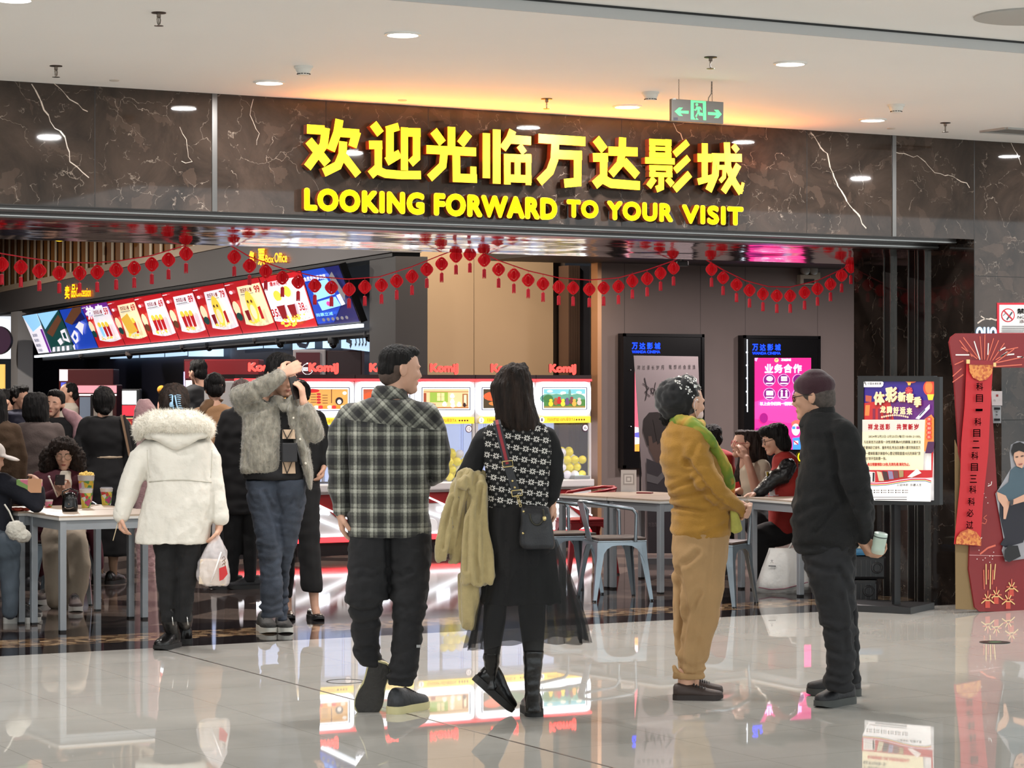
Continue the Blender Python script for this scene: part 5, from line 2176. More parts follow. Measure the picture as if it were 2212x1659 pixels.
UP(c_(178, 30, 36), (125, 1168), (905, 1168), (905, 980), (928, 960), (918, 1250), (600, 1270), (400, 1305), (130, 1310))
UP(c_(230, 222, 218), (145, 1180), (275, 1190), (275, 1300), (145, 1300))
for q in range(5):
    UP(c_(150, 140, 140), (160, 1200 + q * 20), (240, 1203 + q * 20), (240, 1207 + q * 20), (160, 1204 + q * 20), keep=q > 0)
UP(c_(40, 36, 40), (250, 1195), (272, 1196), (268, 1295), (248, 1295))
for q, cc in enumerate(((190, 180, 150), (60, 40, 40), (130, 120, 150), (100, 60, 60), (150, 130, 90))):
    UP(c_(*cc), (296 + q * 62, 1180 - q * 2), (350 + q * 62, 1190 - q * 4), (378 + q * 55, 1290 - q * 12), (320 + q * 58, 1290 - q * 10))
UP(c_(226, 214, 210), (640, 1245), (750, 1150), (800, 1200), (690, 1250))
wave = [(140, 1305), (300, 1308), (420, 1300), (560, 1275), (700, 1255), (840, 1255), (910, 1275)]
for cc, dy in (((226, 226, 232), 0), ((190, 40, 90), 8), ((240, 230, 120), 22), ((60, 90, 150), 30), ((240, 238, 238), 38)):
    UP(c_(*cc), *[(x, y + dy) for x, y in wave], (905, 1520), (215, 1505))
P.text(INK2, '公益体彩', *U(524, 1318), *U(655, 1346), .01, shear=.2)
P.text(INK2, '乐善人生', *U(672, 1318), *U(802, 1348), .01, shear=.2)
for q in range(6):
    for w_ in range(2):
        P.disc(INK2, *U(196 + q * 80, 1393 + w_ * 24), 1.5, 1.5, 8, keep=q + w_ > 0)
        P.rect(c_(150, 148, 150), *U(212 + q * 80, 1388 + w_ * 24), *U(254 + q * 80, 1398 + w_ * 24), keep=True)
P.rect(c_(130, 128, 130), *U(220, 1466), *U(640, 1474))
P.rect(c_(100, 98, 100), *U(285, 1490), *U(640, 1500), keep=True)
reparent(P.build('poster'), t)
m = MB(M((14, 14, 16), .35))
a = at(1936, 1090, 16.9)
m.bar(Vector((a.x, a.y, .05)), a, .052, .03)
reparent(m.build('post'), t)
m = MB(M((20, 20, 22), .4))
c = fl(1967, 1327)
rr, nn = rS, W(.5, .86, 0).normalized()
b0 = c - rr * .62
m.prism([c, c + nn * .46, b0 + nn * .46, b0], (0, 0, .045))
reparent(m.build('base'), t)

# ------------------------------------------------------------------ cardboard photo standee at the right edge
YSn = 13.2
P = Plane((11.3, YSn, 0), (1, 0, 0))
P.step = .002
t = thing('photo_standee', 'dark red cardboard photo standee with fireworks cut off by the right edge', 'standee', fl(2150, 1321))
MR = M((126, 34, 38), .55, var=(2, .94, 1.04))
m = MB(MR)


def sp(*pts):
    m.prism([P.p(*P.q(*q), lift=0) for q in pts], (0, .014, 0))


sp((2051, 740), (2055, 728), (2066, 720), (2330, 720), (2330, 794), (2138, 794), (2060, 794))
sp((2060, 794), (2138, 794), (2157, 1104), (2098, 1104), (2090, 1060), (2072, 977))
sp((2098, 1104), (2330, 1104), (2330, 1321), (2116, 1321), (2106, 1312), (2093, 1230))
sp((2262, 794), (2330, 794), (2330, 1104), (2280, 1104))
reparent(m.build('panel'), t)
m = MB(M((128, 106, 72), .8))
m.prism([P.p(*P.q(*q), lift=-.016) for q in ((2066, 950), (2096, 1040), (2096, 1120), (2116, 1318), (2068, 1316))], (-.0, .004, 0))
reparent(m.build('support_flap'), t)
OR, CR, WH2 = M((214, 106, 84), .5), M((232, 196, 130), .5), M((236, 230, 226), .5)


def Z(x, y):          # crop coordinates -> image
    return 2030 + x * 182 / 431.0, 640 + y * 700 / 1659.0


P.mb = MB()
P.k = 1
rays = [((198, 318), (120, 210), 0), ((205, 325), (175, 230), 1), ((215, 325), (205, 205), 0), ((228, 325), (230, 195), 0), ((245, 300), (248, 240), 1), ((240, 330), (275, 215), 0), ((255, 330), (300, 225), 0), ((268, 330), (330, 240), 0), ((300, 280), (335, 262), 1),
        ((285, 325), (350, 285), 0), ((310, 310), (345, 285), 1), ((270, 350), (380, 270), 0), ((335, 275), (400, 262), 0), ((340, 300), (380, 296), 1), ((165, 310), (100, 225), 0), ((150, 300), (80, 300), 1), ((190, 320), (110, 260), 0), ((120, 330), (75, 350), 0), ((110, 370), (65, 410), 0), ((120, 400), (65, 440), 0), ((280, 360), (420, 350), 0), ((290, 340), (430, 310), 0), ((395, 310), (428, 312), 1)]
for k, (a, b_, w_) in enumerate(rays):
    P.line(WH2 if w_ else OR, [Z(*a), Z(*b_)], 2.2 if w_ else 1.8, True)
P.k = 1
for x, y in ((240, 840), (228, 900), (250, 960), (225, 1010), (235, 1030), (245, 1058), (200, 1300), (190, 1345), (220, 1350), (232, 1340), (255, 1330), (270, 1330), (275, 1310), (268, 1345), (255, 1362)):
    P.disc(WH2, *Z(x, y), 1.1, n=6, keep=True)
P.line(WH2, [Z(245, 972), Z(262, 965), Z(265, 948)], 1.4, True)
P.line(OR, [Z(205, 1180), Z(215, 1160), Z(232, 1165), Z(240, 1145), Z(222, 1135), Z(240, 1120)], 1.2, True)
P.line(WH2, [Z(200, 1230), Z(206, 1243), Z(215, 1235)], 1.4, True)
P.line(OR, [Z(205, 1320), Z(245, 1288), Z(285, 1275)], 3, True)
P.line(M((206, 150, 150), .5), [Z(150, 1325), Z(431, 1330)], 1, True)
for cx, cy in ((243, 1575), (287, 1555), (365, 1515), (348, 1580)):
    P.k = 2
    P.rect(M((196, 74, 60), .5), *Z(cx - 12, cy - 18), *Z(cx + 12, cy + 20), keep=True)
    P.k = 3
    P.rect(CR, *Z(cx - 12, cy - 20), *Z(cx + 12, cy - 15), keep=True)
    for q in range(7):
        a = math.pi * (q + .5) / 7
        P.line(OR if q % 2 else CR, [Z(cx + 8 * math.cos(a), cy - 22 - 8 * math.sin(a)), Z(cx + 34 * math.cos(a), cy - 22 - 46 * math.sin(a) + abs(math.cos(a)) * 30)], 2, True)
for q in range(6):
    P.line((OR, CR)[q % 2], [Z(225 + q * 10, 1500 - q % 3 * 25), Z(222 + q * 12, 1400 - q % 2 * 30)], 2, True)
reparent(P.build('fireworks_print'), t)
# the printed man sitting in the opening of the standee
P.mb = MB()
P.k = 4
DN, JN, SKN, HR_ = M((72, 92, 104), .6), M((34, 34, 44), .6), M((206, 160, 136), .6), M((26, 22, 22), .6)


def ZP(m_, *pts):
    P.k += 1
    P.poly(m_, [Z(*q) for q in pts], True)


ZP(M((150, 150, 156), .6), (352, 800), (360, 760), (390, 742), (431, 745), (520, 790), (520, 1330), (330, 1358), (312, 1300), (325, 1260), (280, 1010), (300, 980), (360, 880))
ZP(JN, (300, 1030), (330, 1030), (470, 1040), (480, 1100), (420, 1260), (330, 1285), (303, 1270), (326, 1235), (300, 1120))
ZP(DN, (380, 870), (450, 880), (510, 1000), (480, 1060), (400, 1050), (330, 1050), (286, 1000), (345, 950), (355, 890))
ZP(SKN, (284, 1000), (330, 1020), (350, 1060), (330, 1140), (318, 1140), (318, 1080), (290, 1040))
ZP(SKN, (345, 1050), (431, 1010), (460, 1040), (355, 1070))
ZP(SKN, (368, 790), (420, 786), (428, 840), (412, 880), (385, 870), (370, 835))
ZP(HR_, (354, 790), (366, 755), (400, 745), (431, 760), (445, 800), (440, 850), (425, 800), (395, 790), (372, 800), (362, 820))
ZP(M((70, 50, 44), .6), (376, 820), (390, 818), (390, 824), (377, 826))
ZP(M((70, 50, 44), .6), (402, 816), (416, 813), (417, 819), (403, 822))
ZP(M((160, 90, 84), .6), (388, 858), (410, 854), (408, 862), (392, 864))
ZP(M((22, 20, 22), .5), (318, 1300), (335, 1275), (385, 1275), (400, 1330), (340, 1360), (316, 1345))
ZP(M((60, 60, 64), .5), (342, 1045), (362, 1040), (360, 1065), (344, 1070))
reparent(P.build('printed_figure'), t)
# the red scroll stuck on the standee
P.mb = MB()
P.k = 8
MSC = M((186, 34, 42), .55)
P.layer(MSC)
scp = [(128, 345), (262, 348), (245, 640), (238, 800), (210, 1060), (198, 1278), (64, 1268), (95, 960), (100, 760), (118, 560)]
P.mb.prism([P.p(*P.q(*Z(*q))) for q in scp], P.n * .004)
P.k += 7
MG = print_mat('scroll_gold', [(196, 110, 56), (214, 140, 70), (180, 84, 46), (206, 124, 60)], 60, 2)
P.poly(MG, [Z(*q) for q in ((134, 350), (258, 352), (250, 395), (225, 425), (190, 434), (155, 418), (136, 385))])
P.poly(MG, [Z(*q) for q in ((66, 1266), (196, 1276), (195, 1240), (170, 1205), (130, 1190), (90, 1205), (70, 1235))], True)
P.rect(M((140, 30, 40), .5), *Z(135, 328), *Z(256, 350))
P.rect(CR, *Z(118, 324), *Z(136, 345))
P.rect(CR, *Z(256, 340), *Z(270, 360), keep=True)
for k, (ch, x, y) in enumerate((('科', 185, 462), ('目', 184, 522), ('一', 182, 582), ('科', 176, 642), ('目', 170, 700), ('二', 166, 758), ('科', 160, 815), ('目', 158, 874), ('三', 153, 934), ('科', 150, 988), ('科', 143, 1050), ('必', 136, 1108), ('过', 134, 1168))):
    hh = 6 if ch == '一' else 20
    P.text(INK, ch, *Z(x - 18, y - hh), *Z(x + 18, y + hh), .015, keep=k > 0)
reparent(P.build('scroll'), t)

# no-smoking plate, small notice and card reader on the right wall
P = Plane((12, FY - .004, 0), (1, 0, 0))
P.step = .0008
t = thing('no_smoking_sign', 'white no-smoking sign with red border on the marble at the right edge', 'sign', pl(2230, 717, FY))
m = MB(M((196, 30, 50), .4))
qs = [P.p(*P.q(*q), lift=0) for q in ((2154, 654), (2330, 654), (2330, 724), (2154, 724))]
m.prism(qs, (0, .004, 0))
reparent(m.build('plate'), t)
WP = M((228, 226, 224), .4)
P.rect(WP, 2158.5, 658.5, 2326, 719)
RD = M((196, 30, 50), .4)
P.disc(RD, 2177, 681, 15)
P.disc(WP, 2177, 681, 12.6)
P.line(M((70, 70, 76), .4), [(2174, 691), (2186, 674)], 3)
P.line(M((120, 120, 126), .4), [(2166, 682), (2172, 676), (2170, 672)], 1.5)
P.line(RD, [(2168, 671), (2187, 691)], 2.4)
P.text(M((24, 24, 26), .4), '禁止吸烟', 2196, 666, 2262, 678, .03)
P.text(M((24, 24, 26), .4), 'NO SMOKING', 2197, 682, 2262, 688, .02)
P.text(RD, '违者罚款', 2201, 691, 2240, 697, .02)
for q in range(4):
    P.rect(M((90, 88, 90), .4), 2163, 704 + q * 4, 2300 - q * 30, 705.6 + q * 4, keep=q > 0)
reparent(P.build('print'), t)
t = thing('wall_plate', 'white notice plate and grey call panel seen through the standee opening', 'wall panel', pl(2150, 914, FY))
m = MB(M((206, 196, 196), .4))
m.prism([P.p(*P.q(*q), lift=0) for q in ((2138, 845), (2165, 845), (2165, 876), (2138, 876))], (0, .004, 0))
reparent(m.build('notice_card'), t)
m = MB(M((176, 176, 178), .3, .5))
m.prism([P.p(*P.q(*q), lift=.008) for q in ((2142, 877), (2161, 877), (2161, 914), (2142, 914))], (0, .012, 0))
reparent(m.build('call_panel'), t)
P.k = 15
P.rect(M((20, 20, 22), .3), 2145, 880, 2158, 885)
P.rect(M((20, 20, 22), .3), 2145, 904, 2158, 909, keep=True)
P.rect(M((150, 60, 60), .4), 2149, 852, 2154, 857, keep=True)
for y in (890, 896):
    P.disc(M((60, 60, 60), .3), 2151, y, 1.4, n=8, keep=True)
reparent(P.build('panel_print'), t)
t = thing('wall_lettering', 'pale blue lit letters on the right marble just above the standee', 'lettering', pl(2130, 720, FY))
P.k = 1
P.mb = MB()
P.text(M((190, 214, 236), .3, em=.9), 'ouo', 2108, 706, 2153, 732, .05)
reparent(P.build('letters'), t)

# black cases, blue pack and white box behind the man in black
c = flx(1872, 17.75)
m = MB(M((16, 16, 18), .4), M((54, 54, 56), .5))


def case(lab, z0, z1, w, x):
    t = thing('case', lab, 'case', (c.x, c.y, z0), -TH, 'black cases beside the jamb')
    m = MB(M((18, 18, 20), .4))
    m.box(x - w / 2, x + w / 2, -.1, .12, 0, z1 - z0, None, .02)
    m.build('shell', t)
    m = MB(M((60, 60, 62), .45))
    for q in range(5):
        m.bar((x - w / 2 + .04 + q * .035, -.102, .02), (x - w / 2 + .04 + q * .035, -.102, z1 - z0 - .03), .006, .006)
    m.build('ribs', t)
    m = MB(M((40, 40, 42), .4))
    m.tube([(x + w / 2 - .07 + .035 * math.cos(a), -.105, (z1 - z0) / 2 + .035 * math.sin(a)) for a in [k * .45 for k in range(15)]], .008, 6)
    m.build('wheel', t)


case('lower black ribbed case on the floor behind the man in black', 0.0, .16, .2, -.03)
case('upper black ribbed case stacked behind the man in black', .162, .33, .26, 0)
m = MB(M((60, 120, 160), .4, bump=(12, .6, .02)))
m.box(-.14, .11, -.09, .1, 0, .05, None, .02)
tag(m.build('blue_pack', None, False, (c.x, c.y, .332), -TH), 'crumpled blue plastic pack lying on the black cases', 'pack')
m = MB(M((196, 190, 172), .5))
m.box(-.10, .07, -.07, .08, 0, .052)
m.use(M((120, 112, 100), .5))
m.box(-.02, 0, -.0715, -.07, .018, .034)
tag(m.build('small_box', None, False, (c.x, c.y, .384), -TH), 'flat cream box on top of the blue pack', 'box')

# white shopping bag on the floor under the right table
c = flx(1690, 18.5)
t = thing('shopping_bag', 'big white shopping bag standing under the right table', 'bag', c, -TH)
k_ = 18.5 / F
m = MB(M((206, 204, 200), .45, bump=(9, .5, .03)))
rings = []
for y, xl, xr, dp in ((1291, 1630, 1752, .16), (1270, 1636, 1750, .17), (1240, 1645, 1748, .15), (1205, 1660, 1747, .1), (1196, 1662, 1746, .07)):
    cx, hw = ((xl + xr) / 2 - 1690) * k_, (xr - xl) / 2 * k_
    z = max(0, (1291 - y) * k_)
    rings.append([Vector((cx + hw * math.copysign(abs(math.cos(a)) ** .4, math.cos(a)) + .006 * math.sin(a * 7 + z * 30), dp * .6 * math.sin(a) + .008 * math.sin(a * 5 + z * 22), z)) for a in [2 * math.pi * q / 36 for q in range(36)]])
m.rings(rings)
m.build('bag_body', t, True)
m = MB(M((206, 204, 200), .5))
m.tube([(.04, -.03, .32), (.07, -.05, .375), (.13, -.05, .39), (.16, -.03, .33)], .008, 6)
m.build('handle', t, True)
m = MB(M((120, 60, 80), .5), M((70, 70, 74), .5))
pts = [Vector((x, -.6 * .17 - .012, z)) for x, z in ((-.19, .045), (-.1, .03), (0, .035), (.1, .06), (.18, .085))]
m.tube(pts, .004, 5)
m.mi = 1
textfit(m, '大', Vector((-.10, -.098, .225)), (1, 0, .0), (0, .12, 1), .022, .03)
m.bar((-.115, -.1, .205), (-.06, -.1, .203), .007)
m.build('print', t)

# small floor covers in the mall floor
for px, py, w, lab in ((2149, 1388, 33, 'dark oval floor socket cover on the cream tiles by the standee'), (745, 1472, 40, 'thin dark ring of a floor socket left of the lifted shoe')):
    p = fl(px, py)
    r = w * (F * HC / (py - HY)) / F
    m = MB(M((30, 32, 30), .4), M((70, 110, 80), .4))
    if px > 2000:
        m.lathe([(0, .003), (r, .003), (r, 0)], 28)
        m.mi = 1
        m.poly([(r * .5 * math.cos(a * .4), r * .35 * math.sin(a * .4), .0035) for a in range(16)])
    else:
        m.lathe([(r * .95, 0), (r * .95, .002), (r, .002), (r, 0)], 36, None, False)
    tag(m.build('floor_socket', None, False, p), lab, 'floor cover')

# ------------------------------------------------------------------ figure building
def scaled_ring(c, hx, hy, p, n):
    out = []
    for k in range(n):
        a = 2 * math.pi * k / n
        ca, sa = math.cos(a), math.sin(a)
        out.append(c + Vector((hx * math.copysign(abs(ca) ** (2 / p), ca), hy * math.copysign(abs(sa) ** (2 / p), sa), 0)))
    return out


class Px:
    """something standing at depth d; its shape is given by image columns, rows and depth offsets, all in image pixels at that depth"""
    def __init__(s, name, label, cat, px, d, z0=0.0, group=None):
        s.d, s.k = d, d / F
        s.x0, s.z0 = (px - CX) / F * d, z0
        s.root = thing(name, label, cat, W(s.x0, d, z0), -TH, group)
        s.core = []

    def L(s, px, py, dz=0.0):
        dd = s.d + dz * s.k
        return Vector(((px - CX) / F * dd - s.x0, dz * s.k, HC - (py - HY) / F * dd - s.z0))

    def flo(s, px, py):
        d = F * HC / (py - HY)
        return Vector(((px - CX) / F * d - s.x0, d - s.d, -s.z0))

    # --- closed pieces
    def T(s, *pts):
        return ('T', [(s.L(*q[:3]), q[3] * s.k, (q[4] if len(q) > 4 else q[3]) * s.k) for q in pts])

    def S(s, *sl, p=2.3):
        return ('S', [(s.L((q[1] + q[2]) / 2, q[0], q[3]), abs(q[2] - q[1]) / 2 * s.k, q[4] * s.k, p) for q in sl])

    def E(s, x, y, dz, rx, rz, ry=None):
        ry = rx if ry is None else ry
        return ('E', s.L(x, y, dz), Vector((rx, ry, rz)) * s.k, Matrix.Identity(3))

    def put(s, mb, prim, shrink=1.0):
        if prim[0] == 'T':
            pts = prim[1]
            P_ = [q[0] for q in pts]
            R1, R2 = [q[1] * shrink for q in pts], [q[2] * shrink for q in pts]
            # round ends
            def tang(i):
                t = P_[min(i + 1, len(P_) - 1)] - P_[max(i - 1, 0)]
                return t.normalized() if t.length > 1e-9 else Vector((0, 0, 1))
            st_, en = [], []
            for f in (.98, .8, .45):
                st_.append((P_[0] - tang(0) * R1[0] * f, math.sqrt(1 - f * f)))
                en.append((P_[-1] + tang(len(P_) - 1) * R1[-1] * f, math.sqrt(1 - f * f)))
            en = en[::-1]
            seq = [(c, R1[0] * f, R2[0] * f, tang(0)) for c, f in st_]
            seq += [(P_[i], R1[i], R2[i], tang(i)) for i in range(len(P_))]
            seq += [(c, R1[-1] * f, R2[-1] * f, tang(len(P_) - 1)) for c, f in en]
            rings = []
            ax = None
            n = 16
            for c, r1, r2, t in seq:
                a1 = t.cross(Vector((0, 1, 0)))
                if a1.length < .25:
                    a1 = ax if ax is not None else Vector((1, 0, 0))
                a1 = (a1 - t * a1.dot(t)).normalized()
                if ax is not None and a1.dot(ax) < 0:
                    a1 = -a1
                ax = a1
                a2 = t.cross(a1).normalized()
                rings.append([c + a1 * (r1 * math.cos(2 * math.pi * k / n)) + a2 * (r2 * math.sin(2 * math.pi * k / n)) for k in range(n)])
            mb.rings(rings)
        elif prim[0] == 'S':
            sl = prim[1]
            if shrink < 1:
                n = len(sl)
                a, b_ = sl[0], sl[-1]
                sl = [(sl[0][0].lerp(sl[1][0], .4),) + sl[0][1:]] + sl[1:-1] + [(sl[-1][0].lerp(sl[-2][0], .4),) + sl[-1][1:]]
            mb.rings([scaled_ring(c, hx * shrink, hy * shrink, p, 28) for c, hx, hy, p in sl])
        elif prim[0] == 'E':
            mb.ball(prim[1], prim[2] * shrink, 16, 10, prim[3].to_4x4())

    def add(s, name, prims, mat, vox=0.012, sm=4, folds=(), core=True, parent=None, label=None, creases=()):
        """grow one continuous surface over the pieces, relax it, lay folds into it"""
        if core:
            s.core += [q for q in prims]
        mb = MB(mat)
        for q in prims:
            s.put(mb, q)
        o = mb.build(name)
        md = o.modifiers.new('r', 'REMESH')
        md.mode = 'VOXEL'
        md.voxel_size = vox
        if sm:
            m2 = o.modifiers.new('s', 'SMOOTH')
            m2.factor = .5
            m2.iterations = sm
        me = bpy.data.meshes.new_from_object(o.evaluated_get(bpy.context.evaluated_depsgraph_get()))
        old = o.data
        o.modifiers.clear()
        o.data = me
        me.name = name
        bpy.data.meshes.remove(old)
        if folds:
            nrm = [v.normal.copy() for v in me.vertices]
            nz = noise.noise
            for v, n_ in zip(me.vertices, nrm):
                c = v.co
                h = 0.0
                for fx, fy, fz, amp in folds:
                    h += amp * nz(Vector((c.x * fx + 3.1, c.y * fy + 1.7, c.z * fz)))
                v.co = c + n_ * h
        if creases:
            segs = []
            for amp, w, pts in creases:
                q = [s.L(x, y, 0) for x, y in pts]
                for a, b_ in zip(q, q[1:]):
                    segs.append((amp, w * s.k, a.x, a.z, b_.x - a.x, b_.z - a.z))
            me.update()
            nrm = [v.normal.copy() for v in me.vertices]
            byamp = {}
            for v, n_ in zip(me.vertices, nrm):
                if n_.y > .35:
                    continue
                x, z = v.co.x, v.co.z
                best = {}
                for k, (amp, w, ax, az, dx, dz) in enumerate(segs):
                    L2 = dx * dx + dz * dz or 1e-9
                    t = ((x - ax) * dx + (z - az) * dz) / L2
                    t = 0 if t < 0 else 1 if t > 1 else t
                    ex, ez = x - ax - t * dx, z - az - t * dz
                    d2 = (ex * ex + ez * ez) / (w * w)
                    if d2 < 12 and d2 < best.get(amp, (99,))[0]:
                        best[amp] = (d2,)
                h = 0.0
                for amp, (d2,) in best.items():
                    h += amp * (-math.exp(-d2) + .45 * math.exp(-(math.sqrt(d2) - 2) ** 2))
                v.co += n_ * max(-.013, min(.007, h))
        me.polygons.foreach_set('use_smooth', [True] * len(me.polygons))
        if not me.materials:
            me.materials.append(mat)
        o.parent = parent or s.root
        if label:
            o['label'] = label
        return o

    def raw(s, name, mb, smooth=True, parent=None, label=None):
        o = mb.build(name, parent or s.root, smooth)
        if label:
            o['label'] = label
        return o


def drape(o, P, pts, lift=.002):
    """points laid on the camera-facing surface of o under the given image points"""
    from mathutils.bvhtree import BVHTree
    me = o.data
    bv = BVHTree.FromPolygons([v.co for v in me.vertices], [p.vertices[:] for p in me.polygons])
    eye = Vector((-P.x0, -P.d, HC - P.z0))
    out = []
    for x, y in pts:
        q = P.L(x, y, 0)
        h = bv.ray_cast(eye, (q - eye).normalized())
        out.append((h[0] - (q - eye).normalized() * lift) if h[0] is not None else q)
    return out


def hp(Hm, *prims):
    """pieces given in head units (chin to crown = 1, face towards -y)"""
    R3 = Hm.to_3x3()
    sc = R3.col[0].length
    rot = R3 @ Matrix.Scale(1 / sc, 3)
    out = []
    for q in prims:
        if q[0] == 'E':
            out.append(('E', Hm @ Vector(q[1:4]), Vector(q[4:7]) * sc, rot))
        else:
            out.append(('T', [(Hm @ Vector(w[:3]), w[3] * sc, (w[4] if len(w) > 4 else w[3]) * sc) for w in q[1]]))
    return out


def fuzz(o, count, l0, l1, wd=.0009, seed=1, droop=.3):
    """short pile standing out of a cloth surface"""
    me = o.data
    rnd = random.Random(seed)
    bm = bmesh.new()
    bm.from_mesh(me)
    vs0 = list(bm.verts)
    bm.normal_update()
    for i in range(count):
        v = vs0[rnd.randrange(len(vs0))]
        n_ = (v.normal + Vector((rnd.uniform(-.7, .7), rnd.uniform(-.7, .7), rnd.uniform(-.6 - droop, .6 - droop)))).normalized()
        a = n_.orthogonal().normalized() * wd
        p = v.co + Vector((rnd.uniform(-1, 1), rnd.uniform(-1, 1), rnd.uniform(-1, 1))) * .004
        bm.faces.new([bm.verts.new(p - a), bm.verts.new(p + a), bm.verts.new(p + n_ * rnd.uniform(l0, l1))])
    bm.to_mesh(me)
    bm.free()


FOLD_T = ((9, 9, 20, .010), (24, 24, 14, .005))          # soft jersey
FOLD_J = ((14, 14, 30, .009), (40, 40, 24, .004))       # jeans, jackets
FOLD_D = ((26, 26, 3, .012), (50, 50, 6, .004))          # hanging folds
M_SKIN = M((206, 160, 136), .55, bump=(220, .15, .002))
M_SKIN2 = M((186, 136, 112), .55, bump=(220, .15, .002))
M_HAIR = M((13, 11, 11), .7, spec=.25, bump=(70, 1.0, .02), var=(45, .35, 2.2), stretch=(1, 1, .10))
M_HAIRB = M((34, 24, 19), .7, spec=.25, bump=(70, 1.0, .02), var=(45, .4, 1.9), stretch=(1, 1, .10))
M_EYE = M((24, 18, 16), .2)
M_BROW = M((34, 26, 22), .7)
M_LIP = M((160, 84, 76), .5)
HAIR_F = ((90, 90, 12, .006), (30, 30, 8, .006))


class Person(Px):
    def __init__(s, label, px, d, skin=None, group=None):
        Px.__init__(s, 'person', label, 'person', px, d, 0.0, group)
        s.body = []
        s.skin = skin or M_SKIN
        s.Hm = None

    def head(s, x, y, H, yaw, pitch=0, roll=0, dz=0, neck=True, ears=True):
        c = s.L(x, y, dz)
        R = Matrix.Rotation(math.radians(yaw), 4, 'Z') @ Matrix.Rotation(math.radians(pitch), 4, 'X') @ Matrix.Rotation(math.radians(roll), 4, 'Y')
        s.Hm = Matrix.Translation(c) @ R @ Matrix.Scale(H * s.k, 4)
        pr = [('E', 0, .05, .15, .335, .425, .35),
              ('T', [(0, -.08, .12, .30, .30), (0, -.10, -.05, .29, .28), (0, -.13, -.22, .235, .245), (0, -.19, -.34, .165, .18), (0, -.23, -.40, .11, .12)]),
              ('E', 0, -.27, -.40, .13, .11, .085),
              ('T', [(0, -.36, .06, .035), (0, -.405, -.05, .038), (0, -.435, -.11, .050), (0, -.37, -.145, .055)]),
              ('E', .045, -.385, -.135, .03, .04, .028), ('E', -.045, -.385, -.135, .03, .04, .028),
              ('E', .13, -.335, .075, .12, .045, .03), ('E', -.13, -.335, .075, .12, .045, .03),
              ('E', .17, -.25, -.09, .10, .10, .10), ('E', -.17, -.25, -.09, .10, .10, .10),
              ('E', 0, -.345, -.255, .10, .045, .026), ('E', 0, -.335, -.295, .085, .045, .028)]
        if ears:
            for sx in (-1, 1):
                pr += [('E', sx * .335, .06, -.03, .035, .085, .13), ('T', [(sx * .35, .10, .08, .022), (sx * .37, .13, .0, .022), (sx * .35, .08, -.12, .024)])]
        if neck:
            pr.append(('T', [(0, .10, -.15, .20, .22), (0, .13, -.45, .20, .21), (0, .17, -.78, .24, .22)]))
        s.body += hp(s.Hm, *pr)
        return s

    def face(s, mouth=None, brow=True, lip=None):
        """eyes, brows and mouth as parts of the head"""
        for sx in (-1, 1):
            mb = MB(M((226, 220, 214), .3), M_EYE)
            c = s.Hm @ Vector((sx * .13, -.288, .015))
            sc = s.Hm.to_3x3().col[0].length
            rot = (s.Hm.to_3x3() @ Matrix.Scale(1 / sc, 3)).to_4x4()
            mb.ball(c, Vector((.062, .05, .028)) * sc, 12, 8, rot)
            mb.mi = 1
            mb.ball(s.Hm @ Vector((sx * .13, -.322, .015)), Vector((.028, .022, .027)) * sc, 10, 6, rot)
            s.raw('eye', mb)
            if brow:
                mb = MB(M_BROW)
                mb.tube([s.Hm @ Vector((sx * x, y, z)) for x, y, z in ((.055, -.362, .085), (.13, -.368, .105), (.20, -.328, .09))], [.014 * sc, .016 * sc, .008 * sc], 6)
                s.raw('eyebrow', mb)
        mb = MB(lip or M_LIP)
        rot = (s.Hm.to_3x3() @ Matrix.Scale(1 / sc, 3)).to_4x4()
        mb.ball(s.Hm @ Vector((0, -.366, -.260)), Vector((.085, .026, .014)) * sc, 12, 6, rot)
        mb.ball(s.Hm @ Vector((0, -.358, -.288)), Vector((.072, .026, .018)) * sc, 12, 6, rot)
        s.raw('mouth', mb)

    def hair(s, prims, mat=None, vox=.009, folds=HAIR_F, name='hair', sm=2, label=None):
        return s.add(name, prims, mat or M_HAIR, vox, sm, folds, core=False, label=label)

    def hand(s, wrist, fwd, nrm, side=1, curl=.5, L=.175, spread=.06, arm=None, thumb=.6):
        """wrist point, finger direction, direction the palm looks to; side=+1 puts the thumb towards fwd x nrm"""
        w = wrist
        f = Vector(fwd).normalized()
        n = Vector(nrm)
        n = (n - f * n.dot(f)).normalized()
        x = f.cross(n) * side
        kn = []
        pr = []
        q = L / .175
        for i, (o, ln) in enumerate(((.030, .070), (.011, .078), (-.009, .073), (-.027, .058))):
            k0 = w + f * (.083 - abs(i - 1.2) * .004) * q + x * o * q
            pr.append(('T', [(w + x * o * .6 * q, .016 * q, .014 * q), (w.lerp(k0, .55), .015 * q, .013 * q), (k0, .0115 * q, .0115 * q)]))
            d = f
            p = k0
            pts = [(p, .0098 * q, .0098 * q)]
            sp = x * (spread * (1.2 - i))
            for j, (fr, bend) in enumerate(((.45, .55), (.32, .75), (.26, .5))):
                a = curl * bend * 1.5 + .06
                d = (d * math.cos(a) + n * math.sin(a)).normalized()
                dd = (d + sp * (1 - curl)).normalized()
                p = p + dd * ln * fr * q
                pts.append((p, (.0092 - j * .001) * q, (.0092 - j * .001) * q))
            pr.append(('T', pts))
        t0 = w + f * .02 * q + x * .024 * q
        t1 = t0 + (f * .55 + x * .75 + n * .25).normalized() * .038 * q
        t2 = t1 + (f * (.9 - thumb * .3) + x * (.35 - thumb * .5) + n * thumb * .7).normalized() * .034 * q
        t3 = t2 + (f * (.8 - thumb * .4) - x * thumb * .5 + n * thumb * .8).normalized() * .026 * q
        pr.append(('T', [(t0, .016 * q, .014 * q), (t1, .0125 * q, .0115 * q), (t2, .0108 * q, .0105 * q), (t3, .009 * q, .009 * q)]))
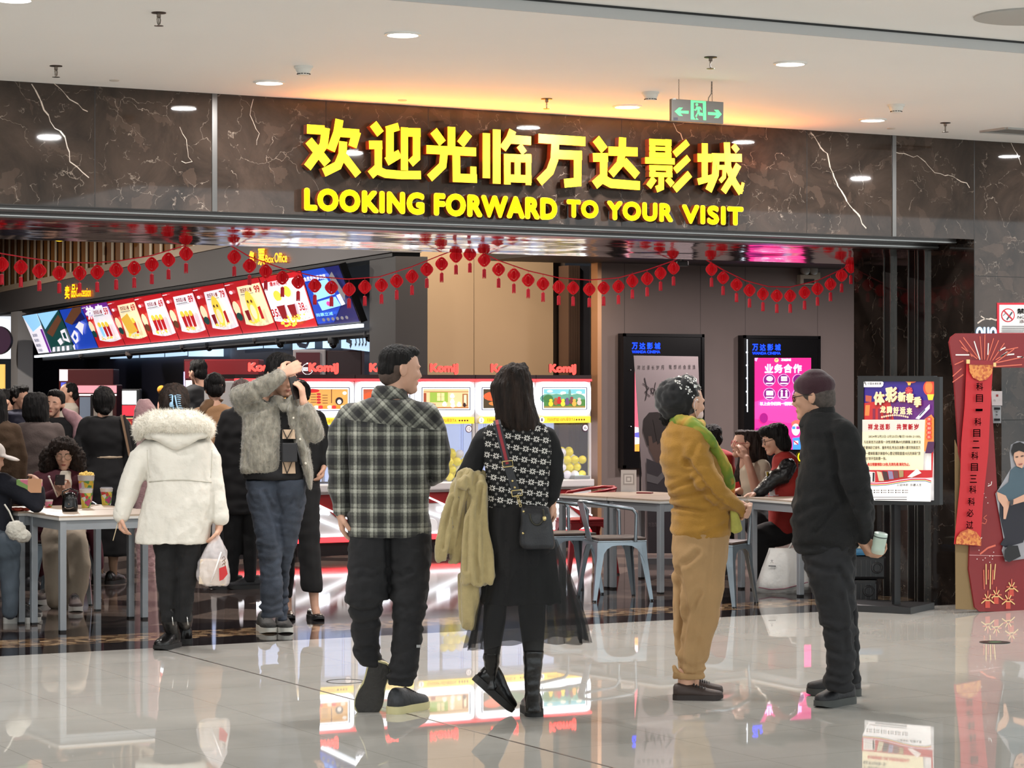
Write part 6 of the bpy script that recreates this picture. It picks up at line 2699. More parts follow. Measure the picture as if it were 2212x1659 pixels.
        if arm is not None:
            pr.append(('T', [(arm, .027 * q, .024 * q), (arm.lerp(w, .6), .025 * q, .022 * q), (w + f * .015 * q, .025 * q, .018 * q)]))
        s.body += pr
        return pr

    def shoe(s, heel, fwd, up=(0, 0, 1), L=.28, wd=.098, h=.075, upper=None, sole=None, name='shoe', shaft=None, st_=.026, shaft_mat=None, style='sneaker'):
        """heel = lowest point of the heel, fwd = towards the toe"""
        f = Vector(fwd).normalized()
        u = Vector(up)
        u = (u - f * u.dot(f)).normalized()
        x = f.cross(u)
        N = 16
        us = (.0, .03, .1, .22, .38, .55, .7, .82, .92, .98, 1.0)
        wds = (.30, .62, .80, .84, .78, .90, 1.0, .98, .80, .5, .2)
        hts = (.75, 1.0, 1.08, 1.05, .96, .80, .62, .52, .44, .36, .22)
        if style == 'boot':
            hts = (.9, 1.2, 1.3, 1.3, 1.15, .9, .68, .56, .48, .4, .26)
        mb = MB(upper)
        rings = []
        for t, w_, hh in zip(us, wds, hts):
            c = heel + f * (L * t) + u * st_
            r = []
            for k in range(N):
                a = 2 * math.pi * k / N
                sa = math.sin(a)
                r.append(c + x * (math.cos(a) * wd / 2 * w_) + u * (hh * h * max(0, sa) ** .75 if sa > 0 else -.004))
            rings.append(r)
        mb.rings(rings)
        o = s.raw(name, mb)
        o.parent = s.root
        mb = MB(sole)
        rings = []
        for t, w_ in zip(us, wds):
            c = heel + f * (L * (t * 1.02 - .01))
            w2 = wd / 2 * (w_ * .98 + .07)
            lift = .012 * max(0, (t - .75) / .25) ** 2
            rings.append([c + x * (-w2) + u * lift, c + x * w2 + u * lift, c + x * (w2 * .98) + u * (st_ + .004), c + x * (-w2 * .98) + u * (st_ + .004)])
        mb.rings(rings)
        sl = mb.build('sole', o, 40)
        if style == 'sneaker':
            mb = MB(M((44, 44, 46), .6))
            for j in range(5):
                c = heel + f * (L * (.42 + j * .055)) + u * (st_ + h * (.93 - j * .075))
                mb.tube([c - x * wd * .26 - u * .004, c + u * .004, c + x * wd * .26 - u * .004], .0035, 5)
            mb.build('laces', o, True)
        return o

    def finish(s, vox=.007, sm=2):
        mb = MB(s.skin)
        for q in s.body:
            s.put(mb, q)
        for q in s.core:
            s.put(mb, q, .6)
        o = mb.build('body')
        md = o.modifiers.new('r', 'REMESH')
        md.mode = 'VOXEL'
        md.voxel_size = vox
        m2 = o.modifiers.new('s', 'SMOOTH')
        m2.factor = .5
        m2.iterations = sm
        me = bpy.data.meshes.new_from_object(o.evaluated_get(bpy.context.evaluated_depsgraph_get()))
        old = o.data
        o.modifiers.clear()
        o.data = me
        me.name = 'body'
        bpy.data.meshes.remove(old)
        me.polygons.foreach_set('use_smooth', [True] * len(me.polygons))
        o.parent = s.root
        return o


def short_hair(full=True, top=.05):
    """close cropped hair over cranium and nape, head units"""
    return [('E', 0, .10, .20 + top * .4, .355, .41, .335), ('E', 0, -.10, .36 + top * .6, .27, .27, .15), ('E', 0, .24, -.02, .30, .28, .30), ('E', .28, .05, .16, .085, .20, .17), ('E', -.28, .05, .16, .085, .20, .17)]


# ------------------------------------------------------------------ cloth materials
def plaid_mat():
    k = NT('plaid')
    tc = k.coord('Object')
    sx = k.n('SeparateXYZ')
    k.l(tc, sx.inputs[0])
    x, y, z = sx.outputs
    yoke = k.math('GREATER_THAN', k.math('ADD', z, k.math('MULTIPLY', x, .12)), 1.372)
    s2 = .7071
    xr = k.math('ADD', k.math('MULTIPLY', x, s2), k.math('MULTIPLY', z, s2))
    zr = k.math('SUBTRACT', k.math('MULTIPLY', z, s2), k.math('MULTIPLY', x, s2))

    def sel(a, b_):
        return k.math('ADD', k.math('MULTIPLY', yoke, b_), k.math('MULTIPLY', k.math('SUBTRACT', 1.0, yoke), a))
    U_ = sel(x, xr)
    V_ = sel(z, zr)

    def bands(c, per, off):
        f = k.math('FRACT', k.math('ADD', k.math('DIVIDE', c, per), 10 + off))
        a = k.ramp(f, (0.0, g(.30)), (.05, g(.25)), (.08, g(.75)), (.24, g(1.0)), (.28, g(.35)), (.32, g(.12)), (.36, g(.5)), (.50, g(.5)), (.53, g(.1)), (.58, g(.04)), (.88, g(.04)), (.91, g(.3)), (1.0, g(.30)))
        return a
    bx = bands(U_, .0785, .18)
    bz = bands(V_, .090, .4)
    sm = k.math('ADD', k.math('MULTIPLY', bx, .55), k.math('MULTIPLY', bz, .45))
    n = k.noise(k.coord('Object'), 160, 2)
    sm = k.math('MULTIPLY', sm, k.math('ADD', .6, k.math('MULTIPLY', n, .8)))
    c = k.ramp(sm, (0.0, lin((24, 24, 28))), (.25, lin((66, 66, 62))), (.5, lin((116, 117, 108))), (.9, lin((178, 178, 166))))
    k.l(c, k.b.inputs['Base Color'])
    k.b.inputs['Roughness'].default_value = .9
    k.b.inputs['Sheen Weight'].default_value = .2
    return k.m


def knit_mat():
    k = NT('fair_isle')
    tc = k.coord('Object', rot=(0, math.radians(-7), 0))
    sx = k.n('SeparateXYZ')
    k.l(tc, sx.inputs[0])
    x, y, z = sx.outputs

    def cell(c, per, off=0.0):
        return k.math('SUBTRACT', k.math('FRACT', k.math('ADD', k.math('DIVIDE', c, per), 20.0 + off)), .5)
    u = k.math('ABSOLUTE', cell(x, .044))
    v = k.math('ABSOLUTE', k.math('MULTIPLY', cell(z, .050, .35), 1.15))
    r = k.math('SQRT', k.math('ADD', k.math('MULTIPLY', u, u), k.math('MULTIPLY', v, v)))
    dg = k.math('ABSOLUTE', k.math('SUBTRACT', u, v))
    a1 = k.math('MULTIPLY', k.math('LESS_THAN', dg, .085), k.math('LESS_THAN', k.math('ABSOLUTE', k.math('SUBTRACT', r, .24)), .13))
    a2 = k.math('MULTIPLY', k.math('LESS_THAN', v, .07), k.math('LESS_THAN', k.math('ABSOLUTE', k.math('SUBTRACT', u, .24)), .10))
    a3 = k.math('MULTIPLY', k.math('LESS_THAN', v, .06), k.math('GREATER_THAN', u, .43))
    a4 = k.math('MULTIPLY', k.math('LESS_THAN', u, .05), k.math('LESS_THAN', k.math('ABSOLUTE', k.math('SUBTRACT', v, .22)), .09))
    f = k.math('MAXIMUM', k.math('MAXIMUM', a1, a2), k.math('MAXIMUM', a3, a4))
    u2 = k.math('ABSOLUTE', cell(x, .044, .5))
    v2 = k.math('ABSOLUTE', cell(z, .050, .85))
    b_ = k.math('MULTIPLY', k.math('LESS_THAN', k.math('ADD', u2, v2), .16), .22)
    f = k.math('MAXIMUM', f, b_)
    n = k.noise(tc, 260, 2)
    f = k.math('MULTIPLY', f, k.math('ADD', .55, k.math('MULTIPLY', n, .7)))
    k.l(k.mix(f, lin((14, 14, 16)), lin((226, 222, 216))), k.b.inputs['Base Color'])
    k.b.inputs['Roughness'].default_value = .9
    return k.m


def scarf_mat():
    k = NT('scarf')
    tc = k.coord('Object')
    n = k.noise(tc, 7, 2, .5, .6)
    c = k.ramp(n, (.30, lin((196, 112, 40))), (.42, lin((190, 160, 70))), (.5, lin((120, 140, 44))), (.62, lin((96, 128, 50))), (.72, lin((206, 130, 60))))
    k.l(c, k.b.inputs['Base Color'])
    k.b.inputs['Roughness'].default_value = .8
    return k.m


M_BLK = M((15, 15, 17), .9, bump=(90, .3, .004))
M_BLKP = M((26, 26, 29), .85, bump=(60, .3, .004))
M_LEA = M((18, 17, 18), .28, bump=(30, .35, .008))
M_BOOT = M((20, 18, 18), .35, bump=(26, .4, .01))
M_RUB = M((26, 25, 25), .6)

# ================================================================== woman in the white coat
P = Person('person from behind in a white parka with fur hood and blue hair clip', 372, 14.34)
M_COAT = M((214, 210, 200), .75, bump=(14, .5, .02), var=(4, .93, 1.04))
P.head(376, 872, 76, 180, 4)
P.hair([P.E(376, 864, 2, 34, 38, 42), P.E(376, 878, -8, 33, 28, 34), P.E(377, 872, -26, 27, 22, 20)], M_HAIRB)
coat = [P.S((948, 340, 432, 0, 34), (958, 318, 452, 0, 42), (975, 314, 458, 0, 46), (1036, 321, 459, 0, 48), (1080, 310, 460, 0, 50), (1130, 298, 456, 0, 52), (1173, 291, 450, 0, 54), p=2.5),
        P.T((330, 968, 0, 25), (304, 990, -4, 25), (290, 1025, -8, 25), (276, 1062, -10, 23), (264, 1098, -14, 20), (263, 1108, -15, 18)),
        P.T((440, 968, 0, 24), (457, 992, 0, 20), (464, 1035, 0, 17), (471, 1080, -2, 17), (476, 1118, -4, 18))]
pk = P.add('parka', coat, M_COAT, .012, 4, ((10, 10, 5, .010), (26, 26, 16, .006), (60, 60, 40, .002)))
P.add('cuff', [P.T((263, 1106, -15, 19), (262, 1113, -16, 18))], M_COAT, .008, 2, core=False)
P.add('hood', [P.S((930, 312, 446, -34, 22), (945, 326, 436, -44, 18), (960, 350, 412, -46, 12), (971, 372, 390, -46, 6)), P.T((318, 938, -30, 10), (380, 955, -52, 8), (440, 938, -30, 10))], M_COAT, .010, 3, ((20, 20, 24, .006),), core=False)
mb = MB(M((176, 172, 160), .8))
mb.tube(drape(pk, P, [(322 + k * 9.6, 1041 - 4 * math.sin(k * .24)) for k in range(15)], .0), .004, 6)
P.raw('drawstring_seam', mb)
mb = MB(M((190, 186, 174), .8))
mb.tube(drape(pk, P, [(318 + .6 * k * k * .1, 972 + k * 6) for k in range(11)], .0), .0025, 5)
P.raw('armhole_seam', mb)
mb = MB(M((190, 186, 174), .8))
mb.tube(drape(pk, P, [(458 - .3 * k * k * .1, 972 + k * 6) for k in range(11)], .0), .0025, 5)
P.raw('armhole_seam', mb)
fur = [P.T((299, 940, -14, 11), (308, 922, -26, 20), (335, 912, -42, 25), (378, 910, -50, 26), (420, 912, -42, 25), (443, 922, -26, 20), (451, 936, -14, 11)), P.T((305, 925, 10, 18), (330, 925, 40, 16), (378, 930, 52, 16), (425, 925, 40, 16), (447, 925, 10, 18))]
M_FUR = M((226, 220, 206), .95, sheen=.5, bump=(70, .8, .01))
fo = P.add('fur_trim', fur, M_FUR, .010, 2, ((40, 40, 40, .007), (90, 90, 90, .004)), core=False)
fuzz(fo, 9000, .012, .026, .0010, 4)
P.add('trousers', [P.S((1160, 330, 388, 0, 40), (1220, 335, 388, 0, 33), (1265, 340, 384, 0, 27), (1322, 346, 381, 0, 20), (1345, 349, 380, 0, 18)),
                   P.S((1160, 376, 434, 0, 40), (1220, 384, 431, 0, 33), (1265, 384, 421, 0, 27), (1322, 384, 414, 0, 20), (1345, 385, 411, 0, 18))], M_BLK, .011, 3, FOLD_T)
for heel, toe, top, w_ in (((383, 1396), (338, 1406), (364, 1318), 19), ((404, 1391), (388, 1383), (398, 1318), 17)):
    h_, t_ = P.flo(*heel), P.flo(*toe)
    fw = (t_ - h_)
    o = P.shoe(h_, fw, L=.255, wd=.095, h=.075, upper=M_BOOT, sole=M_RUB, name='boot', style='boot')
    fw.normalize()
    ank = h_ + fw * .07
    mb = MB(M_BOOT)
    tp = P.L(top[0], top[1], 0)
    mb.tube([ank + Vector((0, 0, .05)), ank + Vector((0, 0, .11)), tp.lerp(ank, .25), tp, tp + Vector((0, 0, .01))], [.046, .043, .05, w_ * P.k * 1.06, w_ * P.k * .95], 16)
    P.raw('boot_shaft', mb, parent=o)
    mb = MB(M((190, 190, 188), .25, 1.0))
    q = P.L(top[0] + (8 if top[0] < 380 else 6), top[1] + 14, -w_ - 2)
    mb.tube([q, q + Vector((.006, 0, -.05))], .004, 5)
    P.raw('zip', mb, parent=o)
lh = P.L(262, 1113, -15)
P.hand(lh, (-.1, 0, -1), (1, .2, 0), 1, 1.0, .165, arm=P.L(264, 1098, -14))
rh = P.L(474, 1138, -4)
P.hand(rh, (-.25, 0, -1), (-1, -.1, 0), -1, 1.05, .165, arm=P.L(475, 1118, -4))
P.finish(.007)
M_CLIP = M((142, 178, 206), .3)
mb = MB(M_CLIP)
for sx, dx in ((-1, -4), (1, 5)):
    mb.tube([P.L(375 + dx * .6, 854, -44), P.L(376 + dx, 872, -50), P.L(381 + dx, 890, -44)], .005, 6)
    for q in range(9):
        y = 853 + q * 4.6
        a = P.L(376 + dx + (q * .8), y, -45)
        mb.tube([a, a + Vector((sx * .012, .004, -.001)), a + Vector((sx * .022, .022, -.004))], .003, 5)
mb.ball(P.L(370, 874, -50), (.012, .006, .016), 10, 7)
P.raw('hair_clip', mb)
t = Px('wooden_stick', 'thin pale skewer stick hanging from the left fist of the white parka', 'stick', 262, 14.34 - .04, 0.6)
mb = MB(M((214, 196, 160), .6))
mb.tube([t.L(258, 1117, 0), t.L(244, 1168, 0)], .0028, 6)
t.raw('stick', mb)
t.root.location.z = t.z0
t = Px('plastic_bag', 'thin translucent plastic takeaway bag hanging from the hand of the white parka', 'bag', 462, 14.30, HC - (1266 - HY) / F * 14.30)
M_PLA = M((240, 234, 236), .25, alpha=.42, bump=(10, .9, .03))
bagp = [t.S((1152, 466, 472, 0, 3), (1166, 458, 480, 0, 9), (1190, 440, 490, 0, 20), (1215, 428, 495, 0, 27), (1245, 424, 498, 0, 28), (1260, 432, 497, 0, 24), (1265, 440, 492, 0, 20))]
t.add('bag_film', bagp, M_PLA, .008, 2, ((24, 24, 10, .010), (60, 60, 30, .004)), core=False)
mb = MB(M((214, 196, 174), .6))
c = t.L(459, 1262, 0)
mb.box(-.075, .075, -.05, .05, 0, .145, Matrix.Translation(c) @ Matrix.Rotation(.06, 4, 'Y'), .006)
t.raw('carton', mb, False)
mb = MB(M((190, 40, 44), .5))
q = [t.L(*w, -31) for w in ((473, 1228), (488, 1222), (492, 1240), (482, 1252), (474, 1255))]
mb.prism(q, (0, .002, 0))
mb.use(M((120, 96, 84), .5))
for y in (1206, 1214, 1221):
    mb.tube([t.L(480, y, -30), t.L(484, y - 5, -30), t.L(487, y + 2, -30), t.L(483, y + 5, -30)], .0025, 5)
t.raw('print', mb, False)
mb = MB(M((232, 226, 224), .3))
mb.tube([t.L(455, 1258, -30), t.L(466, 1228, -31), t.L(478, 1192, -22)], .005, 6)
t.raw('straw', mb)

# ================================================================== man with the phone
P = Person('person in grey fuzzy jacket and jeans, arm over the eyes, phone at the ear', 592, 14.94)
M_FUZ = M((132, 128, 116), .95, bump=(70, 1.0, .012), var=(38, .62, 1.35), stretch=(1, 1, .35), sheen=.5)
M_JEAN = M((46, 53, 65), .85, bump=(120, .35, .004), var=(5, .65, 1.6))
P.head(607, 812, 86, 46, 16)
P.hair(hp(P.Hm, *short_hair(top=.12)) + hp(P.Hm, ('E', 0, -.02, .47, .24, .30, .11)), M_HAIR)
P.face()
sw = [P.S((868, 572, 656, -2, 24), (880, 560, 658, -2, 27), (900, 545, 662, -2, 29), (960, 540, 662, -2, 30), (1008, 530, 658, -4, 34), (1022, 524, 656, -8, 38), (1036, 524, 655, -6, 38))]
P.add('sweater', sw, M_BLK, .011, 3, FOLD_T)
jk = [P.S((866, 552, 652, 12, 26), (890, 524, 668, 12, 36), (930, 524, 670, 14, 38), (1010, 520, 668, 14, 38), (1022, 520, 664, 14, 36)),
      P.S((868, 552, 604, -18, 22), (890, 526, 609, -20, 26), (960, 524, 609, -22, 28), (1016, 519, 607, -22, 28), (1022, 520, 606, -22, 26)),
      P.S((862, 614, 642, -26, 14), (900, 621, 656, -26, 20), (960, 638, 668, -24, 22), (1010, 654, 674, -20, 22), (1045, 663, 675, -16, 14), (1057, 668, 674, -14, 8)),
      P.T((552, 892, 4, 26), (530, 874, -10, 25), (519, 856, -24, 24)), P.T((519, 856, -24, 24), (550, 845, -42, 23), (582, 827, -50, 20), (604, 812, -54, 16)),
      P.T((654, 888, 2, 24), (674, 918, -12, 23), (680, 934, -22, 21)), P.T((680, 936, -22, 21), (672, 912, -40, 20), (660, 886, -48, 18)),
      P.T((590, 866, -14, 10), (604, 862, -34, 9), (612, 882, -44, 8)), P.T((640, 858, -14, 9), (630, 862, -38, 8), (628, 884, -48, 7))]
jo = P.add('jacket', jk, M_FUZ, .010, 3, ((12, 12, 12, .010), (60, 60, 60, .004)), creases=((.016, 6, [(536, 888), (560, 884), (590, 868)]), (.010, 5, [(556, 838), (564, 852), (576, 862)]), (.012, 6, [(664, 905), (662, 935), (668, 962)]), (.008, 6, [(545, 905), (540, 950), (534, 1000)])))
mb = MB(M((220, 214, 200), .3, .3))
mb.bm.free()
for q in ((634, 903), (648, 949), (660, 1001)):
    mb = MB(M((220, 214, 200), .3, .3))
    mb.ball(drape(jo, P, [q], .001)[0], (.008, .004, .008), 10, 6)
    P.raw('button', mb)
fuzz(jo, 16000, .004, .010, .0008, 6)
mb = MB(M((196, 170, 144), .9))
for y0, y1 in ((928, 948), (997, 1023)):
    mb.mi = 0
    mb.prism([P.L(610, y0, -44), P.L(636, y0, -44), P.L(638, y1, -44), P.L(610, y1, -44)], (0, .03, 0))
mb.use(M_BLK)
for y0, y1 in ((928, 948), (997, 1023)):
    mb.bar(P.L(611, y0, -45), P.L(620, y1, -45), .016, .004)
    mb.bar(P.L(631, y0, -45), P.L(620, y1, -45), .016, .004)
P.raw('knit_pattern', mb, False)
lg = [P.S((1036, 529, 604, 0, 36), (1066, 533, 606, 0, 36), (1116, 542, 607, -2, 33), (1150, 550, 607, -6, 31), (1181, 557, 608, -10, 29), (1218, 561, 607, -10, 26), (1260, 562, 611, -8, 25), (1311, 562, 611, -6, 24), (1334, 563, 613, -6, 24)),
      P.S((1036, 588, 661, 0, 36), (1066, 594, 661, 0, 36), (1112, 599, 655, 4, 33), (1150, 602, 647, 10, 30), (1180, 602, 639, 22, 27), (1214, 602, 628, 44, 24), (1250, 602, 624, 70, 22), (1290, 602, 622, 96, 20), (1340, 600, 620, 110, 20))]
P.add('jeans', lg, M_JEAN, .010, 3, ((12, 12, 26, .010), (30, 30, 50, .004)), creases=((.012, 5, [(575, 1062), (590, 1095), (602, 1131), (608, 1172)]), (.008, 4, [(562, 1176), (585, 1184), (606, 1180)]), (.007, 4, [(564, 1206), (590, 1212), (606, 1204)]), (.006, 4, [(566, 1240), (590, 1246), (608, 1240)]), (.008, 4, [(564, 1300), (590, 1308), (611, 1300)]), (.007, 4, [(564, 1318), (592, 1322), (611, 1316)]), (.006, 4, [(640, 1066), (625, 1090), (606, 1110)]), (.005, 3, [(536, 1060), (548, 1082), (562, 1090)])))
M_SNK, M_WSOL = M((48, 48, 46), .7, bump=(60, .5, .006)), M((206, 206, 198), .55)
h_ = P.flo(566, 1360)
P.shoe(h_, P.flo(618, 1386) - h_, L=.29, wd=.105, h=.085, upper=M_SNK, sole=M_WSOL, st_=.034)
h_ = P.flo(606, 1360)
P.shoe(h_, P.flo(622, 1372) - h_, L=.28, wd=.1, h=.08, upper=M_SNK, sole=M_WSOL, st_=.034)
P.hand(P.L(606, 811, -54), (1, .15, .55), (.1, 1, 0), 1, .35, .175, arm=P.L(586, 825, -50))
P.hand(P.L(655, 868, -50), (-.1, -.1, 1), (-1, .25, 0), -1, .55, .175, arm=P.L(661, 888, -48))
P.finish(.007)
t = Px('crossbody_pouch', 'small black pouch hanging on the chest of the phoning man', 'bag', 625, 14.78, HC - (998 - HY) / F * 14.78)
mb = MB(M((28, 28, 32), .5))
mb.box(-.045, .045, -.012, .012, 0, .115, Matrix.Translation(t.L(626, 998, 0)), .006)
t.raw('pouch', mb, False)
mb = MB(M((24, 24, 26), .6))
mb.tube([t.L(640, 960, 2), t.L(646, 985, 2), t.L(652, 1005, 6)], .006, 6)
t.raw('strap', mb)
t = Px('phone', 'dark mobile phone held at the ear of the man in the fuzzy jacket', 'phone', 638, 14.78, HC - (860 - HY) / F * 14.78)
mb = MB(M((16, 15, 17), .2))
mt = Matrix.Translation(t.L(637, 838, 0)) @ Matrix.Rotation(math.radians(-14), 4, 'Y') @ Matrix.Rotation(math.radians(55), 4, 'Z')
mb.box(-.035, .035, -.0045, .0045, -.070, .072, mt, .004)
t.raw('phone_body', mb, False)

# ================================================================== man in the plaid jacket
P = Person('person walking away in a dark plaid jacket and black joggers, head turned right', 842, 11.59)
M_PLAID = plaid_mat()
P.head(866, 799, 104, 112, 2)
P.hair(hp(P.Hm, ('E', 0, .09, .22, .352, .405, .325), ('E', 0, -.14, .38, .25, .26, .14), ('E', 0, .26, .02, .29, .25, .26), ('E', .27, .10, .18, .085, .17, .15), ('E', -.27, .10, .18, .085, .17, .15)), M_HAIR, folds=((160, 160, 160, .003),))
P.add('nape_fade', hp(P.Hm, ('E', 0, .22, -.12, .27, .26, .24), ('E', .245, .14, .02, .09, .14, .14), ('E', -.245, .14, .02, .09, .14, .14)), M((78, 62, 54), .8, var=(60, .8, 1.2)), .009, 2, core=False)
P.face()
P.add('jacket', [P.S((860, 800, 884, 2, 34), (868, 772, 914, 0, 46), (880, 752, 930, 0, 52), (900, 744, 936, 0, 56), (920, 745, 932, 0, 58), (975, 748, 926, 0, 58), (1053, 753, 926, 0, 57), (1110, 753, 929, 0, 57), (1157, 753, 931, 0, 57), p=2.6),
                 P.T((756, 895, 0, 27), (739, 930, -2, 27), (731, 975, -4, 26), (729, 1020, -6, 24), (733, 1065, -8, 22), (736, 1098, -10, 18)),
                 P.T((918, 893, 0, 30), (937, 930, 4, 30), (945, 975, 4, 29), (947, 1012, 8, 27)), P.T((947, 1014, 8, 27), (940, 1024, 50, 24), (922, 1024, 92, 19))], M_PLAID, .010, 4, ((9, 9, 14, .012), (24, 24, 20, .005)), creases=((.014, 5, [(748, 925), (749, 985), (752, 1050), (753, 1100)]), (.014, 5, [(926, 935), (924, 985), (928, 1040)]), (.008, 5, [(714, 1010), (730, 1018), (748, 1006)]), (.008, 5, [(714, 1048), (730, 1056), (750, 1046)]), (.008, 5, [(930, 985), (948, 992), (966, 984)]), (.006, 3, [(748, 916), (800, 914), (860, 918), (926, 930)])))
P.add('collar', [P.S((833, 812, 872, 6, 36), (846, 804, 878, 4, 40), (862, 800, 886, 2, 40))], M_PLAID, .009, 3, ((20, 20, 20, .004),), core=False)
P.add('waistband', [P.S((1137, 752, 932, 0, 59), (1159, 753, 932, 0, 58), p=2.6)], M_PLAID, .009, 2, ((30, 30, 6, .003),), core=False)
P.add('joggers', [P.S((1150, 755, 845, 0, 50), (1200, 752, 843, 0, 50), (1245, 749, 840, -2, 46), (1290, 745, 836, -8, 42), (1312, 752, 828, -6, 36), (1332, 755, 822, 6, 33), (1385, 762, 819, 28, 30), (1420, 769, 823, 42, 27), (1441, 778, 825, 48, 24)),
                  P.S((1150, 838, 933, 0, 50), (1200, 843, 934, 0, 50), (1279, 845, 926, 0, 42), (1345, 848, 914, 0, 36), (1412, 845, 907, 0, 32), (1450, 838, 900, 0, 30), (1480, 838, 890, 0, 27))], M_BLKP, .010, 3, ((12, 12, 24, .010), (30, 30, 44, .005)), creases=((.014, 5, [(838, 1160), (840, 1215), (841, 1250)]), (.009, 6, [(842, 1232), (870, 1242), (890, 1228)]), (.009, 6, [(838, 1232), (810, 1246), (786, 1240)]), (.012, 5, [(750, 1308), (780, 1320), (815, 1316), (830, 1300)]), (.008, 5, [(756, 1340), (785, 1348), (815, 1340)]), (.009, 5, [(770, 1408), (798, 1402), (822, 1412)]), (.010, 5, [(840, 1450), (866, 1456), (896, 1448)]), (.008, 5, [(842, 1468), (866, 1472), (890, 1464)]), (.007, 6, [(850, 1300), (880, 1312), (918, 1300)]), (.007, 6, [(850, 1345), (880, 1340), (912, 1350)])))
mb = MB(M((214, 214, 216), .5))
for q in ((901, 1398), (904, 1398), (907, 1398)):
    mb.bar(P.L(q[0], 1399, -31), P.L(q[0], 1393, -31), .0035, .002)
P.raw('trouser_print', mb, False)
M_GSN, M_YSOL = M((66, 68, 72), .7, bump=(50, .5, .006), var=(16, .5, 1.2)), M((206, 198, 150), .5)
h_ = P.flo(846, 1543)
P.shoe(h_, P.flo(896, 1536) - h_ + Vector((0, .06, 0)), L=.285, wd=.105, h=.085, upper=M_GSN, sole=M_YSOL, st_=.032)
o = P.shoe(P.L(824, 1430, 26), (-.30, .10, -.96), (-.12, 1, .1), L=.275, wd=.13, h=.085, upper=M_GSN, sole=M_YSOL, st_=.022)
mb = MB(M((54, 52, 50), .7, bump=(40, .8, .01)))
hq = P.L(824, 1430, 26)
f_ = Vector((-.30, .10, -.96)).normalized()
u_ = Vector((-.12, 1, .1))
u_ = (u_ - f_ * u_.dot(f_)).normalized()
x_ = f_.cross(u_)
pts = []
for t_, w_ in ((0.02, .4), (.06, .68), (.15, .82), (.3, .78), (.45, .78), (.6, .98), (.75, 1.02), (.87, .9), (.95, .62), (.985, .3)):
    pts.append((t_, w_))
ol = [hq + f_ * .275 * t_ + x_ * .065 * w_ - u_ * .003 for t_, w_ in pts] + [hq + f_ * .275 * t_ - x_ * .065 * w_ - u_ * .003 for t_, w_ in pts[::-1]]
mb.prism(ol, u_ * .004)
P.raw('tread', mb, False, parent=o)
P.hand(P.L(736, 1106, -10), (.06, .15, -1), (1, .2, 0), 1, .45, .18, arm=P.L(736, 1092, -10))
P.hand(P.L(912, 1022, 104), (-.8, .5, .1), (0, .3, 1), 1, .5, .18, arm=P.L(925, 1024, 88))
P.finish(.007)

# ================================================================== woman in the patterned sweater
P = Person('person from behind with long brown hair, patterned black sweater and tulle skirt', 1115, 11.47)
M_KNIT = knit_mat()
P.head(1108, 858, 98, 168, 5, dz=4)
P.hair([P.S((785, 1100, 1134, 0, 18), (797, 1079, 1142, 0, 44), (832, 1061, 1150, 0, 55), (879, 1067, 1157, -4, 54), (905, 1072, 1163, -8, 50), (925, 1078, 1166, -14, 40), (938, 1086, 1160, -20, 26))], M_HAIRB, folds=((120, 120, 8, .006), (40, 40, 6, .010)))
mb = MB(M((214, 206, 190), .25, .6))
mb.ball(P.L(1138, 899, -50), (.008, .005, .015), 8, 6)
P.raw('hair_pin', mb)
P.add('sweater', [P.S((908, 1078, 1158, 0, 32), (918, 1052, 1178, 0, 42), (932, 1042, 1188, 0, 48), (946, 1040, 1194, 0, 52), (1014, 1047, 1192, 0, 54), (1082, 1047, 1184, 0, 52), (1096, 1049, 1182, 0, 50), p=2.5)], M_KNIT, .010, 3, ((8, 8, 10, .008), (24, 24, 24, .003)))
P.add('sleeve', [P.T((1052, 946, 0, 25), (1034, 976, -2, 25), (1018, 1010, -4, 25), (1008, 1040, 0, 25)), P.T((1010, 1040, 0, 24), (1032, 1058, 40, 20), (1050, 1066, 66, 17))], M_BLK, .010, 3, FOLD_T)
P.add('sleeve', [P.T((1182, 946, 0, 24), (1195, 985, -2, 23), (1197, 1030, -4, 21), (1193, 1066, -2, 19), (1184, 1084, 6, 16))], M_BLK, .010, 3, FOLD_T)
P.add('skirt', [P.S((1080, 1049, 1182, 0, 50), (1120, 1047, 1192, 0, 56), (1188, 1048, 1200, 0, 60), (1250, 1044, 1206, 0, 64), (1302, 1040, 1210, 0, 66), p=2.2)], M((18, 17, 18), .9, bump=(60, .3, .004)), .012, 2, FOLD_D)
M_TUL = M((20, 20, 22), .8, alpha=.5)
for lay, (am, ph, sc_) in enumerate(((.05, 0, 1.0), (.07, 1.3, .94))):
    mb = MB(M_TUL)
    rings = []
    n = 96
    for y, xl, xr, dp, hem in ((1165, 1049, 1203, 58, 0), (1226, 1044, 1226, 66, 0), (1302, 1030, 1252, 80, 0), (1350, 1018, 1264, 90, .5), (1394, 1008, 1271, 96, 1)):
        r = []
        for k in range(n):
            a = 2 * math.pi * k / n
            w_ = 1 + (am * math.sin(13 * a + ph) + .03 * math.sin(29 * a)) * (y - 1165) / 230
            x = (xl + xr) / 2 + (xr - xl) / 2 * math.cos(a) * w_ * sc_
            r.append(P.L(x, y + hem * (10 * math.sin(a * 2 + .6) + 2 * math.sin(13 * a) - 14 * max(0, math.cos(a))), dp * math.sin(a) * w_ * sc_))
        rings.append(r)
    mb.rings(rings, cap=False)
    P.raw('tulle_layer', mb)
M_TIGHT = M((22, 21, 22), .6)
P.add('tights', [P.S((1285, 1046, 1098, 0, 28), (1345, 1043, 1092, 8, 27), (1400, 1045, 1082, 20, 23), (1440, 1047, 1076, 34, 17), (1470, 1049, 1071, 44, 14)),
                 P.S((1285, 1116, 1180, 0, 30), (1345, 1122, 1178, 0, 28), (1405, 1130, 1174, 0, 25), (1440, 1132, 1170, 0, 22), (1500, 1136, 1164, 0, 16), (1530, 1138, 1162, 0, 15))], M_TIGHT, .010, 3)
h_ = P.flo(1156, 1549)
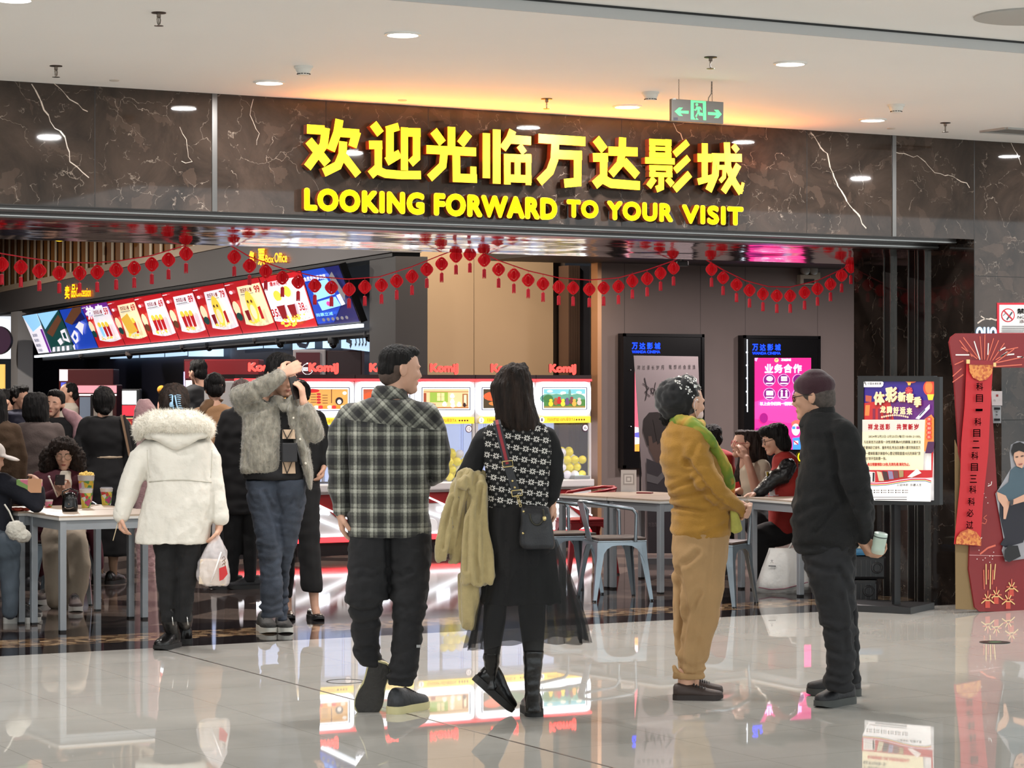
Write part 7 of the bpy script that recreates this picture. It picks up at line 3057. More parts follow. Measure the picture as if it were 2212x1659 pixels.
o = P.shoe(h_, (-.10, 1, 0), L=.25, wd=.10, h=.075, upper=M_LEA, sole=M_RUB, name='boot', style='boot', st_=.03)
P.add('boot_shaft', [P.S((1402, 1129, 1175, 0, 27), (1440, 1131, 1171, 0, 25), (1484, 1132, 1166, 0, 21), (1512, 1133, 1166, 2, 20), (1538, 1134, 1170, 8, 24))], M_LEA, .009, 2, ((10, 10, 40, .005),), core=False, parent=o)
o = P.shoe(P.L(1022, 1470, 30), (.62, .30, -.60), (.6, .1, .75), L=.25, wd=.10, h=.078, upper=M_LEA, sole=M_RUB, name='boot', style='boot', st_=.028)
P.add('boot_shaft', [P.S((1408, 1043, 1082, 24, 24), (1440, 1046, 1077, 34, 19), (1466, 1047, 1073, 40, 17), (1490, 1044, 1074, 38, 19))], M_LEA, .009, 2, ((10, 10, 40, .005),), core=False, parent=o)
P.hand(P.L(1056, 1066, 74), (.5, .8, -.2), (0, 0, -1), 1, .5, .165, arm=P.L(1046, 1064, 60))
P.hand(P.L(1190, 1082, 6), (.25, .6, -.75), (-1, 0, 0), -1, .7, .165, arm=P.L(1190, 1072, 0))
P.finish(.007)
C = Px('draped_coat', 'camel wool coat hanging over the forearm of the long-haired woman', 'coat', 1015, 11.44, HC - (1364 - HY) / F * 11.44)
M_CAM = M((176, 158, 112), .95, sheen=.4, bump=(120, .5, .004), var=(30, .94, 1.06))
C.add('right_drape', [C.S((1026, 1032, 1044, -18, 8), (1050, 1016, 1050, -20, 14), (1120, 1002, 1054, -24, 16), (1180, 998, 1062, -28, 18), (1218, 995, 1068, -28, 20), (1246, 991, 1075, -28, 20), (1262, 989, 1062, -28, 16)),
              C.S((1240, 989, 1036, -16, 16), (1300, 989, 1036, -14, 16), (1340, 989, 1032, -14, 15), (1352, 994, 1030, -14, 10), (1362, 1012, 1028, -14, 6)),
              C.T((1040, 1030, 10, 14), (1012, 1032, -12, 20), (1000, 1044, -26, 18))], M_CAM, .008, 2, ((34, 34, 3, .020), (70, 70, 8, .004)), core=False, creases=((.02, 4, [(1040, 1050), (1030, 1120), (1029, 1190), (1033, 1255)]), (.012, 4, [(1016, 1070), (1010, 1140), (1008, 1230)])))
C.add('left_drape', [C.T((1004, 1030, -14, 18), (990, 1072, -16, 22, 14), (972, 1120, -18, 24, 14), (964, 1160, -18, 20, 14), (956, 1190, -18, 18, 12), (950, 1204, -18, 12, 10)),
             C.T((996, 1060, -6, 18, 12), (994, 1120, -6, 18, 12), (992, 1170, -8, 15, 12), (984, 1205, -8, 14, 10), (980, 1212, -8, 8))], M_CAM, .008, 2, ((34, 34, 6, .016), (70, 70, 8, .004)), core=False, creases=((.02, 4, [(1000, 1040), (985, 1100), (978, 1160), (970, 1205)]), (.014, 4, [(980, 1075), (964, 1130), (958, 1180)])))
B = Px('shoulder_bag', 'black leather shoulder bag on a striped strap across the patterned sweater', 'bag', 1160, 11.3, HC - (1186 - HY) / F * 11.3)
M_BAG = M((24, 25, 30), .45, bump=(160, .4, .003))
B.add('bag_body', [B.S((1094, 1126, 1186, 0, 14), (1110, 1125, 1190, -2, 20), (1150, 1122, 1196, -4, 24), (1176, 1122, 1199, -4, 25), (1186, 1130, 1196, -4, 22), p=4)], M_BAG, .007, 2, ((14, 14, 14, .004),), core=False)
M_GOLD = M((206, 186, 130), .3, 1.0)
mb = MB(M((50, 52, 58), .8), M((150, 50, 60), .8))
a, b_ = B.L(1075, 918, 14), B.L(1096, 1003, -8)
q0 = B.L(1073, 908, 34)
for w_, th_, mi in ((.034, .004, 0), (.014, .0055, 1)):
    mb.mi = mi
    mb.bar(a, b_, w_, th_, up=(0, 1, 0))
    mb.bar(q0, a, w_, th_, up=(0, 1, 0))
B.raw('striped_strap', mb, False)
mb = MB(M_BAG)
mb.bar(b_, B.L(1116, 1066, -12), .036, .005, up=(0, 1, 0))
B.raw('leather_strap', mb, False)
for q in ((1096, 1003), (1116, 1066)):
    mb = MB(M_GOLD)
    c = B.L(q[0], q[1], -13)
    mb.tube([c + Vector((x, 0, z)) for x, z in ((-.024, .012), (.022, .018), (.026, -.008), (-.02, -.014), (-.024, .012))], .003, 6)
    B.raw('buckle', mb)
mb = MB(M_GOLD)
for k in range(5):
    c = B.L(1118 + k * 1.6, 1072 + k * 5, -14)
    mb.tube([c + Vector((.005 * math.cos(a_), .004 * math.sin(a_) * (k % 2), .007 * math.sin(a_))) for a_ in [2 * math.pi * j / 8 for j in range(9)]], .0018, 5)
B.raw('chain', mb)
for q in ((1107, 1039), (1112, 1053), (1130, 1152), (1131, 1105)):
    mb = MB(M_GOLD)
    mb.ball(B.L(q[0], q[1], -14 if q[1] < 1100 else -26), .006, 8, 6)
    B.raw('stud', mb)
mb = MB(M((60, 58, 50), .5, .6))
pts = [B.L(1160 + 15 * math.cos(a_), 1112 + 22 * math.sin(a_), -29) for a_ in [-.6 + .32 * j for j in range(13)]]
mb.tube(pts, .0045, 6)
mb.use(M_GOLD)
mb.ball(B.L(1176, 1120, -30), (.010, .005, .012), 8, 6)
B.raw('clasp', mb)

# ================================================================== woman in yellow
P = Person('person in mustard sweater and tan trousers with black beret and green scarf', 1507, 12.25)
M_MUS = M((164, 120, 46), .95, sheen=.15, bump=(150, .6, .004), var=(9, .9, 1.08))
M_TAN = M((170, 136, 94), .9, bump=(120, .35, .003), var=(6, .92, 1.06))
P.head(1484, 872, 96, 128, 0)
P.face()
P.hair([P.E(1458, 886, 0, 34, 36, 24), P.E(1446, 898, -6, 22, 26, 16), P.E(1470, 892, -14, 22, 26, 20)], M_HAIR, folds=((70, 70, 70, .012),), label='curly black hair under the beret')
bo = P.add('beret', [P.E(1462, 862, 0, 50, 48, 46), P.E(1482, 850, 0, 30, 40, 36), P.T((1440, 895, 0, 14, 30), (1470, 895, 0, 14, 34))], M((16, 16, 18), .9, sheen=.3), .010, 2, ((30, 30, 30, .012), (70, 70, 70, .004)), core=False)
mb = MB(M((224, 224, 220), .25, .5))
rnd = random.Random(9)
for v in bo.data.vertices:
    c, n_ = v.co, v.normal
    q = c - P.L(1470, 862, 0)
    if n_.y < .35 and n_.x + n_.z * .8 > .55 and q.x > -.03 and q.z > -.02 and rnd.random() < .30:
        r = rnd.uniform(.003, .0065)
        o3 = n_.orthogonal().normalized()
        o4 = n_.cross(o3)
        mb.poly([c + n_ * .003 + (o3 * math.cos(a) + o4 * math.sin(a)) * r + n_ * rnd.uniform(0, .002) for a in (0, 1.05, 2.1, 3.14, 4.19, 5.24)])
P.raw('sequin_pattern', mb, False)
P.add('face_mask', hp(P.Hm, ('E', 0, -.20, -.24, .235, .225, .20), ('E', 0, -.33, -.16, .10, .10, .10)), M((226, 200, 196), .8), .007, 2, core=False)
mb = MB(M((230, 206, 200), .7))
for sx in (-1, 1):
    mb.tube([P.Hm @ Vector(q) for q in ((sx * .20, -.12, -.16), (sx * .31, .0, .0), (sx * .385, .10, .07), (sx * .385, .14, -.02), (sx * .33, .06, -.16), (sx * .20, -.10, -.32))], .0032, 6)
P.raw('mask_strap', mb)
P.add('sweater', [P.S((902, 1456, 1500, 0, 28), (914, 1443, 1508, 0, 52), (930, 1434, 1522, 0, 70), (959, 1427, 1536, 0, 78), (1001, 1427, 1556, 0, 78), (1048, 1439, 1570, 0, 74), (1080, 1447, 1574, 0, 71), (1097, 1452, 1577, 0, 71), (1120, 1450, 1580, 0, 74), (1148, 1449, 1579, 0, 74), (1160, 1458, 1576, 0, 71)),
                  P.T((1494, 946, -56, 32), (1508, 985, -74, 29), (1524, 1028, -80, 27), (1546, 1060, -78, 24), (1572, 1082, -64, 21), (1598, 1100, -48, 16)),
                  P.T((1500, 946, 60, 30), (1530, 1040, 74, 25), (1570, 1085, 40, 21), (1598, 1098, -10, 16))], M_MUS, .010, 3, ((5, 5, 26, .010), (16, 16, 40, .005)), creases=((.016, 5, [(1476, 992), (1500, 1026), (1526, 1062), (1556, 1090), (1588, 1112)]), (.012, 5, [(1450, 1052), (1478, 1040), (1504, 1026)]), (.012, 5, [(1449, 1074), (1486, 1066), (1524, 1056)]), (.018, 4, [(1450, 1094), (1480, 1096), (1516, 1101)]), (.010, 5, [(1520, 1100), (1542, 1090), (1552, 1078)]), (.008, 5, [(1560, 1130), (1535, 1140), (1512, 1152)]), (.008, 6, [(1496, 960), (1486, 985), (1480, 1000)])))
P.add('scarf', [P.T((1456, 910, -20, 10), (1468, 908, -44, 13), (1490, 912, -54, 15), (1510, 922, -40, 14), (1512, 915, 6, 13)),
                P.T((1484, 912, -56, 13), (1506, 928, -66, 15), (1526, 944, -66, 15), (1539, 958, -60, 12)),
                P.T((1534, 955, -50, 12), (1552, 982, -36, 13), (1566, 1010, -24, 15), (1574, 1040, -18, 15), (1578, 1066, -14, 10))], scarf_mat(), .009, 2, ((50, 50, 12, .006),), core=False)
P.add('scarf_end', [P.S((1100, 1577, 1590, -50, 8), (1125, 1578, 1600, -50, 10), (1145, 1577, 1604, -50, 9), (1152, 1578, 1596, -50, 6))], M((176, 172, 84), .85, var=(20, .85, 1.1)), .008, 2, ((70, 70, 6, .006),), core=False)
P.add('trousers', [P.S((1150, 1452, 1575, -8, 62), (1190, 1451, 1574, -14, 58), (1226, 1460, 1568, -26, 46), (1280, 1470, 1562, -32, 40), (1323, 1474, 1556, -34, 36), (1395, 1468, 1537, -34, 31), (1440, 1465, 1526, -34, 29), (1464, 1463, 1519, -34, 26)),
                   P.S((1150, 1453, 1565, 20, 50), (1226, 1455, 1545, 30, 42), (1323, 1454, 1522, 36, 35), (1400, 1459, 1510, 38, 29), (1460, 1464, 1508, 38, 25))], M_TAN, .010, 3, ((9, 9, 12, .010), (24, 24, 20, .005)), creases=((.016, 5, [(1462, 1226), (1472, 1285), (1478, 1322), (1468, 1395), (1465, 1458)]), (.012, 6, [(1468, 1216), (1484, 1206), (1500, 1190)]), (.010, 6, [(1480, 1320), (1496, 1292), (1506, 1276)]), (.005, 2.5, [(1531, 1160), (1529, 1220), (1518, 1290), (1504, 1370), (1494, 1450)]), (.009, 5, [(1468, 1424), (1490, 1436), (1516, 1428)]), (.009, 5, [(1464, 1446), (1490, 1452), (1518, 1446)]), (.008, 6, [(1520, 1430), (1510, 1400), (1504, 1380)])))
P.add('hem_cuff', [P.S((1452, 1460, 1522, -34, 29), (1466, 1462, 1519, -34, 28)), P.T((1456, 1440, -40, 6), (1462, 1452, -50, 7), (1458, 1462, -40, 6))], M_TAN, .008, 2, ((50, 50, 10, .004),), core=False)
P.body += [P.T((1484, 1455, -34, 20), (1482, 1475, -34, 18), (1482, 1488, -34, 17)), P.T((1492, 1450, 38, 18), (1494, 1484, 44, 17))]
M_BRS = M((58, 44, 40), .55, bump=(30, .3, .005))
for hx, hy, tx in ((1454, 1511, 1561), (1478, 1499, 1561)):
    h_ = P.flo(hx, hy)
    P.shoe(h_, (1, -.06, 0), L=(tx - hx) * F * HC / (hy - HY) / F, wd=.092, h=.056, upper=M_BRS, sole=M((40, 30, 28), .6), st_=.022)
P.hand(P.L(1598, 1097, -44), (.45, .75, -.45), (0, 1, .3), 1, .75, .16, arm=P.L(1590, 1095, -50))
P.hand(P.L(1600, 1092, -8), (.5, -.75, -.3), (0, -1, -.2), 1, .75, .16, arm=P.L(1590, 1092, 4))
P.finish(.007)

# ================================================================== man in black with the cap
P = Person('person in black jacket with maroon cap and glasses, hands behind the back', 1802, 11.9, M((196, 150, 124), .6, bump=(220, .2, .002)))
M_FLE = M((20, 20, 21), .95, bump=(130, .5, .004))
P.head(1756, 858, 102, -112, 4)
P.face()
P.hair(hp(P.Hm, ('E', 0, .12, .04, .348, .375, .27), ('E', 0, .24, -.10, .28, .25, .22), ('E', .26, .04, .06, .085, .2, .14), ('E', -.26, .04, .06, .085, .2, .14)), M((74, 66, 62), .85, var=(70, .7, 1.4)), folds=((160, 160, 160, .002),))
P.add('cap', hp(P.Hm, ('E', 0, .05, .24, .40, .46, .31)) + [P.S((797, 1750, 1772, 0, 14), (804, 1737, 1785, 0, 26), (822, 1726, 1795, 0, 36), (846, 1722, 1798, 0, 39), (852, 1723, 1798, 0, 39))], M((52, 22, 32), .9, sheen=.2, bump=(160, .4, .003)), .008, 3, core=False)
mb = MB(M((40, 30, 28), .3))
for sx in (-1, 1):
    c = Vector((sx * .14, -.40, .0))
    mb.tube([P.Hm @ (c + Vector((.095 * math.cos(a), .02, .075 * math.sin(a)))) for a in [2 * math.pi * j / 16 for j in range(17)]], .0022, 6)
    mb.tube([P.Hm @ Vector(q) for q in ((sx * .235, -.38, .02), (sx * .34, -.10, .05), (sx * .365, .10, .04))], .0022, 6)
mb.tube([P.Hm @ Vector(q) for q in ((-.045, -.40, .01), (.045, -.40, .01))], .0022, 6)
mb.use(M((58, 40, 36), .1, alpha=.75))
for sx in (-1, 1):
    mb.poly([P.Hm @ (Vector((sx * .14, -.385, 0)) + Vector((.09 * math.cos(a), .01, .07 * math.sin(a)))) for a in [2 * math.pi * j / 14 for j in range(14)]])
P.raw('glasses', mb)
P.add('jacket', [P.S((890, 1736, 1806, 0, 44), (912, 1725, 1832, 0, 62), (935, 1730, 1845, 0, 76), (1000, 1729, 1852, 0, 84), (1065, 1715, 1852, 0, 84), (1117, 1710, 1852, 0, 84), (1164, 1714, 1852, 0, 80), (1186, 1720, 1846, 0, 76), (1194, 1724, 1836, 0, 70)),
                 P.T((1818, 938, -56, 34), (1836, 985, -72, 34), (1846, 1040, -78, 33), (1854, 1090, -76, 30), (1861, 1130, -68, 25), (1864, 1156, -58, 19)),
                 P.T((1806, 938, 60, 32), (1850, 1020, 74, 30), (1858, 1075, 60, 26), (1868, 1120, 10, 22), (1872, 1148, -20, 17))], M_FLE, .010, 3, ((8, 8, 16, .012), (22, 22, 26, .006)), creases=((.018, 6, [(1792, 1030), (1812, 1070), (1832, 1120), (1848, 1164)]), (.010, 5, [(1752, 1144), (1772, 1118), (1795, 1086)]), (.012, 6, [(1826, 1060), (1852, 1052), (1874, 1040)]), (.010, 6, [(1832, 1092), (1856, 1086), (1878, 1078)]), (.010, 6, [(1784, 940), (1792, 980), (1796, 1030)]), (.010, 7, [(1716, 1110), (1740, 1092), (1770, 1080)]), (.009, 6, [(1726, 1178), (1760, 1172), (1800, 1180)])))
P.add('collar', [P.S((872, 1770, 1800, 8, 30), (884, 1748, 1803, 4, 42), (905, 1730, 1806, 0, 48), (922, 1723, 1790, 0, 46))], M_FLE, .009, 3, ((20, 20, 20, .004),), core=False)
P.add('trousers', [P.S((1176, 1733, 1848, -14, 62), (1203, 1736, 1843, -24, 52), (1266, 1750, 1843, -30, 45), (1319, 1768, 1847, -32, 39), (1391, 1785, 1848, -32, 35), (1439, 1786, 1846, -32, 35), (1473, 1781, 1843, -32, 35), (1490, 1788, 1842, -32, 33)),
                   P.S((1176, 1740, 1850, 24, 50), (1266, 1770, 1846, 32, 40), (1319, 1790, 1851, 34, 36), (1391, 1802, 1855, 36, 32), (1440, 1806, 1857, 36, 29), (1476, 1812, 1860, 36, 27))], M_BLKP, .010, 3, ((11, 11, 18, .011), (28, 28, 40, .006)), creases=((.013, 6, [(1802, 1226), (1826, 1268), (1836, 1319), (1838, 1390)]), (.012, 5, [(1828, 1186), (1838, 1204), (1846, 1222)]), (.010, 6, [(1740, 1216), (1766, 1226), (1800, 1222)]), (.010, 6, [(1776, 1352), (1800, 1362), (1832, 1352)]), (.009, 6, [(1786, 1400), (1810, 1410), (1842, 1400)]), (.011, 5, [(1784, 1452), (1808, 1458), (1840, 1448)]), (.011, 5, [(1786, 1470), (1812, 1476), (1842, 1466)])))
M_BSH = M((30, 30, 34), .6, bump=(50, .5, .006))
for hx, hy, tx, ty in ((1840, 1518, 1764, 1530), (1860, 1503, 1746, 1501)):
    h_ = P.flo(hx, hy)
    P.shoe(h_, P.flo(tx, ty) - h_, L=.275 if hx < 1850 else .27, wd=.1, h=.08, upper=M_BSH, sole=M((62, 64, 62), .6), st_=.032)
P.hand(P.L(1860, 1166, -52), (.45, -.1, -.8), (.9, .3, .5), -1, .95, .165, arm=P.L(1864, 1150, -56))
P.hand(P.L(1868, 1176, -34), (.9, -.15, -.1), (0, -1, .1), 1, 1.0, .165, arm=P.L(1872, 1146, -24), spread=0)
P.finish(.007)
t = Px('bottle', 'clear ribbed drink bottle held behind the back of the man in black', 'bottle', 1900, 11.74, HC - (1200 - HY) / F * 11.74)
a, b_ = t.L(1895, 1196, 0), t.L(1902, 1158, -6)
ax_ = (b_ - a).normalized()
mb = MB(M((206, 226, 212), .08, alpha=.6))
r_ = .033
mb.tube([a, a + ax_ * .004, a + ax_ * .03, a + ax_ * .035, a + ax_ * .06, b_ - ax_ * .01, b_], [r_ * .8, r_ * .97, r_, r_ * .93, r_, r_, r_ * .96], 18)
t.raw('bottle_wall', mb)
mb = MB(M((196, 214, 204), .2))
mb.tube([b_, b_ + ax_ * .014, b_ + ax_ * .016], [r_ * 1.0, r_ * 1.0, r_ * .9], 18)
t.raw('lid', mb, 40)
mb = MB(M((40, 46, 44), .4))
mb.tube([b_ - ax_ * .004, b_ - ax_ * .001], [r_ * 1.03, r_ * 1.03], 18)
t.raw('lid_ring', mb, 40)

# ================================================================== people at the tables and in the queue
VC, VB = .014, .010
FC = ((12, 12, 18, .008),)
M_WSOLE = M((198, 196, 190), .6)


def lower(P, cols, y0, mat, yf, toe=(0, .12, 0), shoe_mat=M_BSH, sole=M_RUB, r1=.86, bare=0):
    """standing legs under the image columns cols down to the floor row yf, with shoes"""
    pr = []
    for (xa, xb, dz) in cols:
        cx, hw = (xa + xb) / 2, (xb - xa) / 2
        pr.append(P.S((y0, xa, xb, dz * .3, hw * 1.15), ((y0 + yf) / 2, cx - hw * r1, cx + hw * r1, dz, hw * .95), (yf - 12 - bare, cx - hw * .72, cx + hw * .72, dz, hw * .75)))
        q = P.L(cx, yf, dz)
        q = Vector((q.x, q.y, -P.z0))
        f = Vector(toe).normalized()
        P.shoe(q - f * .09, f, L=.26, wd=.095, h=.075, upper=shoe_mat, sole=sole)
        if bare:
            P.body.append(P.T((cx, yf - 22 - bare, dz, hw * .5), (cx, yf - 14, dz, hw * .45)))
    P.add('trousers', pr, mat, VC, 2, FC)


def specs(P, mat=None):
    mb = MB(mat or M((150, 130, 110), .3, .6))
    for sx in (-1, 1):
        c = Vector((sx * .15, -.40, .0))
        mb.tube([P.Hm @ (c + Vector((.11 * math.cos(a), .015, .10 * math.sin(a)))) for a in [2 * math.pi * j / 14 for j in range(15)]], .0022, 5)
        mb.tube([P.Hm @ Vector(q) for q in ((sx * .26, -.38, .02), (sx * .36, .06, .05))], .002, 5)
    mb.tube([P.Hm @ Vector(q) for q in ((-.04, -.41, .01), (.04, -.41, .01))], .002, 5)
    P.raw('glasses', mb)


# seated woman in maroon
P = Person('seated person in maroon coat with curly hair and glasses, looking at a phone', 140, 17.4)
P.head(139, 984, 64, 6, 6)
P.face()
specs(P)
P.hair([P.E(137, 964, 0, 31, 21, 27), P.E(122, 970, -10, 14, 16, 14), P.E(156, 970, -10, 13, 15, 14), P.E(106, 992, 10, 21, 30, 24), P.E(166, 996, 10, 20, 32, 24), P.E(98, 1010, 8, 14, 20, 18), P.E(174, 1014, 8, 14, 20, 18), P.E(137, 990, 26, 42, 36, 22)], M_HAIRB, .010, ((60, 60, 60, .016), (130, 130, 130, .006)), label='big curly dark hair')
M_MAR2 = M((72, 16, 32), .85, bump=(80, .3, .004))
P.add('coat', [P.S((1014, 116, 162, 4, 20), (1028, 82, 180, 2, 32), (1060, 70, 188, 0, 40), (1100, 74, 188, 0, 42), (1150, 80, 190, 4, 40)), P.T((86, 1036, 0, 20), (74, 1072, -14, 19), (92, 1082, -44, 15), (118, 1068, -60, 12)), P.T((174, 1036, 0, 20), (184, 1076, -14, 19), (170, 1080, -40, 15), (152, 1066, -56, 12)),
               P.T((88, 1120, 14, 14), (84, 1190, 12, 14), (86, 1236, 10, 12)), P.T((192, 1110, 14, 16), (208, 1180, 14, 15), (214, 1222, 14, 12))], M_MAR2, VC, 3, FC, core=True)
P.add('blouse', [P.S((1016, 130, 154, -14, 16), (1040, 128, 156, -26, 20), (1070, 128, 158, -28, 18))], M((206, 196, 180), .8), VC, 2, FC, core=False)
P.add('trousers', [P.T((122, 1136, 0, 28), (112, 1158, -70, 24), (116, 1190, -84, 23)), P.T((114, 1162, -78, 22), (118, 1230, -82, 24), (122, 1296, -84, 22)), P.T((158, 1136, 0, 28), (160, 1160, -70, 26)), P.T((160, 1164, -76, 27), (172, 1220, -82, 26), (164, 1280, -86, 22), (160, 1308, -88, 20))], M((168, 154, 136), .85, bump=(60, .3, .004)), VC, 3, ((14, 14, 10, .010),))
for hx, hy, tx, ty in ((112, 1302, 88, 1306), (160, 1316, 168, 1328)):
    h_ = P.flo(hx, hy)
    P.shoe(h_, P.flo(tx, ty) - h_, L=.25, wd=.095, h=.075, upper=M((70, 56, 54), .6), sole=M_WSOLE, st_=.035)
P.hand(P.L(122, 1066, -62), (.6, -.4, .6), (0, -1, .4), -1, .6, .16, arm=P.L(114, 1069, -58))
P.hand(P.L(150, 1064, -58), (-.5, -.4, .5), (0, -.8, .6), 1, .8, .16, arm=P.L(155, 1066, -54))
P.finish(.008)
t = Px('phone', 'dark phone held by the seated person in maroon', 'phone', 129, 17.08, HC - (1056 - HY) / F * 17.08)
mb = MB(M((42, 34, 34), .3))
mb.box(-.034, .034, -.004, .004, 0, .075, Matrix.Translation(t.L(129, 1048, 0)) @ Matrix.Rotation(-.3, 4, 'X'), .004)
mb.ball(t.L(124, 1031, -3), .006, 8, 5)
t.raw('phone_body', mb, False)
t = Px('selfie_stick', 'thin pale stick leaning beside the phone of the seated person', 'stick', 112, 16.9, HC - (1078 - HY) / F * 16.9)
mb = MB(M((200, 186, 174), .4))
mb.tube([t.L(106, 1031, 0), t.L(124, 1074, 0)], .006, 6)
t.raw('rod', mb)
mb = MB(M((230, 226, 224), .4))
mb.ball(t.L(106, 1030, 0), .009, 8, 5)
t.raw('tip', mb)
chair('silver metal chair under the seated person in maroon', flx(142, 17.55), math.radians(-118), grp='metal armchairs')

# person in the white cap at the left edge
P = Person('person in a white cap and dark jacket cut off by the left edge', -22, 16.0)
P.head(-20, 990, 70, 80, 12)
P.hair(hp(P.Hm, ('E', 0, .24, -.05, .31, .28, .32), ('E', .27, .12, -.05, .09, .18, .2), ('E', -.27, .12, -.05, .09, .18, .2)) + [P.E(-32, 1006, 0, 20, 26, 22)], M_HAIRB)
P.add('cap', hp(P.Hm, ('E', 0, .04, .24, .39, .46, .32), ('E', 0, -.52, .16, .26, .34, .045), ('E', 0, -.70, .13, .24, .24, .05)), M((222, 212, 206), .7), .008, 2, core=False)
P.add('jacket', [P.S((1020, -52, 6, 0, 22), (1038, -62, 22, 0, 34), (1090, -66, 26, 0, 40), (1150, -64, 26, 0, 40)), P.T((4, 1044, -20, 24), (48, 1066, -30, 20), (78, 1088, -34, 18)), P.T((78, 1090, -34, 18), (86, 1072, -30, 15), (86, 1058, -26, 12)), P.T((0, 1050, 20, 22), (50, 1078, 30, 17), (66, 1066, 10, 13))], M((22, 24, 36), .85, bump=(60, .3, .005)), VC, 3, FC)
P.add('jeans', [P.T((-30, 1160, -16, 36), (12, 1190, -30, 34)), P.T((-30, 1160, 20, 34), (16, 1182, 24, 30)), P.T((16, 1186, -30, 28), (22, 1260, -30, 20), (22, 1322, -30, 17)), P.T((20, 1186, 24, 26), (30, 1262, 26, 18), (32, 1316, 26, 16))], M((74, 84, 94), .85, bump=(100, .3, .004)), VC, 3, FC)
for hx, hy, tx in ((8, 1346, 46), (12, 1336, 46)):
    h_ = P.flo(hx, hy)
    P.shoe(h_, (1, .1, 0), L=.24, wd=.09, h=.075, upper=M((60, 58, 58), .6), sole=M_WSOLE, st_=.035)
P.hand(P.L(86, 1056, -26), (-.3, .1, 1), (-1, .2, 0), 1, .6, .15, arm=P.L(86, 1066, -28))
P.hand(P.L(66, 1064, 8), (.3, -.1, 1), (0, -1, 0), -1, .6, .15, arm=P.L(64, 1072, 14))
P.finish(.009)
t = Px('snack_box', 'open printed snack box held by the person in the white cap', 'box', 64, 15.9, HC - (1066 - HY) / F * 15.9)
mb = MB(P_GIFT)
mb.box(-.075, .085, -.03, .03, 0, .085, Matrix.Translation(t.L(62, 1064, 0)), .004)
t.raw('box_wall', mb, False)
mb = MB(M((226, 170, 130), .6))
mb.box(.0, .088, -.032, -.03, .0, .09, Matrix.Translation(t.L(62, 1064, 0)))
t.raw('box_flap', mb, False)
t = Px('fluffy_pouch', 'white fluffy pouch hanging beside the jeans at the left table', 'bag', 40, 15.7, HC - (1176 - HY) / F * 15.7)
t.add('pouch', [t.E(34, 1146, 0, 22, 22, 18), t.E(50, 1158, 0, 18, 15, 16)], M((206, 202, 190), .95, sheen=.4, bump=(60, .9, .01)), .010, 1, ((60, 60, 60, .008),), core=False)
mb = MB(M((206, 202, 190), .9))
mb.tube([t.L(30, 1128, 2), t.L(20, 1105, 8), t.L(10, 1090, 20)], .006, 6)
t.raw('cord', mb)
chair('dark metal chair under the person in the white cap', flx(-34, 16.2), math.radians(-8), M_CDARK, M_CDARK)

# woman with the low bun in black
P = Person('person from behind in a black dress with light belt and low bun', 226, 19.3)
P.head(224, 866, 58, 176, 0)
P.hair([P.E(224, 864, 0, 25, 31, 32), P.E(226, 888, -20, 12, 9, 10), P.E(224, 876, -6, 22, 20, 24)])
M_DRS = M((14, 13, 15), .9)
P.add('dress', [P.S((898, 200, 250, 0, 18), (906, 186, 266, 0, 28), (945, 178, 272, 0, 34), (986, 194, 268, 0, 29), (1030, 180, 280, 0, 38), (1100, 172, 288, 0, 44), (1200, 172, 286, 0, 44)), P.T((190, 914, 0, 17), (172, 955, 0, 16), (184, 1000, -10, 12)), P.T((262, 914, 0, 17), (280, 955, 0, 16), (282, 1000, -4, 13))], M_DRS, VC, 3, FC)
P.add('belt', [P.S((984, 196, 270, 0, 31), (991, 196, 270, 0, 31))], M((172, 152, 128), .6), .009, 1, core=False)
mb = MB(M((140, 110, 84), .6), M((30, 24, 22), .6))
for k, dx in enumerate((0, 6)):
    mb.mi = k
    mb.bar(P.L(262 + dx, 896, -20), P.L(280 + dx, 985, -24), .018, .006, up=(0, 1, 0))
P.raw('bag_strap', mb, False)
P.hand(P.L(186, 1002, -12), (.6, .4, -.4), (0, -1, 0), 1, .6, .16, arm=P.L(184, 992, -10))
P.hand(P.L(282, 1002, -4), (0, 0, -1), (-1, 0, 0), -1, .6, .16, arm=P.L(282, 992, -4))
lower(P, ((204, 226, 10), (232, 256, -6)), 1190, M((150, 118, 94), .8), 1261, (.3, 1, 0), M_BOOT, r1=.8)
P.finish(VB)

# man facing the camera
P = Person('person facing the camera in a black shirt behind the curly-haired one', 122, 21)
P.head(118, 873, 56, -10, 0, 8)
P.face()
P.hair(hp(P.Hm, *short_hair(top=.1)), M_HAIR)
P.add('shirt', [P.S((902, 104, 144, 0, 18), (912, 88, 156, 0, 26), (960, 84, 162, 0, 32), (1040, 86, 162, 0, 32), (1100, 88, 160, 0, 32)), P.T((92, 918, 0, 15), (84, 965, 0, 13), (92, 1010, -6, 11)), P.T((152, 912, 0, 15), (160, 930, 0, 14))], M_BLK, VC, 3, FC)
P.add('jacket', [P.T((140, 888, -2, 8), (154, 900, -6, 15), (166, 912, -8, 14)), P.S((888, 150, 162, 0, 10), (900, 158, 176, 0, 20), (930, 158, 188, 0, 26), (980, 158, 186, 0, 28), (1040, 158, 190, 0, 28))], M((166, 128, 134), .85, var=(26, .75, 1.1)), VC, 3, FC, core=False, label='pinkish patterned jacket')
lower(P, ((92, 122, 0), (126, 158, 0)), 1095, M_BLKP, 1226, (0, -1, 0))
P.hand(P.L(92, 1012, -8), (.2, -.2, -1), (1, 0, 0), 1, .5, .17, arm=P.L(92, 1000, -6))
P.finish(VB)

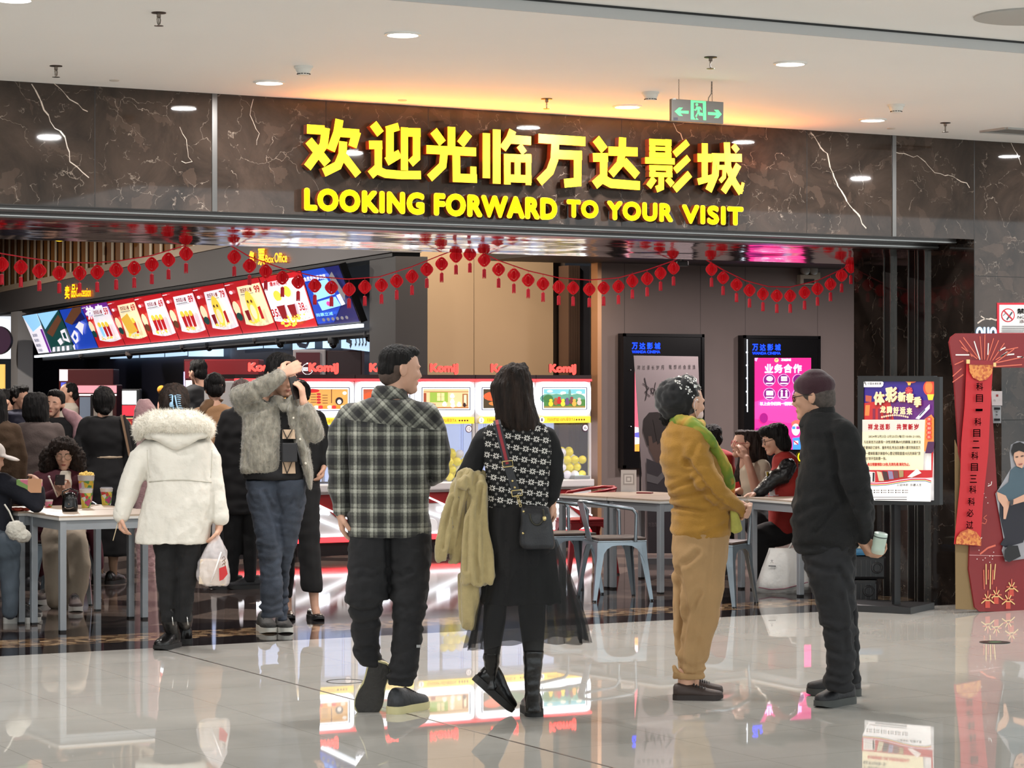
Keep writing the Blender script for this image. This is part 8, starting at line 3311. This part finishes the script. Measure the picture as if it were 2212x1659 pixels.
# grey jumper from behind
P = Person('person from behind in a grey-brown jumper with dark bobbed hair', 86, 18.7)
P.head(78, 878, 58, 178, 0)
P.hair([P.S((848, 62, 94, 0, 14), (858, 52, 102, 0, 26), (880, 48, 105, 0, 30), (900, 49, 106, -2, 28), (914, 58, 106, -4, 20))])
P.add('jumper', [P.S((906, 64, 98, 0, 20), (918, 46, 118, 0, 30), (945, 40, 132, 0, 36), (1020, 40, 136, 0, 40), (1110, 44, 134, 0, 40)), P.T((50, 930, 0, 18), (40, 980, 0, 16), (44, 1040, -6, 13)), P.T((120, 930, 0, 18), (134, 980, 0, 16), (130, 1040, -6, 13))], M((84, 72, 68), .9, bump=(80, .4, .004)), VC, 3, FC)
lower(P, ((48, 86, 0), (92, 130, 0)), 1105, M_BLKP, 1274, (0, 1, 0))
P.finish(VB)

# brown coat at the left edge
P = Person('person in a brown coat with long dark hair at the left edge', -5, 18.0)
P.head(-14, 872, 60, 150, 0)
P.hair([P.S((840, -32, 4, 0, 16), (856, -42, 12, 0, 28), (890, -44, 16, 0, 30), (940, -42, 18, -4, 26), (960, -36, 12, -8, 14))], M_HAIR)
P.add('coat', [P.S((908, -36, 16, 0, 22), (922, -50, 34, 0, 32), (960, -56, 46, 0, 40), (1020, -58, 50, 0, 42), (1150, -56, 48, 0, 42)), P.T((28, 930, 0, 18), (44, 985, 0, 17), (44, 1050, -4, 14))], M((66, 46, 26), .9, bump=(60, .4, .005)), VC, 3, FC)
lower(P, ((-46, -4, 0), (0, 42, 0)), 1140, M_BLKP, 1291, (0, 1, 0))
P.finish(VB)

# far queue on the left
P = Person('person with tousled dark hair and navy jacket far back on the left', 40, 24)
P.head(44, 862, 50, 60, 5)
P.hair(hp(P.Hm, *short_hair(top=.2)), M_HAIR)
P.add('jacket', [P.S((884, 26, 56, 0, 16), (894, 12, 66, 0, 26), (950, 10, 70, 0, 30), (1040, 14, 68, 0, 30))], M((34, 34, 52), .8), VC, 2, FC)
lower(P, ((14, 38, 0), (42, 66, 0)), 1030, M_BLKP, 1177, (1, 0, 0))
P.finish(VB)
P = Person('person with dark hair at the far left, only the head showing', 14, 27)
P.head(14, 868, 46, 120, 5)
P.hair(hp(P.Hm, *short_hair(top=.2)), M_HAIR)
P.add('jacket', [P.S((886, 0, 28, 0, 14), (896, -10, 36, 0, 24), (1030, -8, 36, 0, 26))], M((30, 28, 34), .85), VC, 2, FC)
P.body.append(P.T((14, 876, 0, 8), (14, 1000, 0, 8)))
lower(P, ((-8, 12, 0), (14, 36, 0)), 1020, M_BLKP, 1139, (0, 1, 0))
P.finish(VB)
P = Person('person with dark tied hair and pale top by the drinks machine', 150, 28)
P.head(146, 850, 44, -62, 4)
P.face()
P.hair(hp(P.Hm, ('E', 0, .12, .18, .38, .42, .36), ('E', 0, .3, -.1, .28, .26, .3)), M_HAIR)
P.add('top', [P.S((870, 134, 162, 0, 13), (880, 124, 170, 0, 20), (940, 122, 172, 0, 24), (1010, 126, 170, 0, 24))], M((190, 180, 166), .85), VC, 2, FC)
lower(P, ((126, 146, 0), (150, 170, 0)), 1000, M_BLKP, 1128, (-1, 0, 0))
P.finish(VB)

# queue in the middle
P = Person('person with short dark hair and black jacket in front of the lit price list', 428, 24.2)
P.head(427, 806, 52, -140, 6)
P.hair(hp(P.Hm, *short_hair(top=.1)), M_HAIR)
P.add('jacket', [P.S((830, 412, 442, 0, 15), (842, 398, 458, 0, 26), (900, 394, 462, 0, 32), (990, 398, 460, 0, 32)), P.T((400, 850, 0, 15), (394, 900, 0, 14), (404, 945, -6, 11))], M((18, 18, 22), .8), VC, 3, FC)
lower(P, ((400, 428, 0), (432, 460, 0)), 980, M_BLKP, 1174, (-.6, 1, 0))
P.finish(VB)
P = Person('person from behind in a tan jacket with dark hair', 462, 20.0)
P.head(464, 842, 58, -165, 4)
P.hair(hp(P.Hm, *short_hair(top=.25)) + [P.E(464, 832, 0, 24, 25, 26)], M_HAIR)
M_TAN2 = M((150, 112, 78), .85, bump=(60, .4, .005))
P.add('jacket', [P.S((872, 444, 488, 0, 18), (884, 426, 500, 0, 28), (920, 420, 504, 0, 34), (1000, 422, 504, 0, 36), (1060, 424, 502, 0, 36)), P.T((430, 895, 0, 17), (420, 945, 0, 16), (428, 1000, -6, 13)), P.T((496, 895, 0, 17), (506, 945, 0, 16), (500, 1000, -6, 13))], M_TAN2, VC, 3, FC)
P.add('collar', [P.S((862, 444, 486, 0, 19), (878, 430, 470, 0, 26), (896, 432, 452, -8, 22))], M((104, 76, 50), .85), VC, 2, FC, core=False)
lower(P, ((426, 460, 0), (464, 500, 0)), 1055, M_BLKP, 1246, (0, 1, 0))
P.finish(VB)
P = Person('person from behind in a long black coat next to the phoning one', 518, 18.8)
P.head(522, 850, 56, 178, 0)
P.hair([P.E(522, 847, 0, 24, 30, 31), P.E(522, 862, 2, 23, 18, 26)], M((52, 26, 22), .65))
P.add('coat', [P.S((876, 506, 540, 0, 18), (888, 488, 556, 0, 28), (930, 478, 564, 0, 36), (1040, 478, 562, 0, 38), (1110, 482, 560, 0, 38)), P.T((492, 900, 0, 18), (478, 960, 0, 17), (480, 1020, -4, 14)), P.T((552, 900, 0, 18), (566, 960, 0, 17), (562, 1020, -4, 14))], M_DRS, VC, 3, FC)
lower(P, ((480, 520, 0), (522, 558, 0)), 1100, M_BLK, 1270, (-.9, -.25, 0))
P.finish(VB)
P = Person('person in black with wide trousers and bare ankles, behind the phoning one', 655, 16.35)
P.head(645, 852, 64, -24, 4)
P.hair([P.E(646, 846, 4, 26, 28, 28), P.E(640, 868, 12, 24, 26, 22)])
P.add('top', [P.S((882, 624, 676, 0, 20), (895, 606, 694, 0, 30), (960, 604, 694, 0, 36), (1060, 602, 692, 0, 36)), P.T((684, 904, 0, 20), (700, 945, 0, 19), (700, 995, -8, 16)), P.T((612, 904, 0, 20), (600, 950, 0, 18), (604, 1000, -6, 15))], M_DRS, VC, 3, FC)
P.hand(P.L(699, 1004, -10), (-.1, -.2, -1), (-1, -.2, 0), -1, .8, .17, arm=P.L(700, 992, -8))
P.add('trousers', [P.S((1050, 640, 692, -4, 32), (1120, 642, 690, -8, 30), (1181, 645, 691, -10, 27), (1240, 648, 695, -12, 26), (1279, 650, 697, -12, 26)), P.S((1050, 600, 652, 6, 32), (1180, 602, 640, 20, 27), (1290, 604, 632, 26, 22))], M_DRS, VC, 3, FC)
P.body += [P.T((677, 1270, -12, 12), (680, 1310, -12, 9), (684, 1326, -14, 9)), P.T((618, 1280, 24, 12), (622, 1318, 24, 9), (624, 1330, 24, 9))]
for hx, hy, tx, ty in ((670, 1334, 698, 1340), (620, 1332, 632, 1342)):
    h_ = P.flo(hx, hy)
    P.shoe(h_, P.flo(tx, ty) - h_ + Vector((0, -.06, 0)), L=.23, wd=.08, h=.045, upper=M_LEA, sole=M_RUB, st_=.02, style='pump')
P.finish(VB)

# people at the right tables
P = Person('laughing person with long dark hair and glasses, hand on the cheek', 1622, 20.0)
P.head(1606, 960, 60, -78, -6)
P.face()
specs(P, M((200, 90, 90), .3, .3))
P.hair(hp(P.Hm, ('E', 0, .14, .20, .37, .42, .34), ('E', 0, -.12, .40, .26, .26, .12)) + [P.S((930, 1606, 1640, 4, 22), (960, 1614, 1656, 4, 26), (1000, 1618, 1660, 4, 26), (1040, 1616, 1660, 4, 22)), P.T((1606, 985, 20, 10), (1598, 1030, 16, 13), (1600, 1062, 10, 12))], M_HAIRB)
P.add('top', [P.S((1000, 1604, 1648, 0, 20), (1015, 1598, 1660, 0, 30), (1050, 1600, 1664, 0, 34), (1110, 1602, 1666, 0, 34)), P.T((1646, 1010, -20, 19), (1644, 1036, -30, 16))], M((196, 182, 160), .85), VC, 3, FC)
P.body += [P.T((1644, 1034, -30, 12), (1634, 1062, -36, 11)), P.T((1634, 1062, -36, 11), (1622, 1018, -44, 9), (1613, 990, -42, 8)), P.T((1640, 1040, 20, 12), (1615, 1064, 0, 10), (1596, 1060, -10, 8))]
P.hand(P.L(1613, 992, -42), (-.3, .3, 1), (-.6, 1, 0), 1, .25, .165)
P.hand(P.L(1597, 1060, -10), (-1, -.2, .15), (0, 0, -1), 1, .6, .16)
P.add('skirt', [P.T((1640, 1120, 0, 34), (1634, 1130, -60, 30)), P.S((1120, 1612, 1672, -60, 26), (1180, 1618, 1672, -62, 26), (1262, 1624, 1670, -62, 24))], M_DRS, VC, 3, FC)
P.finish(.008)
t = Px('red_envelope', 'small red paper held over the table by the laughing person', 'paper', 1592, 19.4, HC - (1056 - HY) / F * 19.4)
mb = MB(M((196, 44, 44), .5))
mb.prism([t.L(1583, 1044, 0), t.L(1596, 1040, 6), t.L(1600, 1052, 6), t.L(1586, 1057, 0)], (0, .002, 0))
t.raw('sheet', mb, False)
P = Person('person in a red vest with black bobbed hair and glasses at the right table', 1690, 19.15)
P.head(1672, 950, 62, -84, 14)
P.face()
specs(P, M((30, 28, 28), .3))
P.hair(hp(P.Hm, ('E', 0, .12, .22, .42, .46, .36), ('E', 0, -.20, .36, .33, .28, .20), ('E', 0, .30, -.15, .36, .28, .40), ('E', .33, .16, -.10, .10, .20, .34), ('E', -.33, .16, -.10, .10, .20, .34)), M_HAIR)
P.add('vest', [P.S((974, 1684, 1708, 0, 18), (988, 1670, 1722, 0, 32), (1030, 1662, 1728, 0, 38), (1090, 1660, 1726, 0, 40), (1152, 1660, 1718, 0, 40))], M((150, 32, 24), .8, bump=(40, .4, .006)), VC, 3, FC, label='bright red vest')
P.add('sleeve', [P.T((1702, 1008, -36, 19), (1690, 1028, -44, 20), (1672, 1034, -48, 18)), P.T((1674, 1032, -48, 18), (1652, 1054, -52, 15), (1640, 1064, -52, 13))], M((18, 18, 20), .35, bump=(20, .6, .01)), .010, 2, ((40, 40, 60, .006),))
P.hand(P.L(1636, 1066, -52), (-1, 0, -.1), (0, 0, -1), 1, .5, .16, arm=P.L(1646, 1062, -52))
P.add('trousers', [P.T((1690, 1150, -10, 30), (1640, 1158, -20, 26)), P.T((1640, 1160, -20, 24), (1642, 1230, -20, 20), (1642, 1252, -20, 18)), P.T((1690, 1150, 20, 30), (1650, 1158, 24, 26), (1650, 1250, 24, 18))], M_DRS, VC, 3, FC)
P.finish(.008)
chair('dark metal chair under the person in the red vest', flx(1700, 19.25), math.radians(150), M_CDARK, M_CDARK)
P = Person('person with short dark hair and red top behind the green scarf', 1548, 20.3)
P.head(1538, 948, 54, -150, 4)
P.hair(hp(P.Hm, *short_hair(top=.15)), M_HAIR)
P.add('top', [P.S((970, 1528, 1566, 0, 16), (982, 1516, 1586, 0, 28), (1030, 1514, 1592, 0, 34), (1110, 1516, 1590, 0, 34))], M((150, 30, 26), .8), VC, 3, FC)
lower(P, ((1518, 1550, 0), (1556, 1588, 0)), 1105, M_DRS, 1239, (0, 1, 0))
P.finish(VB)
# pale pink plush behind the clipped hair
t = Px('pink_plush', 'pale pink fluffy cushion-like toy rising left of the clipped hair', 'plush toy', 312, 20.5, 0)
t.add('plush', [t.S((862, 300, 322, 0, 10), (880, 292, 336, 0, 20), (920, 286, 344, 0, 24), (1000, 288, 344, 0, 26), (1100, 290, 344, 0, 24), (1240, 296, 336, 0, 18))], M((172, 138, 140), .95, sheen=.3, bump=(60, .6, .008)), VC, 3, ((30, 30, 30, .008),), core=False)
mb = MB(M((120, 84, 86), .8))
mb.ball(t.L(322, 895, -22), (.02, .01, .016), 8, 5)
t.raw('nose', mb)
